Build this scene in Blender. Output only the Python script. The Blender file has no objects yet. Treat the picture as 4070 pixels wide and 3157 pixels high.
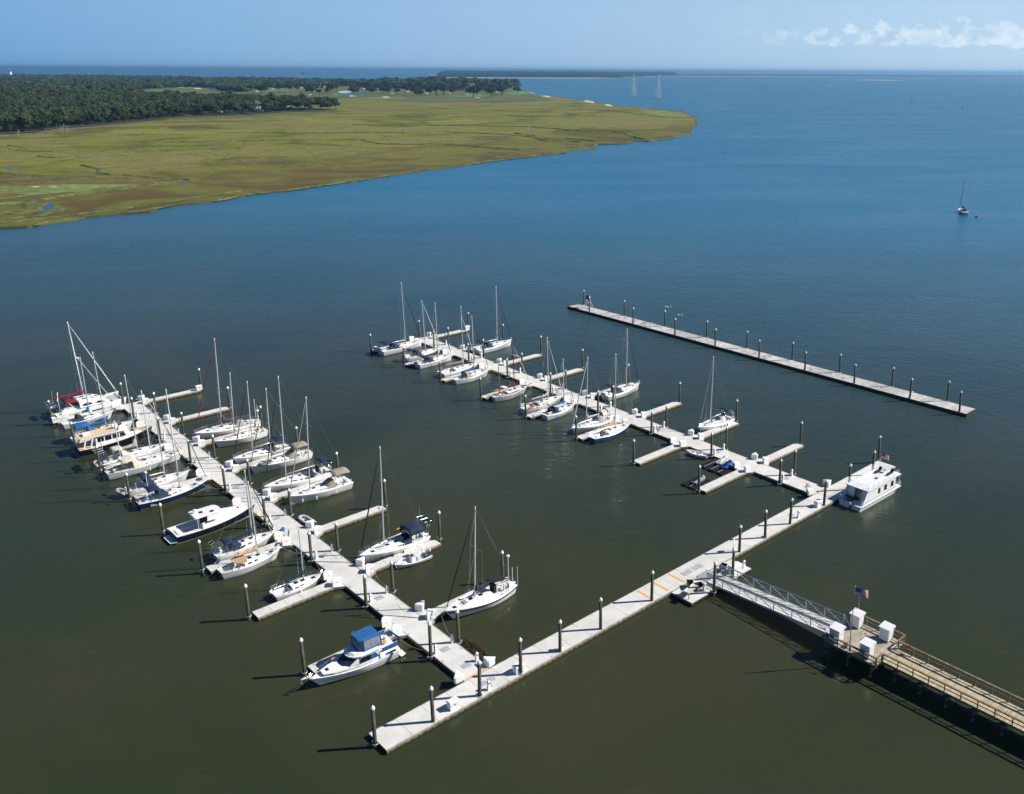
import bpy, bmesh, math, random
import numpy as np
from mathutils import Vector, Matrix, noise as mnoise
from mathutils.geometry import tessellate_polygon
R=math.radians; PI=math.pi
rnd=random.Random(7)
sc=bpy.context.scene
# ------------------------------------------------------------------ camera
HAZE=6.5e-5
H0=64.0; FPX=3650.0; PCX=2415.735; PCY=1345.0; PHI=0.0053636518; TH=0.2837224
cd=bpy.data.cameras.new('camera'); cam=bpy.data.objects.new('camera',cd); sc.collection.objects.link(cam); sc.camera=cam
cd.sensor_width=36; cd.lens=36*FPX/4070; cd.shift_x=(2035-PCX)/4070; cd.shift_y=-(1578.5-PCY)/4070
cd.clip_start=1; cd.clip_end=200000
Rv=Vector((1,0,0)); Dv=Vector((0,-math.sin(TH),-math.cos(TH))); Fv=Vector((0,math.cos(TH),-math.sin(TH)))
right=math.cos(PHI)*Rv-math.sin(PHI)*Dv; down=math.sin(PHI)*Rv+math.cos(PHI)*Dv
M=Matrix.Identity(4)
for i in range(3): M[i][0]=right[i]; M[i][1]=-down[i]; M[i][2]=-Fv[i]; M[i][3]=(0,0,H0)[i]
cam.matrix_world=M
# ------------------------------------------------------------------ sky and sun
SUN_EL=40.0; SUN_AZ=7.5           # azimuth counted from +X towards +Y
w=bpy.data.worlds.new('World'); sc.world=w; w.use_nodes=True
nt=w.node_tree; N=nt.nodes; Lk=nt.links; N.clear()
def nd(T,tree=None,**k):
    n=(tree or nt).nodes.new(T)
    for a,b in k.items(): setattr(n,a,b)
    return n
def mth(op,a,b=None,c=None,tree=None,clamp=False):
    t=tree or nt; n=nd('ShaderNodeMath',t,operation=op,use_clamp=clamp)
    for i,v in enumerate((a,b,c)):
        if v is None: continue
        if isinstance(v,(int,float)): n.inputs[i].default_value=v
        else: t.links.new(v,n.inputs[i])
    return n.outputs[0]
def rng(v,a,b,c,d,tree=None,smooth=False):
    t=tree or nt; n=nd('ShaderNodeMapRange',t); 
    if smooth: n.interpolation_type='SMOOTHSTEP'
    t.links.new(v,n.inputs[0])
    for i,x in enumerate((a,b,c,d)): n.inputs[i+1].default_value=x
    return n.outputs[0]
def mixc(f,a,b,tree=None,blend='MIX'):
    t=tree or nt; n=nd('ShaderNodeMix',t,data_type='RGBA',blend_type=blend)
    for i,v in ((0,f),(6,a),(7,b)):
        if isinstance(v,(int,float)): n.inputs[i].default_value=v
        elif isinstance(v,tuple): n.inputs[i].default_value=v+(1,) if len(v)==3 else v
        else: t.links.new(v,n.inputs[i])
    return n.outputs[2]
sky=nd('ShaderNodeTexSky',sky_type='NISHITA'); sky.sun_disc=False
sky.sun_elevation=R(SUN_EL); sky.sun_rotation=R(90-SUN_AZ); sky.altitude=0; sky.air_density=1.0; sky.dust_density=0.2; sky.ozone_density=2.0
tc=nd('ShaderNodeTexCoord'); sx=nd('ShaderNodeSeparateXYZ'); Lk.new(tc.outputs['Generated'],sx.inputs[0])
az=mth('ARCTAN2',sx.outputs[0],sx.outputs[1]); el=sx.outputs[2]
cv=nd('ShaderNodeCombineXYZ'); Lk.new(mth('MULTIPLY',az,62.0),cv.inputs[0]); Lk.new(mth('MULTIPLY',el,78.0),cv.inputs[1])
def wn(scale,detail,off):
    n=nd('ShaderNodeTexNoise'); n.inputs['Scale'].default_value=scale; n.inputs['Detail'].default_value=detail; n.inputs['Roughness'].default_value=0.55
    o=nd('ShaderNodeVectorMath',operation='ADD'); Lk.new(cv.outputs[0],o.inputs[0]); o.inputs[1].default_value=off; Lk.new(o.outputs[0],n.inputs['Vector']); return n.outputs['Fac']
band=mth('MULTIPLY',rng(el,0.019,0.028,0,1,smooth=True),rng(el,0.036,0.058,1,0,smooth=True))
azm=rng(az,0.10,0.42,0.0,1.0,smooth=True)
cl=mth('ADD',wn(0.95,8,(2.4,7.2,1.3)),mth('MULTIPLY',azm,0.16))
cl=mth('ADD',cl,mth('MULTIPLY',mth('SUBTRACT',band,1.0),0.35))
cmask=mth('MULTIPLY',rng(cl,0.475,0.62,0,1,smooth=True),rng(az,0.10,0.26,0.0,0.54,smooth=True))
veil=mth('MULTIPLY',mth('MULTIPLY',rng(el,0.0,0.03,0.6,1),rng(el,0.05,0.14,1,0,smooth=True)),mth('MULTIPLY',rng(wn(0.35,3,(9.3,1.7,2)),0.4,0.7,0,1,smooth=True),rng(az,0.0,0.3,0,0.22,smooth=True)))
shade=rng(wn(1.3,4,(3.3,7.4,0.5)),0.35,0.65,0.0,1.0)
ccol=mixc(shade,(5.4,6.9,8.3),(8.0,8.6,9.1))
azg=rng(az,-0.75,0.48,0,1)
lowl=mixc(rng(el,0.0,0.09,0,1),(1.0,2.9,5.6),(1.6,3.5,6.2)); lowr=mixc(rng(el,0.0,0.09,0,1),(4.7,6.2,7.6),(4.2,5.9,7.6))
low=mixc(azg,lowl,lowr); hi=mixc(1.0,sky.outputs[0],(0.19,0.36,0.57),blend='MULTIPLY')
base=mixc(rng(el,0.055,0.22,1,0,smooth=True),hi,low)
c1=mixc(veil,base,(4.8,6.2,7.8)); c2=mixc(cmask,c1,ccol)
bg=nd('ShaderNodeBackground'); bg.inputs[1].default_value=0.085; wo=nd('ShaderNodeOutputWorld')
Lk.new(c2,bg.inputs[0]); Lk.new(bg.outputs[0],wo.inputs[0])
sl=bpy.data.lights.new('sun','SUN'); sl.energy=5.0; sl.angle=R(0.55); sl.color=(1.0,0.955,0.88)
so=bpy.data.objects.new('sun',sl); sc.collection.objects.link(so)
sd=Vector((math.cos(R(SUN_EL))*math.cos(R(SUN_AZ)),math.cos(R(SUN_EL))*math.sin(R(SUN_AZ)),math.sin(R(SUN_EL))))
so.rotation_euler=sd.to_track_quat('Z','Y').to_euler(); so.location=(60,0,120)
vs=sc.view_settings; vs.view_transform='Standard'; vs.look='None'; vs.exposure=0.45; vs.gamma=1; vs.use_curve_mapping=False
sc.render.filter_size=1.2; sc.render.engine='CYCLES'; sc.cycles.max_bounces=6; sc.cycles.volume_bounces=0; sc.cycles.transparent_max_bounces=8
# ------------------------------------------------------------------ survey helpers
def G(x,y,z=0.0):
    'where the sight line through photo point (x,y) meets the level z'
    a,b=x-PCX,y-PCY; c,s=math.cos(PHI),math.sin(PHI); a,b=a*c+b*s,-a*s+b*c
    r=(a,FPX*math.cos(TH)-b*math.sin(TH),-FPX*math.sin(TH)-b*math.cos(TH)); t=(z-H0)/r[2]
    return (r[0]*t,r[1]*t)
def horizon(x): return 265.6+0.00536*(x-0)+0.0015*x
AX=R(44.2); E2=Vector((math.cos(AX),math.sin(AX),0)); E1=Vector((-math.sin(AX),math.cos(AX),0)); OR=Vector((-21.2487,74.3506,0))
def dw(b,a,z=0.0): return OR+E2*b+E1*a+Vector((0,0,z))     # marina frame: b along the entry walkway, a along the trunk docks
# ------------------------------------------------------------------ materials
MATS={}
def mat(name,col,rough=0.5,metal=0.0,var=0.0,scale=1.0,col2=None,bump=0.0,bscale=None,island=0.0,spec=0.5,alpha=None,trans=0,stretch=None,clear=0):
    if name in MATS: return MATS[name]
    m=bpy.data.materials.new(name); m.use_nodes=True; t=m.node_tree; p=t.nodes['Principled BSDF']
    p.inputs['Roughness'].default_value=rough; p.inputs['Metallic'].default_value=metal; p.inputs['Specular IOR Level'].default_value=spec
    if clear: p.inputs['Coat Weight'].default_value=clear; p.inputs['Coat Roughness'].default_value=0.1
    src=None
    if var or col2:
        tcn=nd('ShaderNodeTexCoord',t); v=tcn.outputs['Object']
        if stretch:
            mp=nd('ShaderNodeMapping',t); mp.inputs['Scale'].default_value=stretch; t.links.new(v,mp.inputs[0]); v=mp.outputs[0]
        n=nd('ShaderNodeTexNoise',t); n.inputs['Scale'].default_value=scale; n.inputs['Detail'].default_value=5; n.inputs['Roughness'].default_value=0.6
        t.links.new(v,n.inputs['Vector'])
        c2=col2 or tuple(x*(1-var) for x in col)
        src=mixc(rng(n.outputs['Fac'],0.38,0.62,0,1,t,True),col,c2,t)
        if island:
            g=nd('ShaderNodeNewGeometry',t); src=mixc(1.0,src,mixc(g.outputs['Random Per Island'],(1-island,)*3,(1+island*0.3,)*3,t),t,'MULTIPLY')
        t.links.new(src,p.inputs['Base Color'])
        if bump:
            bn=nd('ShaderNodeBump',t); bn.inputs['Strength'].default_value=bump; bn.inputs['Distance'].default_value=0.03
            n2=nd('ShaderNodeTexNoise',t); n2.inputs['Scale'].default_value=bscale or scale*4; n2.inputs['Detail'].default_value=4; t.links.new(v,n2.inputs['Vector'])
            t.links.new(n2.outputs['Fac'],bn.inputs['Height']); t.links.new(bn.outputs[0],p.inputs['Normal'])
    else: p.inputs['Base Color'].default_value=col+(1,)
    MATS[name]=m; return m
gel=mat('white_gelcoat',(0.80,0.80,0.79),0.22,var=0.06,scale=0.8,col2=(0.74,0.74,0.71),clear=0.3)
dekw=mat('white_deck',(0.78,0.775,0.75),0.55,var=0.08,scale=1.5,col2=(0.70,0.69,0.66))
cabw=mat('white_cabin',(0.80,0.80,0.78),0.35,var=0.05,scale=2,col2=(0.76,0.755,0.73))
well=mat('cockpit_grey',(0.55,0.56,0.56),0.6,var=0.1,scale=3)
bluehull=mat('dark_blue_hull',(0.006,0.035,0.125),0.15,var=0.2,scale=0.7,clear=0.5)
navyhull=mat('navy_hull',(0.006,0.012,0.028),0.15,var=0.2,scale=0.7,clear=0.5)
oldblue=mat('chalky_blue_hull',(0.03,0.095,0.23),0.5,scale=1.2,col2=(0.018,0.055,0.14))
alu=mat('aluminium',(0.78,0.78,0.77),0.35,0.35,var=0.1,scale=3)
whitespar=mat('white_spar',(0.82,0.82,0.80),0.3,var=0.05,scale=2)
steel=mat('stainless',(0.75,0.76,0.78),0.2,0.8,var=0.1,scale=5)
glass=mat('dark_window',(0.012,0.014,0.018),0.06,var=0.3,scale=2)
rope=mat('rope',(0.35,0.33,0.26),0.9,var=0.2,scale=6)
yrope=mat('yellow_rope',(0.55,0.42,0.06),0.9,var=0.2,scale=6)
black=mat('black_rubber',(0.012,0.012,0.013),0.6,var=0.3,scale=5)
CAN={}
for k,c in dict(navy=(0.004,0.019,0.052),blue=(0.010,0.105,0.31),maroon=(0.17,0.012,0.028),plum=(0.10,0.045,0.06),tan=(0.55,0.36,0.20),taupe=(0.33,0.28,0.23),cream=(0.62,0.58,0.47),grey=(0.42,0.42,0.40),black=(0.012,0.013,0.018),white=(0.78,0.78,0.76),teal=(0.01,0.09,0.15),orange=(0.75,0.2,0.03),yellow=(0.75,0.5,0.04),red=(0.45,0.02,0.02),green=(0.45,0.55,0.36)).items():
    CAN[k]=mat('canvas_'+k,c,0.85,scale=3,col2=tuple(x*0.72 for x in c),bump=0.5,bscale=5)
teak=mat('teak',(0.34,0.17,0.075),0.6,scale=2,col2=(0.22,0.10,0.05))
teakdeck=mat('teak_deck',(0.68,0.53,0.33),0.7,scale=2,col2=(0.60,0.46,0.28),stretch=(0.4,8,1))
wood_brown=mat('varnished_mast',(0.16,0.045,0.02),0.4,var=0.3,scale=3)
tanmast=mat('buff_mast',(0.50,0.20,0.04),0.4,var=0.2,scale=3)
stripe={k:mat('stripe_'+k,c,0.4,var=0.1,scale=2) for k,c in dict(navy=(0.01,0.02,0.06),blue=(0.02,0.08,0.3),red=(0.25,0.02,0.02),black=(0.012,0.012,0.014),yellow=(0.62,0.42,0.05),teal=(0.05,0.2,0.25),brown=(0.15,0.05,0.03),grey=(0.2,0.22,0.25),bronze=(0.25,0.1,0.05)).items()}
conc=mat('dock_concrete',(0.63,0.615,0.575),0.85,scale=0.6,col2=(0.56,0.55,0.515),bump=0.15,bscale=14,island=0.07)
concf=mat('finger_concrete',(0.63,0.615,0.575),0.85,scale=0.7,col2=(0.55,0.54,0.505),bump=0.15,bscale=14,island=0.06)
edge=mat('dock_edge',(0.40,0.40,0.36),0.8,scale=1.5,col2=(0.26,0.26,0.23))
waler=mat('timber_waler',(0.22,0.16,0.10),0.85,scale=2,col2=(0.12,0.09,0.06))
bolt=mat('bolt_dark',(0.05,0.045,0.04),0.6,var=0.2,scale=3)
floatm=mat('float_dark',(0.02,0.02,0.018),0.8,scale=3,col2=(0.035,0.035,0.025))
pilem=mat('treated_pile',(0.085,0.085,0.047),0.8,scale=2.5,col2=(0.032,0.042,0.026),bump=0.6,bscale=7,stretch=(3,3,0.35))
def tideband(m):
    t=m.node_tree; p=t.nodes['Principled BSDF']; l=p.inputs['Base Color'].links[0]; src=l.from_socket; tcn=nd('ShaderNodeTexCoord',t); sp=nd('ShaderNodeSeparateXYZ',t); t.links.new(tcn.outputs['Object'],sp.inputs[0])
    n=nd('ShaderNodeTexNoise',t); n.inputs['Scale'].default_value=6; t.links.new(tcn.outputs['Object'],n.inputs['Vector']); z=mth('ADD',sp.outputs[2],mth('MULTIPLY',n.outputs['Fac'],0.5,tree=t),tree=t)
    c=mixc(rng(z,0.75,1.15,1,0,t,True),src,(0.022,0.03,0.014),t); b=mth('MULTIPLY',rng(z,0.25,0.4,0,1,t),rng(z,0.55,0.72,1,0,t),tree=t); c=mixc(mth('MULTIPLY',b,0.6,tree=t),c,(0.22,0.21,0.17),t); t.links.new(c,p.inputs['Base Color'])
tideband(pilem)
def stains(m,sc1=0.25):
    t=m.node_tree; p=t.nodes['Principled BSDF']; src=p.inputs['Base Color'].links[0].from_socket; g=nd('ShaderNodeNewGeometry',t)
    a=nd('ShaderNodeTexNoise',t); a.inputs['Scale'].default_value=sc1*4; a.inputs['Detail'].default_value=6; a.inputs['Roughness'].default_value=.7; t.links.new(g.outputs['Position'],a.inputs['Vector'])
    b=nd('ShaderNodeTexNoise',t); b.inputs['Scale'].default_value=3.2; b.inputs['Detail'].default_value=2; t.links.new(g.outputs['Position'],b.inputs['Vector'])
    c=mixc(rng(a.outputs['Fac'],0.56,0.74,0,0.32,t,True),src,(0.40,0.38,0.33),t); c=mixc(rng(b.outputs['Fac'],0.72,0.76,0,0.7,t),c,(0.78,0.78,0.76),t); t.links.new(c,p.inputs['Base Color'])
stains(conc); stains(concf)
capm=mat('white_pile_cap',(0.80,0.80,0.80),0.4,var=0.05,scale=3)
galv=mat('galvanised',(0.45,0.47,0.46),0.5,0.4,var=0.2,scale=5)
boxw=mat('dock_box_white',(0.80,0.80,0.79),0.4,scale=2,col2=(0.72,0.72,0.70))
greyp=mat('grey_plate',(0.30,0.31,0.33),0.8,scale=4,col2=(0.40,0.41,0.43))
orangep=mat('orange_paint',(0.78,0.33,0.02),0.7,scale=3,col2=(0.65,0.28,0.04))
pierw=mat('pier_plank',(0.50,0.42,0.27),0.9,scale=1.3,col2=(0.38,0.32,0.21),island=0.25)
pierold=mat('pier_plank_grey',(0.40,0.35,0.28),0.9,scale=1.3,col2=(0.30,0.265,0.215),island=0.25)
railw=mat('rail_timber',(0.22,0.17,0.095),0.9,scale=2,col2=(0.13,0.10,0.06))
outerw=mat('weathered_plank',(0.52,0.51,0.49),0.95,scale=0.9,col2=(0.38,0.37,0.355),island=0.22)
redm=mat('red_gloss',(0.42,0.015,0.02),0.4,var=0.1,scale=3)
bluev=mat('blue_gloss',(0.015,0.08,0.42),0.25,var=0.1,scale=3)
silver=mat('silver_cover',(0.5,0.52,0.55),0.5,var=0.2,scale=3)
skin=mat('skin',(0.42,0.24,0.16),0.6,var=0.1,scale=8)
tube_grey=mat('hypalon_grey',(0.42,0.44,0.47),0.6,var=0.1,scale=3)
stains(outerw,0.5)
# ------------------------------------------------------------------ mesh builder
class MB:
    def __init__(s): s.v=[]; s.f=[]; s.mi=[]
    def add(s,vs,fs,mi=0):
        o=len(s.v); s.v+= [tuple(x) for x in vs]; s.f+=[tuple(i+o for i in f) for f in fs]; s.mi+=[mi]*len(fs); return s
    def box(s,x0,x1,y0,y1,z0,z1,mi=0):
        return s.add([(x0,y0,z0),(x1,y0,z0),(x1,y1,z0),(x0,y1,z0),(x0,y0,z1),(x1,y0,z1),(x1,y1,z1),(x0,y1,z1)],[(0,3,2,1),(4,5,6,7),(0,1,5,4),(1,2,6,5),(2,3,7,6),(3,0,4,7)],mi)
    def prism(s,poly,z0,z1,mi=0,top=None):
        n=len(poly); tp=top or poly
        return s.add([(x,y,z0) for x,y in poly]+[(x,y,z1) for x,y in tp],[tuple(range(n-1,-1,-1)),tuple(range(n,2*n))]+[(i,(i+1)%n,n+(i+1)%n,n+i) for i in range(n)],mi)
    def loft(s,rings,closed=True,cap=True,mi=0):
        n=len(rings[0]); vs=[p for r in rings for p in r]; fs=[]
        for k in range(len(rings)-1):
            for i in range(n if closed else n-1):
                j=(i+1)%n; fs.append((k*n+i,k*n+j,(k+1)*n+j,(k+1)*n+i))
        if cap and closed: fs+=[tuple(range(n-1,-1,-1)),tuple((len(rings)-1)*n+i for i in range(n))]
        return s.add(vs,fs,mi)
    def path(s,pts,r,n=6,mi=0,closed=False):
        P=[Vector(p) for p in pts]; rr=r if isinstance(r,(list,tuple)) else [r]*len(P); rings=[]
        for i,p in enumerate(P):
            if closed: d=P[(i+1)%len(P)]-P[i-1]
            else: d=P[min(i+1,len(P)-1)]-P[max(i-1,0)]
            d.normalize(); u=Vector((0,0,1)) if abs(d.z)<0.9 else Vector((1,0,0)); a=d.cross(u).normalized(); b=d.cross(a)
            rings.append([p+(a*math.cos(2*PI*k/n)+b*math.sin(2*PI*k/n))*rr[i] for k in range(n)])
        if closed: rings.append(rings[0])
        return s.loft(rings,True,not closed,mi)
    def tube(s,p,q,r,r2=None,n=6,mi=0): return s.path([p,q],[r,r2 if r2 is not None else r],n,mi)
    def ball(s,c,r,rz=None,nu=8,nv=5,mi=0,rx=None):
        rz=rz or r; rx=rx or r; rings=[]
        for j in range(1,nv): 
            t=PI*j/nv; rings.append([(c[0]+rx*math.sin(t)*math.cos(2*PI*k/nu),c[1]+r*math.sin(t)*math.sin(2*PI*k/nu),c[2]-rz*math.cos(t)) for k in range(nu)])
        return s.loft(rings,True,True,mi)
    def build(s,name,m,parent=None,smooth=False,recalc=True):
        me=bpy.data.meshes.new(name); me.from_pydata(s.v,[],s.f)
        ms=m if isinstance(m,(list,tuple)) else [m]
        for x in ms: me.materials.append(x)
        if len(ms)>1: me.polygons.foreach_set('material_index',s.mi)
        if recalc:
            bm=bmesh.new(); bm.from_mesh(me); bmesh.ops.recalc_face_normals(bm,faces=bm.faces); bm.to_mesh(me); bm.free()
        if smooth: me.polygons.foreach_set('use_smooth',[True]*len(me.polygons))
        me.update(); o=bpy.data.objects.new(name,me); sc.collection.objects.link(o)
        if parent: o.parent=parent
        return o
LONG=set()
def tag(o,label=None,cat=None,group=None,kind=None):
    if label:
        o['label']=label
        if len(label.split())>16 and label not in LONG: LONG.add(label); print('LONG',len(label.split()),label)
    if cat: o['category']=cat
    if group: o['group']=group
    if kind: o['kind']=kind
    return o
def thing(name,label,cat,loc,rot=0.0,group=None):
    o=bpy.data.objects.new(name,None); sc.collection.objects.link(o); o.empty_display_size=0.3
    o.location=loc; o.rotation_euler=(0,0,rot); return tag(o,label,cat,group)
def dthing(name,label,cat,b,a,z=0.0,deg=0.0,group=None): return thing(name,label,cat,dw(b,a,z),AX+R(deg),group)
def dup(root,loc=None,rot=None,label=None,group=None):
    kids={}
    for o in bpy.data.objects:
        if o.parent: kids.setdefault(o.parent.name,[]).append(o)
    def cp(o,par):
        c=o.copy(); sc.collection.objects.link(c); c.parent=par
        for k in kids.get(o.name,[]): cp(k,c)
        return c
    r=cp(root,None)
    if loc is not None: r.location=loc
    if rot is not None: r.rotation_euler=(0,0,rot)
    if label: r['label']=label
    if group: r['group']=group
    return r
ORD=['first','second','third','fourth','fifth','sixth','seventh','eighth','ninth','tenth','eleventh','twelfth']
# ================================================================== SETTING
def custom(name):
    m=bpy.data.materials.new(name); m.use_nodes=True; return m,m.node_tree,m.node_tree.nodes['Principled BSDF']
def noise_node(t,v,scale,detail=4,rough=0.55,stretch=None,dist=0):
    if stretch:
        mp=nd('ShaderNodeMapping',t); mp.inputs['Scale'].default_value=stretch; t.links.new(v,mp.inputs[0]); v=mp.outputs[0]
    n=nd('ShaderNodeTexNoise',t); n.inputs['Scale'].default_value=scale; n.inputs['Detail'].default_value=detail; n.inputs['Roughness'].default_value=rough; n.inputs['Distortion'].default_value=dist
    t.links.new(v,n.inputs['Vector']); return n.outputs['Fac']
wm,t,p=custom('river_water')
g=nd('ShaderNodeNewGeometry',t); pos=g.outputs['Position']; sp=nd('ShaderNodeSeparateXYZ',t); t.links.new(pos,sp.inputs[0]); Y=sp.outputs[1]; X=sp.outputs[0]
mur=noise_node(t,pos,0.014,5,0.55,dist=0.8)
fine=noise_node(t,pos,0.12,5,0.6,dist=1.0)
silt=mixc(rng(mur,0.35,0.65,0,1,t,True),(0.025,0.033,0.014),(0.038,0.041,0.019),t)
silt=mixc(rng(fine,0.5,0.8,0,0.35,t,True),silt,(0.045,0.045,0.021),t)
skyrefl=mixc(rng(mth('ADD',Y,mth('MULTIPLY',X,0.30,tree=t),tree=t),95,520,0,1,t,True),silt,(0.016,0.118,0.212),t)  # sky reflection on the far water painted in as a blue base colour
t.links.new(skyrefl,p.inputs['Base Color'])
gust=noise_node(t,pos,0.006,5,0.6,stretch=(1.0,3.0,1.0),dist=0.6)
near_far=rng(Y,80,700,0,1,t,True)
rgh=mth('ADD',rng(near_far,0,1,0.22,0.30,t),rng(gust,0.38,0.62,-0.03,0.03,t),tree=t)
t.links.new(rgh,p.inputs['Roughness']); p.inputs['IOR'].default_value=1.333
wv=nd('ShaderNodeTexWave',t,wave_type='BANDS',bands_direction='DIAGONAL'); wv.inputs['Scale'].default_value=0.22; wv.inputs['Distortion'].default_value=9; wv.inputs['Detail'].default_value=4; wv.inputs['Detail Scale'].default_value=1.3
mpw=nd('ShaderNodeMapping',t); mpw.inputs['Rotation'].default_value=(0,0,R(28)); mpw.inputs['Scale'].default_value=(0.45,1.3,1); t.links.new(pos,mpw.inputs[0]); t.links.new(mpw.outputs[0],wv.inputs['Vector'])
r1=noise_node(t,pos,0.75,5,0.62,stretch=(0.55,1.5,1),dist=0.5); r2=noise_node(t,pos,0.085,3,0.5,stretch=(0.6,1.8,1))
h=mth('ADD',mth('MULTIPLY',r1,0.085,tree=t),mth('ADD',mth('MULTIPLY',wv.outputs['Fac'],0.020,tree=t),mth('MULTIPLY',r2,0.10,tree=t),tree=t),tree=t)
amp=mth('MULTIPLY',rng(mth('ADD',Y,mth('MULTIPLY',X,0.4,tree=t),tree=t),70,380,0.42,1.5,t,True),rng(gust,0.35,0.65,0.85,1.12,t),tree=t)
bn=nd('ShaderNodeBump',t); bn.inputs['Distance'].default_value=1.0; t.links.new(mth('MULTIPLY',h,amp,tree=t),bn.inputs['Height']); bn.inputs['Strength'].default_value=1.0
t.links.new(bn.outputs[0],p.inputs['Normal'])
W=60000
wa=MB().add([(-W,-300,0),(W,-300,0),(W,W,0),(-W,W,0)],[(0,1,2,3)]).build('water',wm,recalc=False); tag(wa,'grey green river water with blue sky reflection painted in towards the open sound','water',kind='structure')
# marsh -------------------------------------------------------------
shore=[(-400,950),(0,904),(137,897),(316,862),(440,851),(563,842),(696,814),(861,798),(1000,771),(1140,757),(1340,729),(1520,701),(1700,671),(1821,659),(1942,642),(2123,620),(2238,609),(2246,599),(2354,590),(2367,574),(2480,571),(2524,560),(2579,561),(2656,552),(2700,540),(2744,530),(2747,513),(2769,497),(2766,475),(2780,469),(2738,458),(2705,442),(2640,438),(2579,431),(2486,425),(2431,417),(2354,409),(2321,398),(2249,390),(2172,381),(2118,371),(2085,359),(2057,350)]
back=[(1900,343),(1650,339),(1400,334),(1200,328),(900,323),(600,317),(300,311),(0,309),(-500,306)]
def sub(poly,step=30,jit=3.0,z=0.0):
    out=[]
    for i in range(len(poly)-1):
        a,b=poly[i],poly[i+1]; n=max(1,int(math.hypot(b[0]-a[0],b[1]-a[1])/step))
        for k in range(n):
            u=k/n; x=a[0]+(b[0]-a[0])*u; y=a[1]+(b[1]-a[1])*u; gx,gy=G(x,y,z); d=math.hypot(gx,gy)
            nx=mnoise.noise(Vector((gx*0.02,gy*0.02,0)))+0.5*mnoise.noise(Vector((gx*0.07,gy*0.07,3)))
            out.append((gx+nx*jit*2,gy+nx*jit))
    out.append(G(*poly[-1],z)); return out
def sheet(name,outline,z,m,skirt=0.0):
    tris=tessellate_polygon([[Vector((x,y,0)) for x,y in outline]]); n=len(outline)
    vs=[(x,y,z) for x,y in outline]; fs=[tuple(q) for q in tris]
    if skirt:
        vs+=[(x,y,z-skirt) for x,y in outline]; fs+=[(i,(i+1)%n,n+(i+1)%n,n+i) for i in range(n)]
    o=MB().add(vs,fs).build(name,m,recalc=True); return o
def gmat(name,stops,scale,dist=0.8,detail=7,mixf=None,bump=0.25,offs=0,stretch=None):
    m,t,p=custom(name); g=nd('ShaderNodeNewGeometry',t); pos=g.outputs['Position']
    a=noise_node(t,pos,scale,detail,0.62,stretch,dist)
    cr=nd('ShaderNodeValToRGB',t); t.links.new(a,cr.inputs[0]); e=cr.color_ramp.elements
    while len(e)<len(stops): e.new(0.5)
    for i,(q,c) in enumerate(stops): e[i].position=q; e[i].color=c+(1,)
    b=noise_node(t,pos,0.35,4,0.7); c=noise_node(t,pos,scale*6,4,0.6)
    k=mth('MULTIPLY',rng(b,0.3,0.7,0.60,1.34,t),rng(c,0.35,0.65,0.80,1.18,t),tree=t)
    cc=nd('ShaderNodeCombineXYZ',t); [t.links.new(k,cc.inputs[i]) for i in range(3)]
    col=mixc(1.0,cr.outputs[0],cc.outputs[0],t,'MULTIPLY'); t.links.new(col,p.inputs['Base Color'])
    p.inputs['Roughness'].default_value=0.95; p.inputs['Specular IOR Level'].default_value=0.15
    bn=nd('ShaderNodeBump',t); bn.inputs['Distance'].default_value=1.0; bn.inputs['Strength'].default_value=bump
    t.links.new(noise_node(t,pos,0.5,5,0.7),bn.inputs['Height']); t.links.new(bn.outputs[0],p.inputs['Normal'])
    return m,t,p,pos,col
marshm,t,p,pos,col=gmat('marsh_grass',[(0.30,(0.062,0.048,0.012)),(0.39,(0.092,0.086,0.014)),(0.46,(0.145,0.155,0.014)),(0.53,(0.185,0.170,0.045)),(0.62,(0.175,0.150,0.052)),(0.70,(0.150,0.170,0.018))],0.0058,dist=1.6)
rid=mth('ABSOLUTE',mth('SUBTRACT',noise_node(t,pos,0.007,6,0.6,dist=1.2),0.5,tree=t),tree=t); rid2=mth('ABSOLUTE',mth('SUBTRACT',noise_node(t,pos,0.016,5,0.6,dist=0.8),0.5,tree=t),tree=t)
ck=mth('MAXIMUM',rng(rid,0.003,0.014,0.55,0,t,True),rng(rid2,0.004,0.012,0.22,0,t,True),tree=t)
mott=noise_node(t,pos,0.035,5,0.65); col=mixc(rng(mott,0.45,0.65,0,0.55,t,True),col,(0.105,0.115,0.028),t); col=mixc(rng(mott,0.33,0.45,0.4,0,t,True),col,(0.21,0.19,0.10),t)
col=mixc(ck,col,(0.05,0.058,0.022),t)
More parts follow.
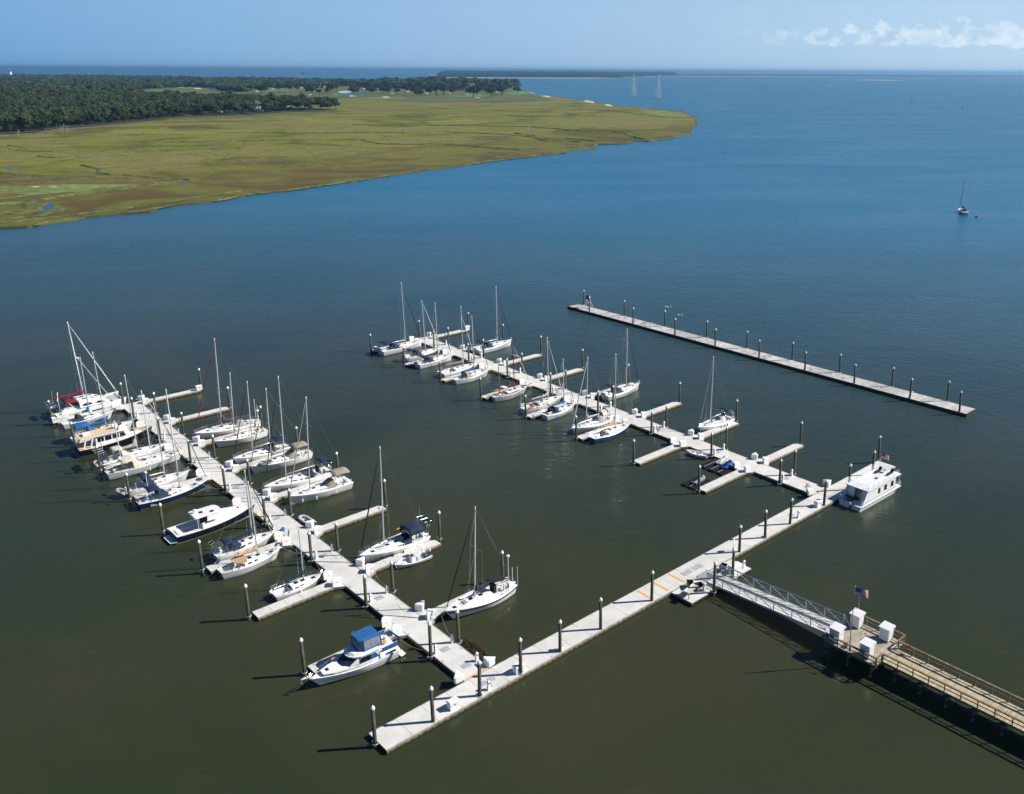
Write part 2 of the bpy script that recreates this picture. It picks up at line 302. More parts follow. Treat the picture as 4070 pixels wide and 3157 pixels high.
# browner, darker grass towards the river edge of the marsh
sp=nd('ShaderNodeSeparateXYZ',t); t.links.new(pos,sp.inputs[0])
line=mth('ADD',mth('MULTIPLY',sp.outputs[0],-0.97,tree=t),mth('ADD',mth('MULTIPLY',sp.outputs[1],0.62,tree=t),mth('MULTIPLY',noise_node(t,pos,0.012,5,0.6),130,tree=t),tree=t),tree=t)
edgef=rng(line,560,780,0.95,0,t,True)
brn=mixc(rng(noise_node(t,pos,0.016,5,0.6,dist=1.5),0.42,0.58,0,1,t,True),(0.082,0.058,0.022),(0.115,0.118,0.026),t)
t.links.new(mixc(edgef,col,brn,t),p.inputs['Base Color'])
mo=sub(shore,11,3.4,0.6)+sub(back,200,5,0.6)
tag(sheet('marsh',mo,0.6,marshm,1.4),'wide salt marsh of yellow green and brown grass','marsh',kind='structure')
def ribbon(name,pts,wd,z,m,h=0.0,seed=0,kind='structure',label=None,cat=None,seg=10,jit=0.35):
    P=[Vector(G(x,y,z)).to_2d() if False else Vector((*G(x,y,z),0)) for x,y in pts]
    fine=[]
    for i in range(len(P)-1):
        n=max(2,int((P[i+1]-P[i]).length/seg))
        for k in range(n): fine.append(P[i].lerp(P[i+1],k/n))
    fine.append(P[-1]); rs=random.Random(seed); rings=[]
    for i,q in enumerate(fine):
        d=(fine[min(i+1,len(fine)-1)]-fine[max(i-1,0)]).normalized(); nn=Vector((-d.y,d.x,0)); f=1-0.85*abs(2*i/(len(fine)-1)-1)**6
        q=q+nn*wd*0.8*mnoise.noise(Vector((q.x*0.03,q.y*0.03,seed)))
        a=wd*f*(1+jit*rs.uniform(-1,1)); b=wd*f*(1+jit*rs.uniform(-1,1))
        if h: rings.append([q+nn*a+Vector((0,0,z)),q+nn*a*0.5+Vector((0,0,z+h*rs.uniform(0.4,1.2))),q+Vector((0,0,z+h*rs.uniform(0.3,1.0))),q-nn*b*0.5+Vector((0,0,z+h*rs.uniform(0.4,1.2))),q-nn*b+Vector((0,0,z))])
        else: rings.append([q+nn*a+Vector((0,0,z)),q-nn*b+Vector((0,0,z))])
    o=MB().loft(rings,False,False).build(name,m); tag(o,label,cat,kind=kind); return o
bankm=gmat('bank_grass',[(0.35,(0.075,0.078,0.026)),(0.5,(0.10,0.11,0.034)),(0.65,(0.13,0.15,0.05))],0.08)[0]
greenm=gmat('green_marsh',[(0.35,(0.12,0.15,0.04)),(0.5,(0.15,0.20,0.06)),(0.65,(0.17,0.20,0.075))],0.03)[0]
brownm=gmat('brown_marsh',[(0.35,(0.085,0.062,0.025)),(0.5,(0.115,0.09,0.032)),(0.65,(0.145,0.125,0.04))],0.02)[0]
brightm=gmat('bright_marsh',[(0.35,(0.155,0.16,0.035)),(0.5,(0.18,0.19,0.036)),(0.65,(0.18,0.172,0.055))],0.02)[0]
mudm=mat('mud',(0.10,0.08,0.055),0.6,scale=0.3,col2=(0.16,0.13,0.09)); sandm=mat('sand',(0.55,0.48,0.38),0.9,scale=0.05,col2=(0.42,0.36,0.28))
def patch(pts,z,m,name='marsh_patch',lab='patch of marsh grass',cat='marsh grass'):
    o=sheet(name,sub(pts+[pts[0]],7,3.5,z)[:-1],z,m); tag(o,lab,cat,kind='structure'); return o
patch([(-60,742),(120,735),(300,732),(520,735),(560,745),(430,752),(250,765),(120,775),(0,790),(-60,795)],0.66,greenm,lab='pale green patch of marsh grass')
patch([(-60,806),(80,800),(140,805),(100,812),(-60,816)],0.67,greenm,lab='small green patch of marsh grass')
patch([(-80,700),(180,703),(400,705),(640,712),(700,722),(540,730),(300,729),(100,737),(-80,742)],0.665,brownm,lab='brown band of marsh grass')
patch([(-80,770),(60,768),(90,775),(0,787),(-80,790)],0.67,brownm,lab='brown patch of marsh grass')
patch([(410,522),(560,514),(760,521),(980,520),(1100,525),(900,533),(640,532),(470,530)],0.665,brightm,lab='bright yellow green band of marsh grass')
patch([(1140,466),(1300,474),(1460,484),(1400,492),(1250,486)],0.665,brightm,lab='bright streak of marsh grass near the wood')
patch([(1700,482),(1850,474),(1960,480),(1880,494),(1740,496)],0.665,brightm,lab='bright streak in the middle of the marsh')
patch([(640,500),(800,503),(900,503),(820,516),(680,512)],0.67,brownm,lab='brown grey patch of marsh grass near the wood')
patch([(2540,434),(2640,440),(2720,460),(2740,468),(2640,462),(2570,448)],0.665,greenm,lab='green patch of marsh grass at the point')
patch([(1840,545),(2000,540),(2060,552),(1900,560)],0.672,brownm,lab='dark brown patch of marsh grass')
patch([(1950,610),(2150,600),(2210,604),(2130,617),(1980,630)],0.665,brownm,lab='brown marsh grass at the river edge')
patch([(870,632),(1000,625),(1150,640),(1000,655),(880,645)],0.665,brownm,lab='brown marsh grass above the shore')
for i,(pts,wd,hh) in enumerate([
    ([(-40,685),(30,690),(150,702),(260,706),(380,703),(500,697),(620,706),(700,712),(745,717)],3.2,1.2),
    ([(-40,850),(60,846),(105,838),(140,812),(180,790),(300,772),(400,758),(520,745),(620,735),(700,726)],5.0,1.6),
    ([(228,822),(222,842),(160,856),(60,868),(-40,874)],3.0,1.0),
    ([(320,658),(400,672),(395,690),(440,697)],1.6,1.0),
    ([(650,567),(760,564),(900,562),(1050,560),(1200,557),(1440,556),(1470,565),(1520,573),(1700,576),(1800,574),(1900,586),(2000,592)],2.6,1.3),
    ([(860,530),(1000,527),(1080,528),(1130,530),(1300,528),(1500,527),(1630,530),(1760,525),(1900,530),(2060,540),(2180,552),(2250,552),(2360,562)],2.6,1.3),
    ([(1700,500),(1850,500),(2000,503),(2100,505),(2200,512),(2350,525),(2480,530),(2520,545),(2560,556)],3.0,1.6),
    ([(1400,497),(1550,500),(1700,498),(1850,502)],2.0,1.2),
    ([(1700,572),(1850,580),(1960,590),(2060,596),(2150,594)],2.2,1.3),
    ([(2040,530),(2130,542),(2145,555),(2180,562),(2260,563),(2300,566)],3.0,1.5),
    ([(0,890),(200,862),(420,838),(640,805),(760,785),(960,760)],2.4,0.9),
    ([(1900,440),(2200,432),(2400,436),(2650,468),(2760,470)],2.5,1.0),
    ([(150,622),(220,628),(270,625)],1.6,1.0),([(60,600),(140,603),(210,604)],1.4,0.9),([(30,578),(110,590),(140,588)],1.4,0.9)]):
    ribbon('bank_grass',pts,wd*1.15,0.66,bankm,hh*.55,i,label='dark tall grass lining a tidal creek, stretch %s'%ORD[i%12],cat='grass',seg=5,kind='stuff')
ribbon('bank_grass',shore[1:27],1.6,0.35,bankm,0.55,41,label='ragged fringe of dark grass along the near shore of the marsh',cat='grass',seg=4,kind='stuff',jit=0.9)
ribbon('bank_grass',shore[26:40],1.8,0.35,bankm,0.6,42,label='ragged fringe of dark grass around the marsh point',cat='grass',seg=6,kind='stuff',jit=0.9)
def creek(pts,z=0.74,name='creek_water'):
    o=sheet(name,[G(x,y,z) for x,y in pts],z,wm); tag(o,'blue tidal creek pool among marsh grass','water',kind='structure')
creek([(130,849),(160,838),(178,826),(174,805),(190,800),(207,797),(203,807),(214,815),(212,826),(190,838),(160,846)])
creek([(708,731),(722,722),(740,721),(738,727)]); creek([(29,670),(30,662),(44,660),(43,670),(36,676)])
creek([(2142,557),(2150,549),(2158,558),(2148,560)]); creek([(2505,543),(2512,540),(2522,551),(2514,551)])
creek([(2120,401),(2135,398),(2150,402),(2140,406)]); creek([(2280,402),(2300,396),(2322,397),(2300,403)]); creek([(90,646),(62,649),(74,645)])
for pts in ([(2318,402),(2335,397),(2356,404),(2362,411),(2340,409)],[(2390,416),(2410,414),(2436,421),(2430,424)],[(2074,368),(2110,366),(2130,374),(2100,374)],[(2150,382),(2180,381),(2196,387),(2170,387)],[(135,742),(180,739),(165,745)],[(190,743),(245,740),(240,744)]):
    patch(pts,0.8,sandm,'sand_bar','pale shell bar on the marsh edge','sand')
# golf links ----------------------------------------------------------
golfm=gmat('links_grass',[(0.38,(0.13,0.115,0.05)),(0.5,(0.10,0.115,0.042)),(0.62,(0.08,0.12,0.04))],0.012)[0]
patch([(540,356),(660,346),(870,340),(1000,352),(1250,340),(1650,342),(2060,352),(2150,384),(2200,398),(2000,404),(1700,408),(1400,392),(1150,392),(1000,372),(700,384),(560,376)],0.9,golfm,'links_ground','green and tan golf links beyond the marsh','grass')
fairm=gmat('fairway',[(0.4,(0.09,0.19,0.06)),(0.6,(0.12,0.22,0.08))],0.05)[0]
for pts in ([(700,345),(760,341),(790,350),(730,352)],[(850,352),(900,350),(930,357),(870,360)],[(1215,345),(1270,341),(1300,347),(1240,349)],[(1010,357),(1120,354),(1170,361),(1040,364)],[(1400,392),(1520,386),(1640,390),(1500,396)],[(1780,382),(1900,374),(1950,382),(1850,390)],[(2000,370),(2070,362),(2120,372),(2040,380)],[(1320,372),(1390,368),(1400,376),(1330,380)],[(570,362),(640,358),(690,364),(600,370)]):
    patch(pts,1.0,fairm,'fairway','mown green fairway among oaks','grass')
bunks=[(712,347,18),(735,342,12),(787,352,16),(866,354,22),(905,351,12),(1025,363,14),(1140,340,8),(1212,343,10),(1200,350,8),(1280,345,16),(1235,377,10),(1372,366,28),(1400,382,14),(1534,387,16),(1085,353,8),(985,350,8),(1310,341,10),(1560,372,8),(1700,372,10),(1860,376,9),(1790,370,8),(1900,389,10),(1975,366,9),(1620,364,10),(1450,352,9),(1040,357,7)]
for x,y,r in bunks:
    pts=[(x+r*math.cos(a)*rnd.uniform(.8,1.15),y+r*0.16*math.sin(a)*rnd.uniform(.8,1.2)) for a in [2*PI*k/12 for k in range(12)]]
    o=sheet('sand_bunker',[G(px,py,1.08) for px,py in pts],1.08,sandm); tag(o,'pale sand bunker on the distant golf links','bunker',kind='structure')
pond=[(1338,372),(1380,370),(1402,373),(1460,374),(1462,378),(1400,378),(1345,377)]
o=sheet('pond',[G(x,y,1.12) for x,y in pond],1.12,wm); tag(o,'dark blue pond on the golf links','pond',kind='structure')
for k,(x0,y0) in enumerate([(135,527),(325,506)]): pass
patch([(-60,546),(60,536),(137,530),(229,514),(320,508),(450,497),(586,482),(590,486),(450,503),(330,513),(180,528),(0,545),(-60,552)],0.7,mudm,'mud_flat','brown wrack line along the wood','mud')
patch([(590,481),(700,468),(911,463),(1115,450),(1330,443),(1336,448),(1120,458),(900,470),(700,476)],0.7,bankm,lab='dark grass along the foot of the wood')
# trees -----------------------------------------------------------------
def leafmat(name,c1,c2,c3):
    m,t,p=custom(name); g=nd('ShaderNodeNewGeometry',t); oi=nd('ShaderNodeObjectInfo',t)
    n=noise_node(t,g.outputs['Position'],0.035,5,0.75); a=mixc(rng(n,0.38,0.62,0,1,t,True),c1,c2,t)
    b=mixc(mth('MULTIPLY',g.outputs['Random Per Island'],0.55,tree=t),a,c3,t); b=mixc(mth('MULTIPLY',oi.outputs['Random'],0.3,tree=t),b,c1,t)
    t.links.new(b,p.inputs['Base Color']); p.inputs['Roughness'].default_value=0.7; p.inputs['Specular IOR Level'].default_value=0.1
    tr=nd('ShaderNodeBsdfTranslucent',t); t.links.new(b,tr.inputs[0]); ms=nd('ShaderNodeMixShader',t); ms.inputs[0].default_value=0.42; t.links.new(p.outputs[0],ms.inputs[1]); t.links.new(tr.outputs[0],ms.inputs[2]); t.links.new(ms.outputs[0],t.nodes['Material Output'].inputs['Surface']); return m
leafA=leafmat('oak_leaves',(0.030,0.062,0.020),(0.050,0.085,0.028),(0.085,0.11,0.05))
leafF=leafmat('wood_leaves',(0.030,0.066,0.020),(0.115,0.150,0.050),(0.19,0.19,0.13))
leafG=leafmat('grey_branches',(0.13,0.13,0.115),(0.20,0.19,0.17),(0.25,0.24,0.21))
bark=mat('bark',(0.12,0.10,0.08),0.9,scale=2,col2=(0.07,0.06,0.05)); pale=mat('pale_snag',(0.42,0.40,0.36),0.9,var=0.2,scale=2)
def crown(nleaf,seed,rx,rz,z0,size,lobes=7,flat=1.0):
    rs=np.random.RandomState(seed); C=[]; 
    for k in range(lobes):
        a=rs.rand()*6.28; r=rs.rand()**0.6*rx*0.62; C.append((r*math.cos(a),r*math.sin(a),z0+rz*rs.uniform(-0.35,0.75)*(1-0.5*r/rx),rx*rs.uniform(0.34,0.55)))
    C=np.array(C); k=rs.randint(0,lobes,nleaf); d=rs.randn(nleaf,3); d/=np.linalg.norm(d,axis=1)[:,None]; d[:,2]=np.where(d[:,2]<-0.35,-d[:,2],d[:,2])
    P=C[k,:3]+d*(C[k,3]*rs.uniform(0.72,1.08,nleaf))[:,None]*np.array([1,1,0.75*flat])
    nrm=d+rs.randn(nleaf,3)*0.55; nrm/=np.linalg.norm(nrm,axis=1)[:,None]
    u=np.cross(nrm,rs.randn(nleaf,3)); u/=np.linalg.norm(u,axis=1)[:,None]; v=np.cross(nrm,u)
    s=size*rs.uniform(0.6,1.35,nleaf)[:,None]; q=np.stack([P-u*s-v*s*0.6,P+u*s-v*s*0.8,P+u*s*0.7+v*s*0.9,P-u*s*0.9+v*s*0.6],1)
    return q.astype(np.float32)      # n,4,3
def quads(name,q,m):
    q=q.reshape(-1,3); n=len(q)//4; me=bpy.data.meshes.new(name); me.vertices.add(len(q)); me.vertices.foreach_set('co',q.ravel())
    me.loops.add(len(q)); me.loops.foreach_set('vertex_index',np.arange(len(q),dtype=np.int32)); me.polygons.add(n); me.polygons.foreach_set('loop_start',np.arange(0,len(q),4,dtype=np.int32))
    me.materials.append(m); me.update(calc_edges=True); me.validate(); return me
def tree_proto(seed,h,rx,leaf,n=420,size=0.8,pine=False):
    if pine: q=crown(n,seed,rx,h*0.22,h*0.78,size,8)
    else: q=crown(n,seed,rx,h*0.36,h*0.58,size,9)
    cm=quads('crown',q,leaf); tm=MB(); rs=random.Random(seed)
    tm.path([(0,0,-0.5),(0.15,0.1,h*0.35),(0.1,-0.2,h*0.72)],[h*0.022+0.12,h*0.016+0.08,0.08],6)
    for k in range(5):
        a=rs.uniform(0,6.28); z=h*rs.uniform(0.3,0.55); tm.path([(0.1,0,z),(rx*0.45*math.cos(a),rx*0.45*math.sin(a),z+h*0.2)],[0.14,0.05],5)
    return cm,tm
tcache=[]
for s,(h,rx,lf,pn) in enumerate([(13,6.5,leafA,0),(15,7.5,leafA,0),(18,7,leafF,0),(21,6.5,leafF,0),(26,6,leafF,1),(11,5.5,leafA,0)]):
    cm,tm=tree_proto(s+11,h,rx,lf,520,0.85,pn); o=tm.build('trunk',bark); tcache.append((cm,o.data,h)); bpy.data.objects.remove(o)
HOUSES=[(774,447,11),(868,451,15),(962,440,14),(1030,447,15),(1872,358,20)]
def proj(x,y,z=0):
    z-=H0; dep=y*math.cos(TH)-z*math.sin(TH); a,b=FPX*x/dep,FPX*(-y*math.sin(TH)-z*math.cos(TH))/dep; c,s_=math.cos(PHI),math.sin(PHI); return PCX+a*c-b*s_,PCY+a*s_+b*c
def blocks_house(x,y):
    px,py=proj(x,y); return any(abs(px-hx)<hw and -4<py-hy<26 for hx,hy,hw in HOUSES)
def put_tree(x,y,h,kind,name,label,cat,group):
    if blocks_house(x,y) and rnd.random()<0.85: return
    cm,tm,h0=tcache[kind]; s=h/h0; t=thing(name,label,cat,(x,y,0.6),rnd.uniform(0,6.28),group); t.scale=(s*rnd.uniform(.9,1.15),s*rnd.uniform(.9,1.15),s)
    for n,me in (('trunk',tm),('crown',cm)):
        c=bpy.data.objects.new(n,me); sc.collection.objects.link(c); c.parent=t
golfx=[(300,372),(335,380),(215,366),(460,368),(550,370),(620,360),(690,368),(790,350),(810,395),(880,385),(920,375),(960,365),(1130,385),(1270,390),(1240,380),(1350,380),(1400,385),(1480,385),(1520,360),(1560,385),(1630,400),(1680,412),(1650,410),(1760,390),(1820,385),(1890,392),(1960,390),(2000,360),(2110,395),(2145,415),(1040,325),(740,370),(1100,372),(1215,362)]
GT=[(900+x/2.184,200+y/2.184) for x,y in golfx if x>=215]+[(rnd.uniform(1000,2040),rnd.uniform(352,388)) for k in range(34)]+[(1700+x/1.82,200+y/1.82) for x,y in [(65,325),(115,325),(200,305),(15,330),(175,325),(300,330),(330,345),(360,345),(430,322),(465,318),(650,320),(480,300),(460,345)]]
LM=[(1400,374,'the blue pond'),(1202,345,'the very tall flagpole'),(1872,360,'the large white hotel'),(1030,447,'the white two storey house'),(1534,387,'the bunker before the pines'),(740,345,'the upper left fairway'),(2057,350,'the tip of the wooded point'),(1040,357,'the bunkers near the flagpole')]
for x,y in GT:
    q=min(LM,key=lambda l:(l[0]-x)**2+25*(l[1]-y)**2); H_=rnd.uniform(16,30); rel=('left of' if x<q[0]-25 else 'right of' if x>q[0]+25 else ('in front of' if y>q[1] else 'behind'))
    gx,gy=G(x,y); put_tree(gx,gy,H_,rnd.choice([0,1,5]),'oak_tree','%s dark oak on the links, %s %s'%('tall' if H_>25 else 'small' if H_<19 else 'mid sized',rel,q[2]),'tree','oaks scattered over the golf links')
front=[(-60,538),(0,533),(137,526),(229,509),(320,504),(444,493),(586,479),(714,465),(911,459),(1000,456),(1115,446),(1230,442),(1340,437)]
fr=[G(*q) for q in front]
EL=['at the left picture edge','at the left picture edge','right of the small marsh islet','behind the brown wrack line','left of the large pale snag','right of the large pale snag','left of the small white house','around the small white house','before the long white house','left of the hipped roof house','right of the hipped roof house','near the end of the wood','at the very tip of the wood']
def edge_label(i,off): return ('low bushy tree ' if off<11 else 'taller dark tree ')+'on the marsh edge, '+EL[i]
for i in range(len(fr)-1):
    a,b=fr[i],fr[i+1]; L=math.hypot(b[0]-a[0],b[1]-a[1]); n=max(1,int(L/9.5))
    for k in range(n):
        u=(k+rnd.uniform(.1,.9))/n; off=rnd.uniform(4,20); x=a[0]+(b[0]-a[0])*u; y=a[1]+(b[1]-a[1])*u+off
        if i>10 and rnd.random()<0.4: continue
        put_tree(x,y,rnd.uniform(8,13) if off<11 else rnd.uniform(12,18),rnd.choice([0,1,2,5]),'marsh_edge_tree',edge_label(i,off),'tree','trees along the marsh edge of the wood')
pen=[(1480,352),(1560,354),(1650,355),(1740,357),(1800,359),(1850,360),(1900,358),(1950,357),(2000,354),(2040,352),(2056,350)]
for i in range(len(pen)-1):
    for k in range(6):
        x=pen[i][0]+(pen[i+1][0]-pen[i][0])*rnd.random(); y=pen[i][1]-rnd.uniform(0,4); gx,gy=G(x,y); put_tree(gx,gy,rnd.uniform(24,37),rnd.choice([4,4,3]),'pine_tree','tall dark pine on the point, '+('left of the white hotel' if x<1760 else 'just behind the white hotel' if x<1890 else 'right of the white hotel' if x<1990 else 'near the outer tip by the water'),'tree','pines on the point')
HOUSES=[(774,447,12),(868,451,16),(962,440,15),(1030,447,16),(1872,358,22)]
# forest mass
poly=front[::-1]+[(-400,560),(-700,330),(-500,306)]+back[::-1][1:]+[(2057,349),(2040,352),(1950,357),(1850,361),(1650,354),(1480,351),(1400,344),(1300,341),(1150,347),(1010,351),(985,367),(900,365),(850,352),(760,346),(650,351),(560,357),(500,372),(520,392),(580,402),(700,411),(900,420),(1100,426),(1340,434)]
def inside(x,y,P):
    r=False; j=len(P)-1
    for i in range(len(P)):
        if (P[i][1]>y)!=(P[j][1]>y) and x<(P[j][0]-P[i][0])*(y-P[i][1])/(P[j][1]-P[i][1])+P[i][0]: r=not r
        j=i
    return r
PW=[G(*q) for q in poly]
lod=[[crown(340,50+s,1.0,0.6,0.0,0.10,5+2*s) for s in range(6)],[crown(70,70+s,1.0,0.5,0.0,0.22,4+s) for s in range(6)]]
acc=[]; rs=random.Random(5); y=840.0; cnt=0
while y<7200:
    s=max(8.5,y/140); x0=-y*(2416+60)/3650; x1=-y*(2416-2080)/3650; x=x0+rs.random()*s
    while x<x1:
        px=x+rs.uniform(-.75,.75)*s; py=y+rs.uniform(-.75,.75)*s
        if inside(px,py,PW) and not blocks_house(px,py):
            near=y<1900; q=lod[0 if near else 1][rs.randrange(6)]
            r=s*rs.uniform(0.45,1.15); hn=0.5+0.5*mnoise.noise(Vector((px*0.006,py*0.006,1)))
            top=(12+10*hn+rs.uniform(-4,4.5)+(r/s-.8)*4)*(1.0 if y<1500 else 1.0)
            if y>1500: top*=1.05
            if y>2700 and px>-0.24*y: top*=1.35
            if rs.random()<0.09: top*=1.22; r*=0.6
            a=rs.uniform(0,6.28); ca,sa=math.cos(a)*r,math.sin(a)*r; hz=min(9.5,top*0.55)
            Q=np.empty_like(q); Q[...,0]=q[...,0]*ca-q[...,1]*sa+px; Q[...,1]=q[...,0]*sa+q[...,1]*ca+py; Q[...,2]=(q[...,2]+0.1)*max(hz*0.9,r*0.7)+top-max(hz*0.9,r*0.7)*0.75
            acc.append(Q); cnt+=1
        x+=s
    y+=s*0.9
fm=quads('forest',np.concatenate(acc),leafF); o=bpy.data.objects.new('forest',fm); sc.collection.objects.link(o); tag(o,'dense dark green wood covering the island','forest',kind='stuff'); print('forest trees',cnt)
# forest floor (dark, closes the gaps)
o=sheet('forest_floor',[G(*q,1.2) for q in poly],1.2,mat('leaf_litter',(0.035,0.04,0.02),0.9,var=0.3,scale=0.05)); tag(o,kind='structure')
# pale snags at the marsh edge and small islets
for k,(x,y,h) in enumerate([(255,531,9),(268,531,8),(250,533,7),(75,545,7),(470,470,10),(1480,430,6),(1500,431,6),(1525,430,6)]):
    gx,gy=G(x,y); m=MB(); rs=random.Random(k)
    m.path([(0,0,0),(0.2,0,h*0.5),(0.5,0.3,h)],[0.22,0.15,0.05],5)
    for j in range(7):
        a=rs.uniform(0,6.28); z=h*rs.uniform(0.3,0.8); m.path([(0.2,0,z),(math.cos(a)*h*0.35,math.sin(a)*h*0.35,z+h*0.25)],[0.12,0.04],4)
    t=thing('dead_tree','pale leafless snag '+('on a small islet in the marsh' if y>520 else 'beside the distant wood'),'dead tree',(gx,gy,0.6),0,'bleached snags'); m.build('trunk',pale,t)
for x0,x1,y in ((190,335,535),(-20,95,548)): patch([(x0,y),(x0+25,y-4),((x0+x1)/2,y-6),(x1-10,y-3),(x1,y),((x0+x1)/2,y+5)],0.75,bankm,'islet','dark grassy islet in the marsh','islet')
# far island, spit, sandbars
farwood=leafmat('far_wood',(0.008,0.026,0.012),(0.014,0.036,0.016),(0.012,0.03,0.015))
def canopy(name,px0,px1,yf,yb,hf,hb,nx,ny,label,m=None,seed=0,kind='stuff',taper=(30,30)):
    m=m or farwood; vs=[]; 
    for j in range(ny+1):
        for i in range(nx+1):
            x=px0+(px1-px0)*i/nx; f=(j/ny); yy=(yf(x)+(yb(x)-yf(x))*f) ; gx,gy=G(x,yy)
            e=min(1,(x-px0)/taper[0],(px1-x)/taper[1]); e=max(0,e)**0.5
            zz=0.5 if j==0 else (hf+(hb-hf)*f)*e*(0.8+0.45*mnoise.noise(Vector((i*0.55,j*0.9,seed)))+0.15*rnd.random())
            vs.append((gx,gy,zz))
    fs=[(j*(nx+1)+i,j*(nx+1)+i+1,(j+1)*(nx+1)+i+1,(j+1)*(nx+1)+i) for j in range(ny) for i in range(nx)]
    o=MB().add(vs,fs).build(name,m); tag(o,label,'wood' if m is farwood else 'land',kind=kind); return o
canopy('far_wood',1738,2700,lambda x:307.5+ (x-1738)*0.004-(max(0,x-2330)*0.028),lambda x:293.5+(x-1738)*0.0045,19,56,330,9,'blue green wood covering the far island')
beachm=mat('far_beach',(0.46,0.42,0.36),0.9,var=0.1,scale=0.01); flatm=gmat('far_flat',[(0.4,(0.15,0.13,0.07)),(0.6,(0.19,0.17,0.10))],0.002)[0]
o=sheet('beach',[G(*q,0.6) for q in [(1700,299),(1718,301),(1740,308),(1850,310.2),(2000,311),(2340,312),(2480,309),(2470,307),(2335,309.5),(2000,308.5),(1850,307.5),(1745,305),(1720,297),(1705,296.5)]],0.6,beachm,1); tag(o,'pale beach fringing the far island','beach',kind='structure')
o=sheet('far_shore',[G(*q,0.6) for q in [(2330,309),(2480,310),(2560,305),(2620,303.3),(2800,304),(3100,305),(3400,305.6),(3700,307),(4200,309),(4200,302),(3400,297),(2900,294),(2600,292),(2300,298)]],0.6,flatm,1); tag(o,'low marshy shore on the far side of the sound','land',kind='structure')
o=sheet('beach',[G(*q,0.9) for q in [(2560,305.6),(2620,303.9),(2800,304.6),(3060,305.3),(3300,306),(3300,305.1),(2800,303.8),(2620,303.1),(2560,304.8)]],0.9,beachm,0.8); tag(o,'thin pale beach on the right hand far shore','beach',kind='structure')
canopy('far_wood',2700,4200,lambda x:300+ (x-2620)*0.0042,lambda x:296+(x-2620)*0.0052,3,11,420,4,'thin dark strip of trees on the far shore',seed=4)
canopy('far_wood',2330,2460,lambda x:309.5,lambda x:305,10,18,60,3,'small wood at the tip of the far island',seed=9)
o=sheet('sandbar',[G(*q,0.5) for q in [(3393,318.5),(3450,317.6),(3590,319.3),(3596,320.3),(3520,320.3),(3440,319.5)]],0.5,beachm,0.6); tag(o,'thin sandbar far out in the sound','sandbar',kind='structure')
# ================================================================== FLOATING DOCKS
def skewA(a): return 11.65+0.0085*a, 15.0+0.0095*a
def skewB(a): return 77.8+0.017*a, 81.45+0.0175*a
DZ=0.5
def deck_parts(root,outline_l,outline_r,step,m,end_caps=True):
    '''a float run between two long edges (functions of the running coordinate): panels, edge strip with bolts, waler, floats'''
    (l0,l1),(r0,r1)=outline_l,outline_r   # each edge: start and end points (x,y) in local frame
    L=math.hypot(l1[0]-l0[0],l1[1]-l0[1]); n=max(1,round(L/step)); pa=MB(); wl=MB(); fl=MB(); ed=MB()
    lp=lambda a,b,u:(a[0]+(b[0]-a[0])*u,a[1]+(b[1]-a[1])*u)
    g=0.018/L
    for k in range(n):
        u0,u1=k/n+g,(k+1)/n-g; A,B,C,D_=lp(l0,l1,u0),lp(l0,l1,u1),lp(r0,r1,u1),lp(r0,r1,u0)
        ins=lambda P,Q,w:(P[0]+(Q[0]-P[0])*w/math.hypot(Q[0]-P[0],Q[1]-P[1]),P[1]+(Q[1]-P[1])*w/math.hypot(Q[0]-P[0],Q[1]-P[1]))
        pa.prism([ins(A,D_,.1),ins(B,C,.1),ins(C,B,.1),ins(D_,A,.1)],DZ-0.16,DZ)
    c=[l0,l1,r1,r0]; cx_=sum(q[0] for q in c)/4; cy_=sum(q[1] for q in c)/4
    off=lambda q,d:(q[0]+d*(1 if q[0]>cx_ else -1),q[1]+d*(1 if q[1]>cy_ else -1))
    for a,b in ((l0,l1),(r0,r1)):
        dx,dy=(b[0]-a[0])/L,(b[1]-a[1])/L; o=(r0 if a is l0 else l0); s=1 if ((a[0]-o[0])*(-dy)+(a[1]-o[1])*dx)>0 else -1; nx,ny=-dy*s,dx*s
        q=lambda P,d:(P[0]+nx*d,P[1]+ny*d)
        ed.prism([q(a,-.1),q(b,-.1),q(b,0.0),q(a,0.0)],DZ-0.13,DZ+0.012)
        wl.prism([q(a,-.05),q(b,-.05),q(b,0.05),q(a,0.05)],DZ-0.36,DZ-0.135)
        nb=int(L/0.8)
        for k in range(nb):
            P=lp(a,b,(k+.5)/nb); bl_.append((q(P,0.05),(nx,ny),(dx,dy)))
    fl.prism([off(q,-0.22) for q in c],-0.35,DZ-0.165)
    pa.build('deck_panels',m,root); ed.build('edge_curb',edge,root); fl.build('float',floatm,root)
    for (P,nn,dd) in bl_:
        x,y=P; wl.prism([(x-dd[0]*.07,y-dd[1]*.07),(x+dd[0]*.07,y+dd[1]*.07),(x+dd[0]*.07+nn[0]*.03,y+dd[1]*.07+nn[1]*.03),(x-dd[0]*.07+nn[0]*.03,y-dd[1]*.07+nn[1]*.03)],DZ-0.30,DZ-0.19,1)
    wl.build('waler',[waler,bolt],root); bl_.clear()
bl_=[]
def cleat(parent,pts,m=None):
    for x,y,dx in pts:
        c=MB(); c.path([(x-.16*dx,y-.16*(1-dx),DZ+.075),(x+.16*dx,y+.16*(1-dx),DZ+.075)],.02,5); c.tube((x-.05*dx,y-.05*(1-dx),DZ),(x-.05*dx,y-.05*(1-dx),DZ+.07),.018); c.tube((x+.05*dx,y+.05*(1-dx),DZ),(x+.05*dx,y+.05*(1-dx),DZ+.07),.018)
        c.build('cleat',galv,parent)
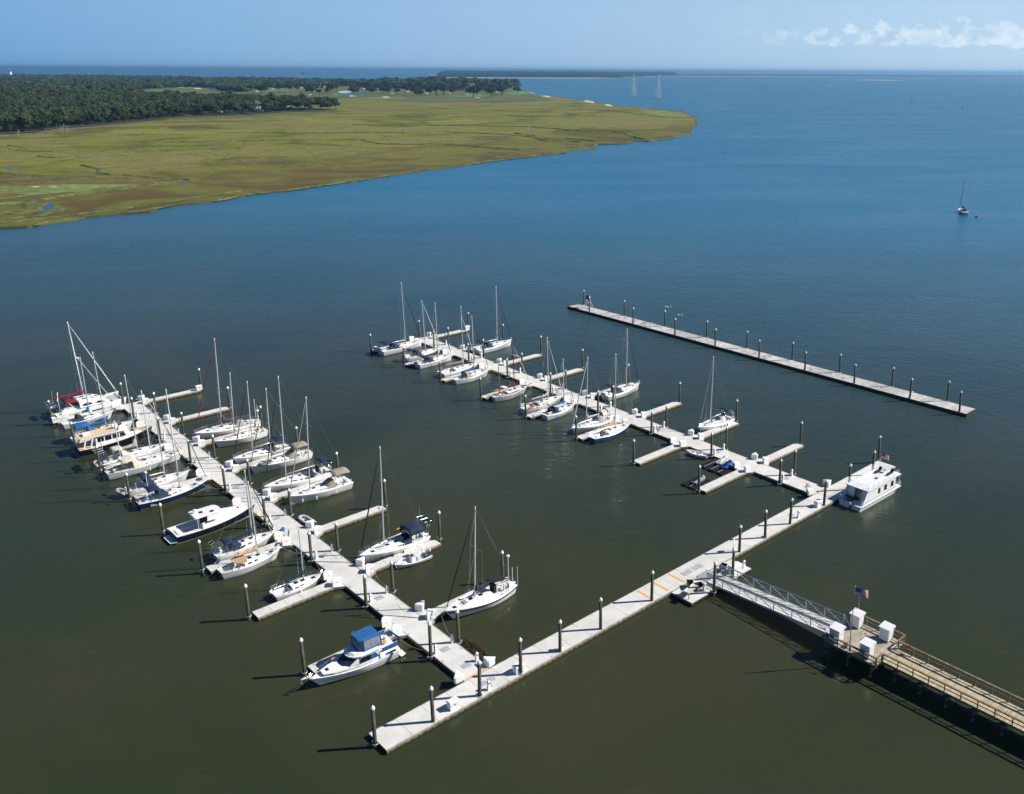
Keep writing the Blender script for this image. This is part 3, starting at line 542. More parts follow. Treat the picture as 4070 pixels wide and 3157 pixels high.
# entry walkway
t=dthing('walkway_dock','long concrete floating walkway joining both trunk docks in the foreground','dock',0,0)
deck_parts(t,((0,3.4),(97,3.25)),((0,0),(97,-.15)),3.06,conc)
cleat(t,[(k*6.1+3.0,0.22,1) for k in range(15)]+[(k*6.1+3.0,3.2,1) for k in range(12) if k not in(1,12)])
for b in (38.1,41.0,44.0): MB().box(b-.16,b+.16,0.35,3.1,DZ+.004,DZ+.008).build('orange_line',orangep,t)
for b in (45.55,46.45,47.65,48.55): MB().box(b-.36,b+.36,1.15,2.1,DZ+.004,DZ+.03).build('hatch_plate',greyp,t)
for b,a in ((12.9,1.75),(14.0,1.75),(69.6,1.7)): MB().box(b-.42,b+.42,a-.35,a+.35,DZ+.004,DZ+.03).build('hatch_plate',greyp,t)
lp_=MB(); lp_.box(41.0,53.0,-3.55,-0.20,DZ-.16,DZ); f2=MB(); f2.box(41.15,52.85,-3.4,-.25,-.35,DZ-.165); e2=MB(); e2.path([(40.95,-.15,DZ-.17),(40.95,-3.6,DZ-.17),(53.05,-3.6,DZ-.17),(53.05,-.15,DZ-.17)],.13,4)
t=dthing('landing_dock','square concrete landing float under the foot of the gangway','dock',0,0)
lp_.build('deck_panels',conc,t); f2.build('float',floatm,t); e2.build('edge_curb',waler,t)
rk=MB()
for b0,b1 in ((41.2,44.9),(50.2,52.9)):
    for k in range(int((b1-b0)/.45)+1): rk.box(b0+.45*k,b0+.45*k+.08,-3.74,-3.66,DZ-.6,DZ+.02)
    rk.box(b0,b1,-3.78,-3.70,DZ-.1,DZ-.02)
rk.build('fender_slats',bolt,t)
# trunk docks
for nm,sk,lab,a1 in (('A',skewA,'long concrete trunk dock on the left, crowded with boats on both sides',119.6),('B',skewB,'long concrete trunk dock in the middle distance leading to the far slips',119.8)):
    t=dthing('trunk_dock',lab,'dock',0,0); a0=3.46
    deck_parts(t,((sk(a0)[0],a0),(sk(a1)[0],a1)),((sk(a0)[1],a0),(sk(a1)[1],a1)),3.6,conc)
    cleat(t,[(sk(a)[0]+.25,a,0) for a in range(8,118,7)]+[(sk(a)[1]-.25,a+.5,0) for a in range(8,118,7)])
    for a in [9.7+14.55*i for i in range(8)]+[5.6]:
        c=sum(sk(a))/2; MB().box(c-.5,c+.5,a-.42,a+.42,DZ+.004,DZ+.03).build('hatch_plate',greyp,t)
    if nm=='A': MB().box(11.9,15.0,3.52,3.72,DZ+.004,DZ+.009).build('orange_line',orangep,t)
FA=[16.9+14.55*i for i in range(8)]
LA=['beside the blue canopied motor yacht','beside the small sloop with the outboard','beside the sloop with the tan cockpit canvas','beside the white topped navy motor cruiser','beside the dark blue hulled sloop','beside the cream canopied ketch','beside the black hulled trawler','beside the catamaran']
RA=['beside the sloop with the black hull stripe','beside the open white skiff','standing empty past the grey inflatable','beside the sloop with the big taupe bimini','beside the sloop with the tan bimini','beside the sloop with the plum sail cover','standing empty below the topmost left one','holding a white box, farthest on the left dock']
LB=['between the two black jet ski floats','standing empty left of the small skiff','beside the chalky blue hulled sloop','beside the person on the grey covered sloop','beside the ketch with the burgundy sail','beside the sloop with the royal blue sail cover','beside the sloop with red fenders','beside the farthest left navy canopied sloop']
RB=['standing empty nearest the houseboat','beside the lone sloop with the grey furled jib','standing empty behind the navy dodger sloop','beside the sloop with the white foredeck bundle','standing empty below the one with the bench','with a small wooden bench on it','beside the farthest right sloop with navy dodger','holding a white box, farthest on the middle dock']
proto={}
def finger(kind,i,b0,b1,ac,desc,side):
    '''b0 at the trunk, b1 at the tip; side=+1 tip towards +b'''
    t=dthing('finger_dock','narrow concrete finger dock '+desc,'dock',b0,ac,0,0 if side>0 else 0,'finger docks'); L=abs(b1-b0); s=side
    sh=0.0; a0,a1=-0.95,0.85
    l=((1.35*s,a1),(L*s,a1)); r=((1.35*s,a0),(L*s,a0))
    deck_parts(t,l,r,1.95,concf)
    gs=MB(); gs.prism([(0.01*s,-1.75),(1.33*s,a0),(1.33*s,a1),(0.01*s,2.75)],DZ-.16,DZ+.002); gs.build('gusset',conc,t)
    gf=MB(); gf.prism([(0.02*s,-1.6),(1.3*s,a0+.2),(1.3*s,a1-.2),(0.02*s,2.55)],-.3,DZ-.165); gf.build('float',floatm,t)
    ge=MB(); ge.prism([(0.0,-1.80),(1.33*s,a0-.05),(1.33*s,a0),(0.0,-1.75)],DZ-.34,DZ+.01); ge.prism([(0,2.75),(1.33*s,a1),(1.33*s,a1+.05),(0,2.80)],DZ-.34,DZ+.01); ge.build('edge_curb',edge,t)
    cleat(t,[((3.2+3.3*k)*s,a0+.18,1) for k in range(3)]+[((3.2+3.3*k)*s,a1-.18,1) for k in range(3)])
# ---------------------------------------------------------------- piles
pc=MB(); pc.path([(0,0,-2.5),(0,0,0.2),(0,0,4.45)],[0.20,0.20,0.185],12); PILE=pc.build('shaft',pilem,None,True); 
cp=MB(); cp.path([(0,0,4.40),(0,0,4.58)],[0.215,0.215],12); cp.path([(0,0,4.58),(0,0,4.86)],[0.225,0.01],12); PCAP=cp.build('cap',capm,None)
cl_=MB(); cl_.path([(0.30*math.cos(2*PI*k/12),0.30*math.sin(2*PI*k/12),DZ+.03) for k in range(12)],.045,5,0,True); cl_.box(-.06,.06,.28,.5,DZ-.06,DZ+.06); PCOL=cl_.build('collar',galv,None)
PM=(PILE.data,PCAP.data,PCOL.data)
for o in (PILE,PCAP,PCOL): bpy.data.objects.remove(o)
def pile(b,a,label,h=None,group='white capped dock piles',rot=None,collar=True):
    t=dthing('dock_pile',label,'pile',b,a,(h if h is not None else rnd.uniform(-.2,.2)),rot if rot is not None else 0,group)
    t.rotation_euler=(R(rnd.uniform(-1.1,1.1)),R(rnd.uniform(-1.1,1.1)),t.rotation_euler.z)
    for n,me in zip(('shaft','cap','collar'),PM):
        if n=='collar' and not collar: continue
        c=bpy.data.objects.new(n,me); sc.collection.objects.link(c); c.parent=t
for i in range(8):
    ac=FA[i]
    la,ra=skewA(ac); lb,rb=skewB(ac); s=0.8*i/7
    finger('LA',i,la,0.65+.1*i,ac-.1,LA[i],-1); pile(0.0+.1*i,ac+.15,'pile at the tip of the finger '+LA[i])
    finger('RA',i,ra,26.9+.1*i,ac-.1,RA[i],1); pile(27.45+.1*i,ac+.15,'pile at the tip of the finger '+RA[i])
    finger('LB',i,lb,66.5+.18*i,ac-.35,LB[i],-1); pile(66.0+.2*i,ac-.25,'pile at the tip of the finger '+LB[i])
    finger('RB',i,rb,93.3+.22*i,ac-.35,RB[i],1); pile(93.8+.22*i,ac-.2,'pile at the tip of the finger '+RB[i])
    # trunk side piles between fingers
    at_=9.6+14.4*i
    for sd,(x,dname,sn) in enumerate(((skewA(at_)[0]-.28,'left trunk dock','left'),(skewA(at_)[1]+.28,'left trunk dock','right'),(skewB(at_)[0]-.28,'middle trunk dock','left'),(skewB(at_)[1]+.28,'middle trunk dock','right'))):
        pile(x,at_+(0.15 if sd%2 else 0),'pile on the %s side of the %s, %s from the walkway'%(sn,dname,ORD[i]),rot=90 if sn=='left' else -90)
for x,nm in ((13.5,'left hand'),(81.6,'middle')): pile(x,119.95 if x<50 else 120.1,'pile at the very far end of the %s trunk dock'%nm)
dpl=[(5.6,.4),(11.4,.4),(16.9,.3),(22.6,.3),(29.0,.3),(37.8,.3),(55.4,.3),(61.2,.25),(67.2,.25),(76.0,.2),(83.5,.5),(91.2,.9)]
pile(-0.25,1.75,'pile at the near left end of the foreground walkway')
for k,(b,a) in enumerate(dpl): pile(b,a,'pile along the foreground walkway, %s from its near left end'%ORD[k] if k<10 else ['pile behind the houseboat stern','pile behind the houseboat flag'][k-10])
pile(44.9,-3.85,'pile left of the gangway foot'); pile(49.5,-3.2,'pile right of the gangway foot'); pile(97.4,3.3,'pile past the bow of the houseboat')
# ---------------------------------------------------------------- outer wave dock
t=dthing('outer_dock','long weathered outer dock lying alone in open water','dock',0,0)
m=MB(); n=58
for k in range(n):
    a0,a1=2.9+(118.4-2.9)*k/n,2.9+(118.4-2.9)*(k+1)/n-.04
    m.box(129.2,133.3,a0,a1,.42,.58)
m.build('deck_planks',outerw,t)
s_=MB(); s_.box(129.05,129.2,2.85,118.45,-.3,.62); s_.box(133.3,133.45,2.85,118.45,-.3,.62); s_.box(129.2,133.3,2.72,2.86,-.3,.62); s_.box(129.2,133.3,118.4,118.52,-.3,.62); s_.build('fascia',floatm,t)
f_=MB(); f_.box(129.3,133.2,3,118.3,-.5,.41); f_.build('float',floatm,t)
for k,a in enumerate([110,93.3,78.6,65.7,52.6,40.1,27.7,14.9,4.4]): pile(129.55,a,'pile on the near side of the outer dock, %s from its left end'%ORD[k],h=.05,group='outer dock piles',collar=False)
for k,a in enumerate([116.8,100.5,85.8,71.8,59.2,46.3,33.8,21.2,8.9]): pile(133.62,a,'pile on the far side of the outer dock, %s from its left end'%ORD[k],h=.05,group='outer dock piles')
t=dthing('outer_sign','white timber frame with a blue sign on the left end of the outer dock','sign',132.2,113.4,.58,0)
m=MB(); m.tube((0,-.8,0),(0,-.8,3.6),.07); m.tube((0,.8,0),(0,.8,3.6),.07); m.tube((0,-.8,.1),(0,.8,3.2),.05); m.tube((1.2,-.8,0),(0,-.8,2.2),.05); m.build('frame',whitespar,t); m=MB(); m.box(-.1,-.04,-.75,.75,2.3,3.5); m.build('panel',CAN['blue'],t)
# ---------------------------------------------------------------- dock boxes, pedestals, rings
def dockbox(b,a,deg,label,kind='tri'):
    t=dthing('dock_box',label,'dock box',b,a,DZ,deg,'white dock boxes')
    if kind=='tri':
        P=[(-.62,-.30),(.62,-.30),(.62,-.12),(.12,.55),(-.12,.55),(-.62,-.12)]; k=1.12
        MB().prism(P,0.02,.78).build('body',boxw,t); Q=[(x*k,y*k) for x,y in P]; MB().prism(Q,.78,.90,top=[(x*.95,y*.93) for x,y in P]).build('lid',boxw,t)
        m=MB(); m.box(-.10,.10,-.31,-.30,.42,.5); m.build('latch',bolt,t)
    else:
        MB().box(-.55,.55,-.35,.35,0.02,.85).build('body',boxw,t); P=[(-.62,-.42),(.62,-.42),(.62,.42),(-.62,.42)]; MB().prism(P,.85,.98,top=[(x*.9,y*.8) for x,y in P]).build('lid',boxw,t)
        m=MB(); m.box(-.14,.14,-.36,-.35,.5,.62); m.build('latch',bolt,t)
def pedestal(b,a,label,deg=0):
    t=dthing('power_pedestal',label,'power pedestal',b,a,DZ,deg,'white power pedestals')
    m=MB(); m.prism([(-.2,-.16),(.2,-.16),(.2,.16),(-.2,.16)],0,.75,top=[(-.13,-.11),(.13,-.11),(.13,.11),(-.13,.11)]); m.box(-.15,.15,-.13,.13,.75,1.0); m.build('housing',boxw,t)
    c=MB(); c.prism([(-.19,-.17),(.19,-.17),(.19,.17),(-.19,.17)],1.0,1.16,top=[(-.06,-.05),(.06,-.05),(.06,.05),(-.06,.05)]); c.build('lid',boxw,t)
    q=MB(); q.box(-.10,.10,-.15,-.13,.8,.93); q.box(-.10,.10,.13,.15,.8,.93); q.build('sockets',bolt,t)
    h=MB(); h.path([(.22+.12*math.cos(x),.12*math.sin(x),.5+.16*math.sin(x*1.0)) for x in [2*PI*k/10 for k in range(10)]],.025,5,0,True); h.build('hose_coil',CAN['teal'],t)
def ring(b,a,label):
    t=dthing('life_ring',label,'life ring',b,a,DZ,0,'red life rings'); m=MB(); m.tube((0,0,0),(0,0,1.35),.05); m.box(-.16,.16,.0,.06,1.2,1.5); m.build('post',boxw,t)
    m=MB(); m.path([(.30*math.cos(x),-.10,.85+.30*math.sin(x)) for x in [2*PI*k/14 for k in range(14)]],.065,6,0,True); m.build('ring',redm,t)
for i in range(8):
    a=15.0+14.5*i
    la,ra=skewA(a); lb,rb=skewB(a)
    for (b,deg,nm,ds) in ((ra+.75,0,RA[i],1),(la-.75,180,LA[i],-1),(rb+.75,0,RB[i],1),(lb-.75,180,LB[i],-1)):
        d2=0 if b<40 else -.3
        dockbox(b,a+3.5+d2,deg+180 if ds>0 else 0,'dock box, far corner, root of finger '+nm)
        dockbox(b-.05*ds,a+1.25+d2,deg+(0 if ds>0 else 180),'dock box, near corner, root of finger '+nm)
    ap=9.9+14.4*i
    la,ra=skewA(ap); lb,rb=skewB(ap)
    for x,off,sn in ((la+.5,-.1,'left side of the left trunk dock'),(ra-.35,.3,'right side of the left trunk dock'),(lb+.5,-.35,'left side of the middle trunk dock'),(rb-.35,-.1,'right side of the middle trunk dock')):
        if i==7 and 'middle' in sn and 'left' in sn: continue
        pedestal(x,ap+off,'power pedestal on the %s, %s from the walkway'%(sn,ORD[i]),90)
for b,a,d,l in ((15.3,3.9,135,'white dock box right of the orange line where trunk dock meets walkway'),(11.2,4.0,225,'white dock box left of the orange line where trunk dock meets walkway'),(82.3,3.7,135,'white dock box by the corner where the middle trunk dock meets the walkway, right one'),(77.5,3.9,225,'white dock box by the corner where the middle trunk dock meets the walkway, left one')): dockbox(b,a,d,l)
dockbox(8.3,.75,0,'white dock box on the near left part of the foreground walkway','sq'); dockbox(75.0,.65,0,'white dock box on the walkway next to the houseboat stern','sq')
dockbox(16.9,.7,0,'small white box on the walkway past the orange line','sq')
dockbox(0.9,118.3,90,'white dock box on the finger tip behind the catamaran','sq'); dockbox(27.4,118.2,0,'white dock box on the tip of the farthest right finger of the left dock','sq'); dockbox(94.6,118.2,0,'white dock box on the far tip near the end of the middle dock','sq'); dockbox(68.2,117.7,90,'white dock box on the finger tip left of the farthest sloop','sq')
pedestal(12.7,.5,'white power pedestal near the orange line on the walkway'); pedestal(22.9,.55,'white power pedestal in the middle of the foreground walkway'); pedestal(69.7,.5,'white power pedestal on the walkway left of the houseboat'); pedestal(52.4,-2.8,'white power pedestal at the right corner of the landing'); pedestal(44.3,-2.8,'white power pedestal by the fish table'); pedestal(14.75,5.4,'white power pedestal by the reed raft'); 
for b,a,l in ((79.1,94.3,'red life ring on the middle dock near the blue covered sloop'),(78.9,65.4,'red life ring on the middle dock beside the grey covered sloop'),(78.6,37.1,'red life ring on the middle dock above the empty finger'),(78.4,5.0,'red life ring at the corner near the houseboat')): ring(b,a,l)
# landing furniture --------------------------------------------------
t=dthing('fish_table','pale fish cleaning table with raised back edge on the landing','table',42.3,-2.3,DZ,8)
m=MB(); m.box(-1.1,1.1,-.35,.35,.86,.92); m.build('top',mat('table_top',(0.6,0.55,0.45),.6,var=.2,scale=3),t); m=MB(); m.box(-1.1,1.1,.35,.40,.86,1.08); m.box(-1.14,-1.1,-.35,.4,.86,1.02); m.build('back_edge',boxw,t)
for x in (-1.0,1.0):
    for y in (-.3,.3): MB().box(x-.035,x+.035,y-.035,y+.035,0,.86).build('leg',bolt,t)
def cart(b,a,deg,label):
    t=dthing('dock_cart',label,'cart',b,a,DZ,deg,'black dock carts')
    m=MB(); P=[(-.45,-.3),(.45,-.3),(.45,.3),(-.45,.3)]; T=[(-.62,-.42),(.62,-.42),(.62,.42),(-.62,.42)]
    m.prism(P,.35,.37); n=4; vs=[(x,y,.37) for x,y in P]+[(x,y,.75) for x,y in T]; m.add(vs,[(i,(i+1)%4,4+(i+1)%4,4+i) for i in range(4)]); m.build('tub',black,t)
    for y in (-.38,.38):
        w_=MB(); w_.path([(.1+.25*math.cos(q),y,.27+.25*math.sin(q)) for q in [2*PI*k/12 for k in range(12)]],.04,5,0,True)
        for q in range(3): w_.tube((.1+.25*math.cos(q*1.05),y,.27+.25*math.sin(q*1.05)),(.1-.25*math.cos(q*1.05),y,.27-.25*math.sin(q*1.05)),.012,n=4)
        w_.build('wheel',galv,t)
    h=MB(); h.path([(-.6,-.3,.7),(-1.15,-.3,.85),(-1.15,.3,.85),(-.6,.3,.7)],.02,5); h.tube((-.5,-.3,.4),(-.5,-.3,0),.02); h.tube((-.5,.3,.4),(-.5,.3,0),.02); h.build('handle',galv,t)
cart(43.6,-1.0,50,'black dock cart nearest the fish table'); cart(44.0,-2.0,160,'black dock cart between the fish table and the gangway pile'); cart(49.9,-1.3,200,'black dock cart right of the gangway foot')
t=dthing('storage_bin','large white storage bin on the landing right of the gangway','bin',50.9,-2.5,DZ,-5); MB().box(-.85,.85,-.45,.45,0,.85).build('body',boxw,t); MB().prism([(-.92,-.5),(.92,-.5),(.92,.5),(-.92,.5)],.85,1.0,top=[(-.85,-.4),(.85,-.4),(.85,.4),(-.85,.4)]).build('lid',boxw,t)
t=dthing('sign_board','small white notice board beside the walkway pile','sign',55.0,1.0,DZ,20); MB().tube((0,0,0),(0,0,1.9),.04).build('post',boxw,t); MB().box(-.3,.3,-.03,.0,1.1,1.9).build('panel',boxw,t)
t=dthing('dock_bench','small wooden slatted steps on a right hand finger dock','bench',88.6,91.0,DZ,90); m=MB()
for k in range(4): m.box(-.9,.9,-.8+.4*k,-.5+.4*k,.3+.12*k,.36+.12*k)
m.build('slats',mat('grey_timber',(.33,.27,.2),.9,var=.3,scale=3),t); m=MB(); m.box(-.85,-.75,-.8,.7,0,.5); m.box(.75,.85,-.8,.7,0,.5); m.build('frame',bolt,t)
# bicycle
t=dthing('bicycle','dark bicycle parked at the edge of the left trunk dock','bicycle',12.6,47.0,DZ,60); 
for x in (-.5,.5):
    w_=MB(); w_.path([(x+.32*math.cos(q),0,.34+.32*math.sin(q)) for q in [2*PI*k/14 for k in range(14)]],.025,5,0,True)
    for q in range(4): w_.tube((x+.3*math.cos(q*.785),0,.34+.3*math.sin(q*.785)),(x-.3*math.cos(q*.785),0,.34-.3*math.sin(q*.785)),.006,n=3)
    w_.build('wheel',black,t)
m=MB(); m.path([(-.5,0,.34),(-.15,0,.36),(.4,0,.75),(.5,0,.34)],.02); m.path([(-.5,0,.34),(-.22,0,.8),(.38,0,.85)],.02); m.path([(-.15,0,.36),(-.25,0,.92)],.02); m.build('frame',black,t); m=MB(); m.path([(.32,-.28,1.0),(.38,0,.95),(.32,.28,1.0)],.015); m.build('handlebar',steel,t); m=MB(); m.ball((-.27,0,.94),.08,.04); m.build('saddle',black,t)
t=dthing('tarp_bundle','blue tarp bundle beside the bicycle on the dock','tarp',12.55,48.9,DZ,30); m=MB(); m.ball((0,0,.25),.35,.3,rx=.5); m.ball((.3,.1,.4),.2,.2); m.build('bundle',CAN['blue'],t)
# ---------------------------------------------------------------- gangway and pier
def lerp(a,b,u): return a+(b-a)*u
t=dthing('gangway','grey aluminium truss gangway sloping from the landing up to the pier','gangway',0,0)
g0,g1=-1.9,-20.2; zf=lambda a:lerp(.72,1.86,(a-g0)/(g1-g0))
m=MB()
for k in range(92):
    a=g0+(g1-g0)*k/92; a2=g0+(g1-g0)*(k+.88)/92; z=zf(a); z2=zf(a2); m.add([(45.95,a,z),(48.6,a,z),(48.6,a2,z2),(45.95,a2,z2),(45.95,a,z-.04),(48.6,a,z-.04),(48.6,a2,z2-.04),(45.95,a2,z2-.04)],[(0,1,2,3),(4,7,6,5),(0,4,5,1),(1,5,6,2),(2,6,7,3),(3,7,4,0)])
m.build('deck',mat('alloy_deck',(.66,.64,.60),.7,var=.15,scale=1.5,island=.12),t)
for side,x in enumerate((45.8,48.75)):
    m=MB(); H=1.3; nb=7
    m.box  # rails
    for hz,rr in ((0,.12),(H,.085)): m.path([(x,g0,zf(g0)+hz),(x,g1,zf(g1)+hz)],rr,4)
    for hz in (.45,.8): m.path([(x,g0,zf(g0)+hz),(x,g1,zf(g1)+hz)],.032,4)
    for k in range(nb+1):
        a=g0+(g1-g0)*k/nb; m.path([(x,a,zf(a)-.1),(x,a,zf(a)+H)],.065,4)
        if k<nb: a2=g0+(g1-g0)*(k+1)/nb; m.path([(x,a,zf(a)+H),(x,a2,zf(a2))],.065,4)
    m.path([(x,g1+.1,zf(g1)+H),(x,g1-1.0,zf(g1)+.05)],.05,4)
    m.build('truss_rail',mat('pale_alloy',(.66,.68,.68),.4,.2,var=.1,scale=2),t)
m=MB(); m.path([(47.25,g0,zf(g0)+.02),(47.25,g1,zf(g1)+.02)],.05,4); 
for k in range(10): a=g0+(g1-g0)*k/9; m.box(45.8,48.75,a-.05,a+.05,zf(a)-.18,zf(a)-.06)
m.build('frame',galv,t)
m=MB(); m.prism([(45.9,-1.9),(48.65,-1.9),(48.4,.2),(46.2,.2)],DZ+.01,DZ+.06); m.build('transition_plate',mat('grey_ramp',(.33,.34,.36),.6,var=.2,scale=3),t)
PZ=1.85
t=dthing('timber_pier','timber pier on piles with brown railings and a widened end','pier',0,0)
def planks(x0,x1,a0,a1,w,m,name):
    q=MB(); k=0; a=a0
    while a<a1-.01: q.box(x0+rnd.uniform(-.02,.02),x1+rnd.uniform(-.02,.02),a,min(a+w-.012,a1),PZ-.06,PZ+rnd.uniform(0,.006)); a+=w
    q.build(name,m,t)
planks(45.8,49.0,-75,-26.95,.17,pierw,'deck_planks'); planks(44.5,50.6,-26.9,-20.3,.17,pierold,'platform_planks')
m=MB(); 
for x in (46.0,47.4,48.8): m.box(x-.08,x+.08,-75,-27,PZ-.36,PZ-.065)
for x in (44.7,46.2,47.6,49,50.4): m.box(x-.08,x+.08,-26.9,-20.4,PZ-.36,PZ-.065)
m.build('joist',railw,t)
for k in range(17):
    a=-28.7-2.95*k; MB().box(45.5,49.3,a-.12,a+.12,PZ-.62,PZ-.37).build('cross_beam',railw,t)
    for x in (45.95,48.85):
        q=MB(); q.path([(x,a+.25,-2.5),(x,a+.25,PZ-.38)],.17,8); q.build('pier_pile',pilem,t)
for a in (-20.7,-23.6,-26.5):
    MB().box(44.4,50.7,a-.12,a+.12,PZ-.62,PZ-.37).build('cross_beam',railw,t)
    for x in (44.7,47.6,50.4): q=MB(); q.path([(x,a+.25,-2.5),(x,a+.25,PZ-.38)],.17,8); q.build('pier_pile',pilem,t)
def rail(pts,posts=True,sp=1.75):
    for i in range(len(pts)-1):
        a,b=Vector(pts[i]),Vector(pts[i+1]); L=(b-a).length; n=max(1,round(L/sp)); d=(b-a).normalized(); nn=Vector((-d.y,d.x)); m=MB()
        def bar(z0,z1,w): m.prism([tuple(a+nn*w),tuple(b+nn*w),tuple(b-nn*w),tuple(a-nn*w)],PZ+z0,PZ+z1)
        bar(1.0,1.05,.11); bar(.86,.96,.02); bar(.42,.53,.02)
        for k in range(n+1):
            p=a+(b-a)*k/n; m.prism([(p.x-.05,p.y-.05),(p.x+.05,p.y-.05),(p.x+.05,p.y+.05),(p.x-.05,p.y+.05)],PZ-.4,PZ+.998)
        m.build('railing',railw,t)
rail([(45.72,-75),(45.72,-27.0)]); rail([(49.08,-75),(49.08,-27.0)]); rail([(44.45,-20.5),(44.45,-26.85)]); rail([(44.5,-26.92),(45.6,-26.92)]); rail([(50.65,-20.5),(50.65,-26.85)]); rail([(49.2,-26.92),(50.6,-26.92)]); rail([(49.5,-20.42),(50.6,-20.42)])
def shed(b,a,label,deg=0):
    t=dthing('white_shed',label,'utility box',b,a,PZ,deg,'white sheds on the pier end')
    MB().box(-.53,.53,-.56,.56,.12,1.62).build('body',boxw,t); m=MB(); m.add([(-.66,-.70,1.62),(.66,-.70,1.62),(.66,.70,1.62),(-.66,.70,1.62),(-.66,-.70,1.69),(.66,-.70,1.84),(.66,.70,1.84),(-.66,.70,1.69)],[(0,3,2,1),(4,5,6,7),(0,1,5,4),(1,2,6,5),(2,3,7,6),(3,0,4,7)]); m.build('roof',boxw,t)
    m=MB(); m.box(-.54,-.53,-.012,.012,.2,1.55); m.box(-.46,.46,-.575,-.562,.2,1.55); m.build('door',boxw,t); m=MB(); m.box(-.55,-.53,.08,.12,.95,1.1); m.box(.05,.12,-.59,-.575,.95,1.05); m.build('handle',bolt,t); MB().box(-.48,.48,-.5,.5,0,.115).build('base',bolt,t)
shed(49.65,-21.35,'white shed at the far left corner of the pier end'); shed(49.75,-25.1,'white shed at the far right corner of the pier end'); shed(45.5,-21.3,'white shed beside the top of the gangway on the near side'); shed(45.4,-25.2,'white shed on the near side right of the flagpole')
# flag
def flagmesh(parent,L,Hh,pos,yaw,name='flag',wave=.22,droop=.25):
    nx,ny=24,13; m=MB(); vs=[]
    for j in range(ny+1):
        for i in range(nx+1):
            u=i/nx; v=j/ny; x=L*u*(1-.06*u); y=wave*math.sin(u*6.0+v*1.2)*u*L*.35; z=Hh*(v-1)-droop*L*u*u+.03*math.sin(u*9+2*v)
            vs.append((pos[0]+x*math.cos(yaw)-y*math.sin(yaw),pos[1]+x*math.sin(yaw)+y*math.cos(yaw),pos[2]+z))
    m.v=vs
    for j in range(ny):
        for i in range(nx):
            m.f.append((j*(nx+1)+i,j*(nx+1)+i+1,(j+1)*(nx+1)+i+1,(j+1)*(nx+1)+i)); m.mi.append(2 if (i<nx*.42 and j>=6) else (0 if j%2==0 else 1))
    f=m.build(name,[mat('flag_red',(.45,.02,.04),.8,var=.1,scale=3),mat('flag_white',(.75,.74,.72),.8,var=.05,scale=3),mat('flag_blue',(.015,.025,.12),.8,var=.1,scale=3)],parent,True,False)
    s=MB()
    for r in range(9):
        for c in range(6 if r%2==0 else 5):
            u=(.42)*((c+.5)/6+(0 if r%2==0 else 1/12)); v=6/13+(7/13)*(r+.6)/9.2; x=L*u*(1-.06*u); y=wave*math.sin(u*6.0+v*1.2)*u*L*.35; z=Hh*(v-1)-droop*L*u*u+.03*math.sin(u*9+2*v); a=L*.011
            for sgn in (-.012,.012):
                yy=y+sgn; q=[]
                for k in range(10):
                    rr=a if k%2==0 else a*.42; q.append((x+rr*math.sin(k*PI/5),z+rr*math.cos(k*PI/5)))
                s.add([(pos[0]+qx*math.cos(yaw)-yy*math.sin(yaw),pos[1]+qx*math.sin(yaw)+yy*math.cos(yaw),pos[2]+qz) for qx,qz in q],[tuple(range(10))])
    s.build('stars',mat('star_white',(.8,.8,.8),.8,var=.05,scale=3),f,recalc=False)
t=dthing('flagpole','tall flagpole on the pier end, flying a striped flag with a blue canton','flagpole',44.8,-23.4,PZ,0)
m=MB(); m.path([(0,0,0),(0,0,8.1)],[.065,.04],8); m.ball((0,0,8.15),.08); m.build('pole',galv,t); flagmesh(t,1.65,1.0,(0.03,0,7.95),-AX+R(5))
t=dthing('pier_lamp','white lamp on a thin curved post at the pier end','lamp',50.4,-21.0,PZ,0); m=MB(); m.path([(0,0,0),(0,0,3.9),(-.1,-.3,4.1),(-.15,-.8,4.05)],.035,6); m.build('post',galv,t); m=MB(); m.path([(-.15,-.8,4.05),(-.15,-.8,3.85)],[.08,.2],10); m.build('lamp_shade',boxw,t)
t=dthing('pier_lamp','thin hooked lamp post beside the near white shed','lamp',45.0,-24.5,PZ,0); m=MB(); m.path([(0,0,0),(0,0,2.8),(.15,-.2,3.1),(.2,-.5,2.9)],.025,6); m.build('post',galv,t); m=MB(); m.path([(.2,-.5,2.9),(.2,-.5,2.75)],[.05,.16],8); m.build('lamp_shade',galv,t)
t=dthing('fire_box','red extinguisher box on the far pier railing','extinguisher box',49.0,-28.3,PZ+.45,0); MB().box(-.1,.1,-.18,.18,0,.6).build('case',redm,t); MB().box(-.115,-.10,-.1,.1,.2,.35).build('window',boxw,t)
t=dthing('rope_heap','small coil of ropes on the near side of the pier end','rope coil',45.0,-22.7,PZ,0); m=MB()
for k in range(4): m.path([(.3*math.cos(q)+.05*k,.25*math.sin(q),.05+.07*k) for q in [2*PI*j/10 for j in range(10)]],.035,5,0,True)
m.build('coil',CAN['teal'],t)
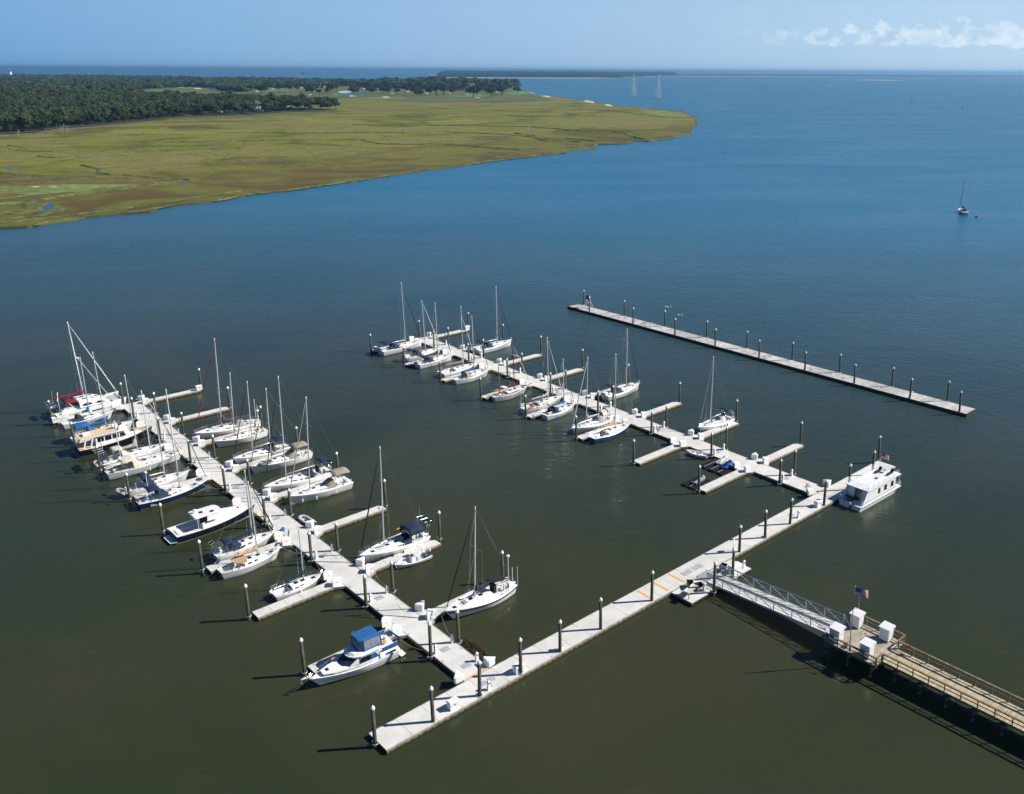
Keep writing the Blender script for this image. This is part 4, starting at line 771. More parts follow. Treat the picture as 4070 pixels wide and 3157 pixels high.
# ================================================================== SAILBOATS
class Hull:
    def __init__(s,L,B,hb=1.35,hs=1.0,ws=.72,ob=.9,os_=.35,deep=.3,full=2.2,tm=.42):
        s.L,s.B,s.hb,s.hs,s.ws,s.ob,s.os,s.deep,s.full,s.tm=L,B,hb,hs,ws,ob,os_,deep,full,tm
    def bm(s,t):
        if t<s.tm: f=s.ws+(1-s.ws)*math.sin(PI/2*t/s.tm)
        else: f=max(0,1-((t-s.tm)/(1-s.tm))**s.full)
        return s.B/2*f
    def sh(s,t): return s.hs+(s.hb-s.hs)*t**1.7-0.09*math.sin(PI*t)
    def xx(s,t,zf): return lerp(-s.L/2+s.os*(1-zf),s.L/2-s.ob*(1-zf)**.9,t)
    def W(s,zf,t=0): return 1.0 if zf>=1 else (.16+.84*(max(0,zf))**(.19+.6*max(0,t-.45)))
    def pt(s,t,zf,side=1,off=0): 
        z=-s.deep+(s.sh(t)+s.deep)*zf; y=s.bm(t)*s.W(zf,t)*(1-.25*(1-zf)*t)+off; return (s.xx(t,zf),side*y,z)
    def zz(s,t,z): return (z+s.deep)/(s.sh(t)+s.deep)
def hull_parts(root,h,hm,deckm=dekw,boot=None,cove=None,rail=None,cockpit=None,nst=20,wheel=True,wellm=None,cl=(.06,.30,.55)):
    T=[i/nst for i in range(nst+1)]; T[-1]=.995; Z=[1,.85,.68,.5,.34,.18,0]
    m=MB(); rings=[[h.pt(t,z,1) for z in Z]+[h.pt(t,z,-1) for z in Z[::-1]] for t in T]; m.loft(rings,False,False)
    # transom as its own panel (no shading seam)
    hu=m.build('hull',hm,root,True); tr=MB(); tr.add(rings[0],[tuple(range(len(rings[0])))]); tr.build('transom',hm,root)
    bw=MB(); bw.add(rings[-1],[tuple(range(len(rings[-1])))]); 
    if boot:
        b=MB()
        for s in (1,-1): b.loft([[h.pt(t,h.zz(t,0.10),s,.006),h.pt(t,h.zz(t,-0.05),s,.006)] for t in T],False,False)
        b.build('boot_stripe',boot,hu)
    if cove:
        b=MB()
        for s in (1,-1): b.loft([[h.pt(t,.93 if cove[1]>.05 else .90,s,.006),h.pt(t,.93-cove[1],s,.006)] for t in T[1:-1]],False,False)
        b.build('cove_stripe',cove[0],hu)
    b=MB()
    for s in (1,-1): 
        b.path([tuple(Vector(h.pt(t,1,s))+Vector((0,-.02*s,.02))) for t in T],.03,4)
    b.build('toe_rail',rail or alu,root)
    # deck as a stepped surface with the cockpit well
    c0,c1,cw=cl; step=.004; TS=[0,.03]; 
    if cockpit is None: cockpit=True
    if cockpit: TS=[0,.03,c0-step,c0,c0+.02,c0+.02+step]+[lerp(c0,c1,k/5) for k in range(1,5)]+[c1-.0,c1+step]
    TS+= [lerp(c1+.02,1,k/11) for k in range(12)]; TS=sorted(set(TS)); TS[-1]=.995
    VS=[-1,-.8,-cw-.03,-cw,-cw*.52-.03,-cw*.52,0,cw*.52,cw*.52+.03,cw,cw+.03,.8,1]
    def dz(t,v):
        z=h.sh(t)-.015+.05*(1-v*v)
        if cockpit and c0<=t<=c1:
            if abs(v)<=cw+.001: z=h.sh(t)-.12
            if abs(v)<=cw*.52+.001: z=h.sh(t)-.48
        return z
    m=MB(); rows=[[(h.xx(t,1),v*(h.bm(t)-.01),dz(t,v)) for v in VS] for t in TS]
    for i in range(len(TS)-1):
        for j in range(len(VS)-1):
            pass
    n=len(VS); m.v=[p for r in rows for p in r]; m.f=[]; 
    for i in range(len(TS)-1):
        for j in range(n-1):
            m.f.append((i*n+j,i*n+j+1,(i+1)*n+j+1,(i+1)*n+j)); tm=(TS[i]+TS[i+1])/2; vm=abs(VS[j]+VS[j+1])/2
            m.mi.append(1 if cockpit and c0<tm<c1 and vm<cw*.52 else 0)
    dk=m.build('deck',[deckm,wellm or well],root,recalc=True)
    if cockpit and wheel:
        t=lerp(c0,c1,.28); x=h.xx(t,1); z0=h.sh(t)-.48; w_=MB(); w_.path([(x,.42*math.cos(q)*min(1,h.B/3.2),z0+.85+.42*math.sin(q)) for q in [2*PI*k/14 for k in range(14)]],.018,5,0,True)
        for q in range(3): w_.tube((x,.4*math.cos(q*1.05),z0+.85+.4*math.sin(q*1.05)),(x,-.4*math.cos(q*1.05),z0+.85-.4*math.sin(q*1.05)),.008,n=3)
        w_.build('steering_wheel',steel,root); q=MB(); q.prism([(x+.02,-.12),(x+.26,-.12),(x+.26,.12),(x+.02,.12)],z0,z0+.95,top=[(x+.05,-.1),(x+.2,-.1),(x+.2,.1),(x+.05,.1)]); q.build('pedestal',cabw,root)
    return T
def coach(root,h,t0,t1,w0,w1,hh,m=cabw,win=None,name='cabin',hatch=True,slope=.35,sidewood=None,winlong=False,step=None):
    N_=12; rings=[]
    def sec(t):
        u=(t-t0)/(t1-t0); w=min(lerp(w0,w1,u**1.4),h.bm(t)*.86); e=min(1,(1-u)/slope); hz=hh*(1-.25*u)*(math.sin(PI/2*e) if e<1 else 1); return w,hz,h.xx(t,1),h.sh(t)-.03
    for k in range(N_+1):
        t=lerp(t0,t1,k/N_); w,hz,x,z=sec(t); hz=max(hz,.01)
        rings.append([(x,w,z),(x,w*.93,z+hz*.82),(x,w*.84,z+hz*.97),(x,w*.4,z+hz*1.06),(x,-w*.4,z+hz*1.06),(x,-w*.84,z+hz*.97),(x,-w*.93,z+hz*.82),(x,-w,z)])
    c=MB().loft(rings,True,True).build(name,m,root)
    for (ua,ub,za,zb) in (win or []):
        for s in (1,-1):
            q=MB(); rr=[]
            for k in range(5):
                t=lerp(t0,t1,lerp(ua,ub,k/4)); w,hz,x,z=sec(t); f=lambda v:w*(1-.07*v/.82)+.006
                za_,zb_=(za,zb) if 0<k<4 or not winlong else ((za+zb)/2-.02,(za+zb)/2+.02)
                rr.append([(x,s*f(zb_),z+hz*zb_),(x,s*f(za_),z+hz*za_)])
            q.loft(rr,False,False).build('cabin_window',glass,root)
    if sidewood:
        for s in (1,-1):
            q=MB(); rr=[]
            for k in range(7):
                t=lerp(t0,t1,lerp(.02,.9,k/6)); w,hz,x,z=sec(t); f=lambda v:w*(1-.07*v/.82)+.004
                rr.append([(x,s*f(.75),z+hz*.75),(x,s*f(.15),z+hz*.15)])
            q.loft(rr,False,False).build('cabin_side',sidewood,root)
    if hatch:
        for u in ((.30,.62) if hatch is True else hatch):
            t=lerp(t0,t1,u); w,hz,x,z=sec(t); q=MB(); q.box(x-.24,x+.24,-.24,.24,z+hz*1.05,z+hz*1.06+.05); q.build('hatch',glass,root)
    return sec
def rigging(root,h,mx,zb,zt,rake,spar=alu,boom=None,boomlen=None,cover=None,furl=None,furlr=.075,frac=1.0,spread=(.42,.70),radar=None,back=True,boomz=None,shrouds=True,mr=.095,coverh=.55,name='mast',bowx=None,coverm2=None,boomdx=0):
    top=Vector((mx-rake,0,zt)); bs=Vector((mx,0,zb)); P=lambda u:bs.lerp(top,u)
    m=MB(); m.path([bs,P(.5),P(.97),top],[mr*1.05,mr,mr*.75,mr*.6],8); mo=m.build(name,spar,root,True)
    m=MB(); m.path([top+Vector((-.35,0,.08)),top+Vector((.12,0,.05))],.02,4); m.path([top+Vector((-.1,0,0)),top+Vector((-.1,0,.45))],.012,4); m.build('masthead_gear',bolt,mo)
    sp=[]
    for k,u in enumerate(spread):
        q=P(u); L=(h.B*.36)*(1 if k==0 else .78); e=[q+Vector((-.18,L*s,.04)) for s in (1,-1)]; sp.append(e); m=MB(); m.path([e[0],q,e[1]],.028,4); m.build('spreaders',spar,mo)
    if shrouds:
        m=MB(); tx=min(.97,max(.02,(mx-.15+h.L/2)/h.L)); 
        for i,s in enumerate((1,-1)):
            ch=Vector((mx-.15,s*h.bm(tx)*.93,h.sh(tx))); m.path([ch]+[e[i] for e in sp]+[P(frac*.99)],.011,3); ch2=Vector((mx+.35,s*h.bm(tx)*.9,h.sh(tx))); 
            if sp: m.path([ch2,P(spread[0]-.02)],.009,3)
        if back: m.path([top,P(.99),Vector((-h.L/2+.05,0,h.hs+.15))],.010,3)
        m.build('rigging_wires',steel,root)
    bx=bowx if bowx is not None else h.L/2-.25
    fs=Vector((bx,0,h.hb+.12)); ft=P(frac*.985)
    if furl is not None:
        a=fs.lerp(ft,.045); b=fs.lerp(ft,.95); m=MB(); m.path([a,fs.lerp(ft,.1),fs.lerp(ft,.35),fs.lerp(ft,.8),b],[furlr*.5,furlr*1.25,furlr*1.15,furlr*.75,furlr*.3],6); m.path([fs,ft],.014,4); m.path([a+Vector((0,0,-.16)),a],.09,8); m.build('furled_jib',furl,root,True)
    else: MB().path([fs,ft],.012,3).build('forestay',steel,root)
    if boom:
        bz=(boomz if boomz is not None else zb+.75); bl=boomlen or h.L*.36; gx=mx-(bz-zb)*rake/(zt-zb)-.12
        a=Vector((gx,0,bz)); b=Vector((gx-bl,boomdx,bz+.08)); m=MB(); m.path([a,b],.085 if not cover else .07,8); bo=m.build('boom',spar if boom is True else boom,root,True)
        if cover:
            rs=random.Random(int(mx*100)); rings=[]
            nseg=14
            for k in range(nseg+1):
                u=k/nseg; c=a.lerp(b,u*.99); hh_=lerp(coverh,.17,min(1,u*1.15)**.55)*(1+.10*rs.uniform(-1,1)); ww=lerp(.17,.10,u)*(1+.12*rs.uniform(-1,1))
                if k==0: c=c+Vector((.14,0,0)); hh_=coverh*2.0; ww=.15
                if k==1: hh_=coverh*1.5
                if k==nseg: hh_*=.5; ww*=.6
                rings.append([(c.x,c.y-ww,c.z-.08),(c.x,c.y-ww*1.05,c.z+hh_*.3),(c.x,c.y-ww*.35,c.z+hh_*.85),(c.x,c.y,c.z+hh_),(c.x,c.y+ww*.35,c.z+hh_*.85),(c.x,c.y+ww*1.05,c.z+hh_*.3),(c.x,c.y+ww,c.z-.08)])
            if coverm2: 
                MB().loft(rings[:6],True,True).build('sail_cover',cover,bo,True); MB().loft(rings[5:],True,True).build('folded_sail',coverm2,bo,True)
            else: MB().loft(rings,True,True).build('sail_cover',cover,bo,True)
    if radar:
        q=P(radar); m=MB(); m.path([q+Vector((.35,0,0)),q+Vector((.35,0,.22))],[.27,.25],12); m.path([q,q+Vector((.35,0,0))],.04,4); m.build('radar_dome',gel,mo)
    return mo
def dodger(root,h,t0,t1,w,hh,m,clear=True,zbase=0.25):
    x0,x1=h.xx(t0,1),h.xx(t1,1); z=h.sh(t0)-.02; rings=[]
    for k in range(6):
        u=k/5; x=lerp(x0,x1,u); e=hh*(1-u**2.2*.92)+.02; ww=w*(1-.12*u); rings.append([(x,ww*math.cos(PI*j/8)*(1.0 if 0<j<8 else 1.02),z+zbase*.2+e*math.sin(PI*j/8)**.6) for j in range(9)])
    d=MB().loft(rings,False,False).build('dodger',m,root,True)
    if clear:
        q=MB(); rr=[]
        for k in (2.6,4.4):
            u=k/5; x=lerp(x0,x1,u); e=hh*(1-u**2.2*.92)+.045; ww=w*(1-.12*u)*1.01; rr.append([(x+.02,ww*math.cos(PI*j/8),z+zbase*.2+e*math.sin(PI*j/8)**.6+.015) for j in (2.6,3.5,4.5,5.4)])
        q.loft(rr,False,False).build('dodger_window',mat('vinyl',(.25,.27,.30),.15,var=.3,scale=3),d)
def bimini(root,h,t0,t1,w,z,m,crown_=.22,posts=True,frame=steel,name='bimini',drop=0):
    x0,x1=h.xx(t0,1),h.xx(t1,1); zb=h.sh(t0); rings=[]; thick=.03
    for k in range(5):
        u=k/4; x=lerp(x0,x1,u); zz=zb+z-.10*(2*u-1)**2; r=[(x,w*(2*j/8-1),zz+crown_*(1-(2*j/8-1)**2)) for j in range(9)]; 
        if drop: r=[(x,w*1.03,zz-drop)]*0+[(x,-w*1.03,zz-drop)]+r+[(x,w*1.03,zz-drop)]
        rings.append(r+[(a,b,c-thick) for a,b,c in r[::-1]])
    b=MB().loft(rings,True,True).build(name,m,root,True)
    if posts:
        q=MB()
        for s in (1,-1):
            xm=(x0+x1)/2; 
            for x in (x0,x1): q.path([(xm,s*min(w,h.bm(t0)*.95),zb),(x,s*w*.98,zb+z-.1)],.018,4)
        q.build('bimini_frame',frame,root)
def lifelines(root,h,t0=.03,t1=.93,n=7,z=.6,bowrail=True,sternrail=True,m=steel):
    q=MB()
    for s in (1,-1):
        P_=[]
        for k in range(n+1):
            t=lerp(t0,t1,k/n); x,y,zz=h.pt(t,1,s); y-=.05*s; q.tube((x,y,zz),(x,y,zz+z),.013,n=4); P_.append((x,y,zz+z))
        q.path(P_,.009,3); q.path([(a,b,c-z*.48) for a,b,c in P_],.008,3)
    q.build('lifelines',m,root)
    if bowrail:
        q=MB(); a=h.pt(t1,1,1); b=h.pt(t1,1,-1); bx=h.L/2+.08; zz=h.hb
        for k in (1,.5): q.path([(a[0],a[1]-.05,a[2]+z*k),(lerp(a[0],bx,.6),.5*a[1],zz+z*k+.03),(bx,0,zz+z*k+.05),(lerp(a[0],bx,.6),-.5*a[1],zz+z*k+.03),(b[0],b[1]+.05,b[2]+z*k)],.016,4)
        q.tube((lerp(a[0],bx,.6),.5*a[1],zz),(lerp(a[0],bx,.6),.5*a[1],zz+z),.015,n=4); q.tube((lerp(a[0],bx,.6),-.5*a[1],zz),(lerp(a[0],bx,.6),-.5*a[1],zz+z),.015,n=4); q.build('bow_rail',m,root)
    if sternrail:
        q=MB(); a=h.pt(t0,1,1); 
        for k in (1,.5): q.path([(a[0]+.9,a[1],a[2]+z*k),(a[0],a[1]-.05,a[2]+z*k),(-h.L/2+.02,a[1]*.7,a[2]+z*k),(-h.L/2+.02,-a[1]*.7,a[2]+z*k),(a[0],-a[1]+.05,a[2]+z*k),(a[0]+.9,-a[1],a[2]+z*k)],.015,4)
        q.build('stern_rail',m,root)
def fenders(root,h,ts,side,m=None,ball=False):
    for t in ts:
        x,y,z=h.pt(t,.95,side,.14); q=MB()
        if ball: q.ball((x,y,.35),.2,.22)
        else: q.path([(x,y,.28),(x,y,.36),(x,y,.78),(x,y,.88)],[.05,.11,.11,.04],8)
        q.path([(x,y,.85),(x,y-.1*side,h.sh(t)+.3)],.01,3); q.build('fender',m or gel,root,True)
def panel(root,x,y,z,w,l,tilt=.15,name='solar_panel'):
    q=MB(); q.add([(x-w/2,y-l/2,z),(x+w/2,y-l/2,z+tilt),(x+w/2,y+l/2,z+tilt),(x-w/2,y+l/2,z),(x-w/2,y-l/2,z-.04),(x+w/2,y-l/2,z+tilt-.04),(x+w/2,y+l/2,z+tilt-.04),(x-w/2,y+l/2,z-.04)],[(0,1,2,3),(7,6,5,4),(0,4,5,1),(1,5,6,2),(2,6,7,3),(3,7,4,0)]); pn=q.build(name,mat('solar_cells',(.01,.015,.045),.12,var=.3,scale=6),root)
    q=MB(); q.path([(x-w/2,y-l/2,z+.01),(x+w/2,y-l/2,z+tilt+.01),(x+w/2,y+l/2,z+tilt+.01),(x-w/2,y+l/2,z+.01)],.025,4,0,True); q.build('panel_frame',alu,pn)
def arch(root,h,t,w,z,lean=-.5,m=steel):
    x=h.xx(t,1); zb=h.sh(t); q=MB()
    for dx in (0,.35): q.path([(x+dx,-w,zb),(x+dx+lean*.5,-w,zb+z*.8),(x+dx+lean,-w*.8,zb+z),(x+dx+lean,w*.8,zb+z),(x+dx+lean*.5,w,zb+z*.8),(x+dx,w,zb)],.025,5)
    q.build('stern_arch',m,root); return x+lean+.17,zb+z
def outboard(root,x,z,m=gel,y=0,s=1.0):
    q=MB(); q.path([(x,y,z+.15*s),(x-.02,y,z+.35*s),(x-.02,y,z+.62*s),(x,y,z+.72*s)],[.12*s,.17*s,.16*s,.07*s],8); q.build('outboard_cowl',m,root,True); q=MB(); q.prism([(x-.08*s,y-.06*s),(x+.08*s,y-.06*s),(x+.08*s,y+.06*s),(x-.08*s,y+.06*s)],z-.7*s,z+.2*s); q.box(x-.02,x+.3*s,y-.12*s,y+.12*s,z-.15*s,z+.12*s); q.build('outboard_leg',bolt,root)
def stern_gear(root,h,items):
    for it in items:
        if it[0]=='ball': q=MB(); q.ball((-h.L/2+it[2],it[3],h.hs+it[4]),it[5],it[5]*1.3); q.build('horseshoe_buoy',CAN[it[1]],root,True)
def inflatable(root,L=2.9,Wd=1.5,r=.21,z=.22,m=None,x0=0,y0=0,rot=0,prefix='',floor=True):
    m=m or tube_grey; c,s=math.cos(rot),math.sin(rot); T=lambda x,y,zz:(x0+x*c-y*s,y0+x*s+y*c,zz)
    P=[T(-L/2,-Wd/2+r,z),T(L*.18,-Wd/2+r,z+.02),T(L*.38,-Wd*.26,z+.10),T(L/2-r,0,z+.16),T(L*.38,Wd*.26,z+.10),T(L*.18,Wd/2-r,z+.02),T(-L/2,Wd/2-r,z)]
    q=MB(); q.path(P,[r*.55,r,r,r*.95,r,r,r*.55],8); tb=q.build('tube' if not prefix else prefix+'_tube',m,root,True)
    if floor: 
        q=MB(); f=[T(-L*.42,-Wd/2+r,z-.08),T(L*.2,-Wd/2+r,z-.08),T(L*.38,0,z-.05),T(L*.2,Wd/2-r,z-.08),T(-L*.42,Wd/2-r,z-.08)]; q.add(f,[(0,1,2,3,4)]); q.build('floor',well,tb)
        q=MB(); a,b,c_,d=T(-L*.08,-Wd/2+r,z+.12),T(L*.02,-Wd/2+r,z+.12),T(L*.02,Wd/2-r,z+.12),T(-L*.08,Wd/2-r,z+.12); q.add([a,b,c_,d]+[(p_[0],p_[1],p_[2]+.04) for p_ in (a,b,c_,d)],[(0,3,2,1),(4,5,6,7),(0,1,5,4),(1,2,6,5),(2,3,7,6),(3,0,4,7)]); q.build('thwart',bolt,tb)
        q=MB(); a,b=T(-L*.42,-Wd/2+r,0),T(-L*.42,Wd/2-r,0); q.add([(a[0],a[1],z-.15),(b[0],b[1],z-.15),(b[0],b[1],z+.22),(a[0],a[1],z+.22)],[(0,1,2,3)]); q.build('transom',well,tb)
    return tb
def text_on(root,body,m,size,loc,rot):
    c=bpy.data.curves.new('lettering','FONT'); c.body=body; c.size=size; c.extrude=.004; c.shear=.25; c.align_x='CENTER'; o=bpy.data.objects.new('lettering_tmp',c); sc.collection.objects.link(o)
    bpy.context.view_layer.update(); me=bpy.data.meshes.new_from_object(o.evaluated_get(bpy.context.evaluated_depsgraph_get())); bpy.data.objects.remove(o)
    me.materials.clear(); me.materials.append(m); k=bpy.data.objects.new('hull_lettering',me); sc.collection.objects.link(k); k.parent=root; k.location=loc; k.rotation_euler=rot; return k
W2=[(.10,.30,.30,.72),(.36,.56,.34,.70)]; W3=[(.08,.24,.32,.72),(.30,.46,.34,.72),(.52,.64,.38,.68)]; WL=[(.08,.72,.40,.72)]; W4=[(.08,.17,.4,.72),(.24,.33,.4,.72),(.40,.49,.42,.70),(.56,.64,.42,.68)]
def sail(label,b,a,L,ang,mx,zt,rake,B=None,hull=gel,boot=None,cove=None,railm=None,win=W2,cabh=.42,t=(.33,.74),cabm=cabw,deckm=dekw,boomcov=None,boom=True,boomlen=None,furl=None,dod=None,bim=None,bimz=1.75,bimt=(.08,.26),spar=None,radar=None,spread=(.42,.70),frac=1.0,fend=None,winlong=False,hb=None,hs=None,ws=.72,ob=.9,wheel=True,mr=.095,coverh=.5,extra=None,sidewood=None,bowx=None,c2=None,bimdrop=0,group=None,boomdx=0,cat='sailboat',furlr=.07,lz=.6):
    B=B or (0.9+L*.235); root=dthing('sailboat',label,cat,b,a,0,ang,group)
    h=Hull(L,B,hb or (.95+L*.053),hs or (.70+L*.043),ws,ob)
    hull_parts(root,h,hull,deckm,boot,cove,railm,wheel=wheel)
    sec=coach(root,h,t[0],t[1],B*.36,B*.16,cabh,cabm,win,winlong=winlong,sidewood=sidewood)
    tm=(mx+L/2)/L; zb=h.sh(tm)+cabh*.55; sp=spar or alu
    rigging(root,h,mx,zb,zt,rake,sp,boom,boomlen,CAN.get(boomcov) if isinstance(boomcov,str) else boomcov,CAN.get(furl) if isinstance(furl,str) else furl,radar=radar,spread=spread,frac=frac,mr=mr,coverh=coverh,bowx=bowx,coverm2=CAN.get(c2),boomdx=boomdx,boomz=zb+.95,furlr=furlr)
    lifelines(root,h,z=lz)
    if dod: dodger(root,h,t[0]-.05,t[0]+.11,B*.37,1.08,CAN[dod])
    if bim: bimini(root,h,bimt[0],bimt[1],B*.36,bimz,CAN[bim],drop=bimdrop)
    # sheets, winches, hatch garage, foredeck hatch, anchor
    q=MB()
    for s in (1,-1):
        for tt in (.16,.26): x,y,z=h.pt(tt,1,s); q.path([(x,y-.22*s,z+.02),(x,y-.22*s,z+.2)],[.09,.06],8)
    q.build('winches',steel,root)
    x=h.xx(t[1]+.06,1); z=h.sh(t[1]+.06); MB().box(x-.22,x+.22,-.22,.22,z+.02,z+.09).build('foredeck_hatch',glass,root)
    x=h.xx(t[0]-.005,1); z=h.sh(t[0]); MB().box(x-.02,x+.015,-.3,.3,z-.1,z+cabh*.9).build('companionway',glass,root)
    q=MB(); q.path([(L/2-.1,0,h.hb+.05),(L/2+.18,0,h.hb-.02),(L/2+.2,0,h.hb-.25)],.035,4); q.path([(L/2+.2,-.15,h.hb-.2),(L/2+.2,.15,h.hb-.2)],.03,4); q.build('anchor',galv,root)
    if fend: fenders(root,h,fend[0],fend[1],fend[2] if len(fend)>2 else None,len(fend)>3)
    if extra: extra(root,h)
    return root,h
# ---- left trunk, left side (bows towards the dock)
def xA3(r,h):
    q=MB(); q.loft([[h.pt(t,.62-.25*abs(2*u-1)**3*0+0,-1,.02),h.pt(t,.18,-1,.02)] for u,t in [(k/8,lerp(.32,.92,k/8)) for k in range(9)]],False,False); q.build('side_cloth',CAN['blue'],r)
    fenders(r,h,(.2,.4),-1)
sail('white sloop with blue and pale green sail cover and blue cloth along its side',5.8,115.0,8.9,0,.35,12.9,.1,boomcov='blue',c2='green',dod='navy',win=WL,winlong=True,cove=(stripe['navy'],.04),extra=xA3,wheel=False,coverh=.55,spread=(.45,))
def xA4(r,h): stern_gear(r,h,[('ball','yellow',.2,.5,.35,.14)])
sail('white sloop hidden behind the black trawler, with a royal blue bimini',5.8,106.6,10.7,0,.75,15.8,.35,boomcov='blue',coverh=.55,bim='blue',bimz=1.9,bimt=(.06,.30),bimdrop=.25,dod='blue',win=W3,extra=xA4,spread=(.5,),ws=.85)
def xA6(r,h):
    x,z=arch(r,h,.03,1.5,1.9); 
    for y in (-1.0,0,1.0): panel(r,x-.35,y,z+.05,1.3,.9,.1)
    q=MB(); q.path([(x+.6,1.2,h.hs),(x+.6,1.2,4.6)],.035,6); q.path([(x+.6,1.2,3.7),(x+.6,1.2,3.9)],[.28,.25],10); q.build('radar_pole',whitespar,r)
    inflatable(r,2.4,1.2,.18,.9,None,-h.L/2-.75,0,PI/2,'dinghy')
sail('white sloop with a grey sail cover and solar panels on its stern arch',6.5,91.4,10.2,-.5,.45,15.1,.3,boomcov='grey',coverh=.85,dod='cream',bim='cream',bimz=1.7,bimt=(.14,.30),win=W3,extra=xA6,railm=alu)
def xA7(r,h):
    mm=rigging(r,h,-3.6,h.hs+.35,9.6,.1,whitespar,True,2.7,CAN['white'],None,spread=(.6,),shrouds=False,name='mizzen_mast',mr=.075,boomz=h.hs+1.3,coverh=.5)
    q=MB(); q.ball((-h.L/2+1.0,-.9,h.hs+.35),.3,.3); q.build('life_buoy',CAN['cream'],r); fenders(r,h,(.5,),-1)
    q=MB(); q.path([(-h.L/2-.5,.9,1.0),(-h.L/2+3.2,1.5,1.25)],.16,6); q.build('stowed_kayak',CAN['blue'],r,True)
sail('white ketch with cream canopies and a white mizzen sail furled over its stern',6.4,86.0,12.2,0,1.0,13.6,.1,boomcov='white',coverh=.6,bim='cream',bimz=1.55,bimt=(.17,.36),bimdrop=.2,dod='cream',win=W4,cove=(stripe['grey'],.03),ws=.5,extra=xA7,t=(.37,.78),boot=stripe['navy'],spar=whitespar,furl='cream',deckm=mat('buff_deck',(.68,.64,.52),.6,var=.1,scale=2))
def xA8(r,h):
    x,z=arch(r,h,.05,1.3,1.7,-.3,CAN['navy']); inflatable(r,2.6,1.35,.2,.95,None,-h.L/2-.7,.1,PI/2+.3,'dinghy'); panel(r,x-.1,.8,z+.1,.6,1.0)
sail('white sloop with a navy canopy and a grey dinghy hung on its stern',5.5,77.2,9.5,-.5,.95,14.1,.15,dod='navy',bim='navy',bimz=1.75,bimt=(.2,.34),bimdrop=.35,win=W3,extra=xA8,furl='navy',furlr=.05,boomlen=4.0,wheel=True)
def xA9(r,h):
    q=MB(); q.path([(-3.3,1.0,h.hs),(-3.3,1.0,5.2)],.045,6); q.path([(-3.3,1.0,5.0),(-3.3,1.0,5.2)],[.24,.2],10); q.build('radar_pole',whitespar,r); stern_gear(r,h,[('ball','yellow',.25,-.7,.35,.17),('ball','blue',.8,-.2,.2,.22)])
    text_on(r,'Salty Too',gel,.52,(-2.9,-h.bm(.2)*.905-.03,.42),(R(83),0,R(-2)))
    q=MB()
    for s in (1,-1): q.loft([[h.pt(t,h.zz(t,.20),s,.010),h.pt(t,h.zz(t,.09),s,.010)] for t in [k/16 for k in range(16)]+[.99]],False,False)
    q.build('yellow_waterline',stripe['yellow'],r)
sail('dark blue hulled sloop with a yellow waterline stripe and navy canvas',5.7,71.5,10.8,0,.95,17.7,.05,hull=bluehull,railm=whitespar,dod='navy',bim='navy',bimz=1.6,bimt=(.14,.3),win=W3,extra=xA9,ws=.62,ob=1.0,boomlen=4.6,furl='black',furlr=.05,spar=whitespar)
def xA11(r,h): panel(r,-h.L/2+.2,1.0,h.hs+1.2,.5,.7); outboard(r,-h.L/2-.2,.8,bolt,.5,.7)
sail('white sloop with a thick navy sail cover and navy dodger, beside the tan canvassed one',7.0,48.2,8.9,1,1.0,11.7,.05,boomcov='navy',coverh=.55,dod='navy',bim='navy',bimz=1.35,bimt=(.14,.28),win=[(.12,.30,.3,.75),(.38,.56,.3,.75)],cabh=.5,extra=xA11,furl='navy',fend=((.3,.45,.6),-1,CAN['navy']),frac=.98,spread=(.5,),wheel=False)
def xA12(r,h):
    q=MB(); x=h.xx(.2,1); q.add([(x-.1,.7,h.hs+1.0),(x+1.7,.75,h.hs+1.05),(x+1.7,-.75,h.hs+1.05),(x-.1,-.7,h.hs+1.0),(x+1.7,-.85,h.hs+.3),(x+1.2,-.85,h.hs+.35)],[(0,1,2,3),(2,4,5,3)]); q.build('cockpit_awning',CAN['tan'],r); outboard(r,-h.L/2-.15,.7,bolt,-.1,.7); panel(r,-h.L/2+.25,1.1,h.hs+.7,.45,.6)
sail('white sloop with a tan cockpit awning and tan sail cover',5.5,43.2,8.3,-.5,1.0,12.3,.2,boomcov='tan',coverh=.45,win=[(.12,.28,.3,.75),(.38,.52,.3,.75)],cabh=.48,extra=xA12,furl='tan',furlr=.05,ws=.5,wheel=False,spread=(.5,),t=(.36,.78))
def xA13(r,h): outboard(r,-h.L/2-.2,.75,gel,.25,.8); 
sail('small white sloop with a navy sail cover and an outboard on its transom',7.5,33.6,6.8,-.5,.75,8.55,.05,B=2.6,hb=1.1,hs=.85,boomcov='navy',coverh=.35,win=W2,cabh=.42,extra=xA13,furl=None,wheel=False,mr=.07,spread=(.5,),fend=((.45,),-1))
# ---- left trunk, right side
def xA15(r,h):
    q=MB(); q.path([(-h.L/2+.4,-.9,h.hs),(-h.L/2+.4,-.9,5.0)],.05,6); q.path([(-h.L/2+.2,-1.2,4.9),(-h.L/2+.6,-.5,5.1)],.03,4); q.path([(-h.L/2+.4,.3,h.hs),(-h.L/2+.4,.3,4.2)],.05,6); q.path([(-h.L/2+.4,.3,3.1),(-h.L/2+.4,.3,3.3)],[.3,.26],10); q.build('gear_pole',whitespar,r); outboard(r,-h.L/2+.1,1.3,gel,-.6,.7)
sail('white sloop with a plum sail cover and a dark red furled jib',22.6,92.0,11.8,177,1.0,18.2,.5,boomcov='plum',coverh=.75,furl='maroon',dod='grey',win=W2,cove=(stripe['grey'],.04),extra=xA15,ws=.5,ob=1.5,boot=stripe['grey'],boomlen=5.0)
def xA16(r,h):
    for k,(c,y) in enumerate((('yellow',-.6),('teal',.1),('cream',.6))): q=MB(); q.ball((-h.L/2+1.3+.3*k,y,h.hs+.25),.25,.28); q.build('stowed_bag',CAN[c],r)
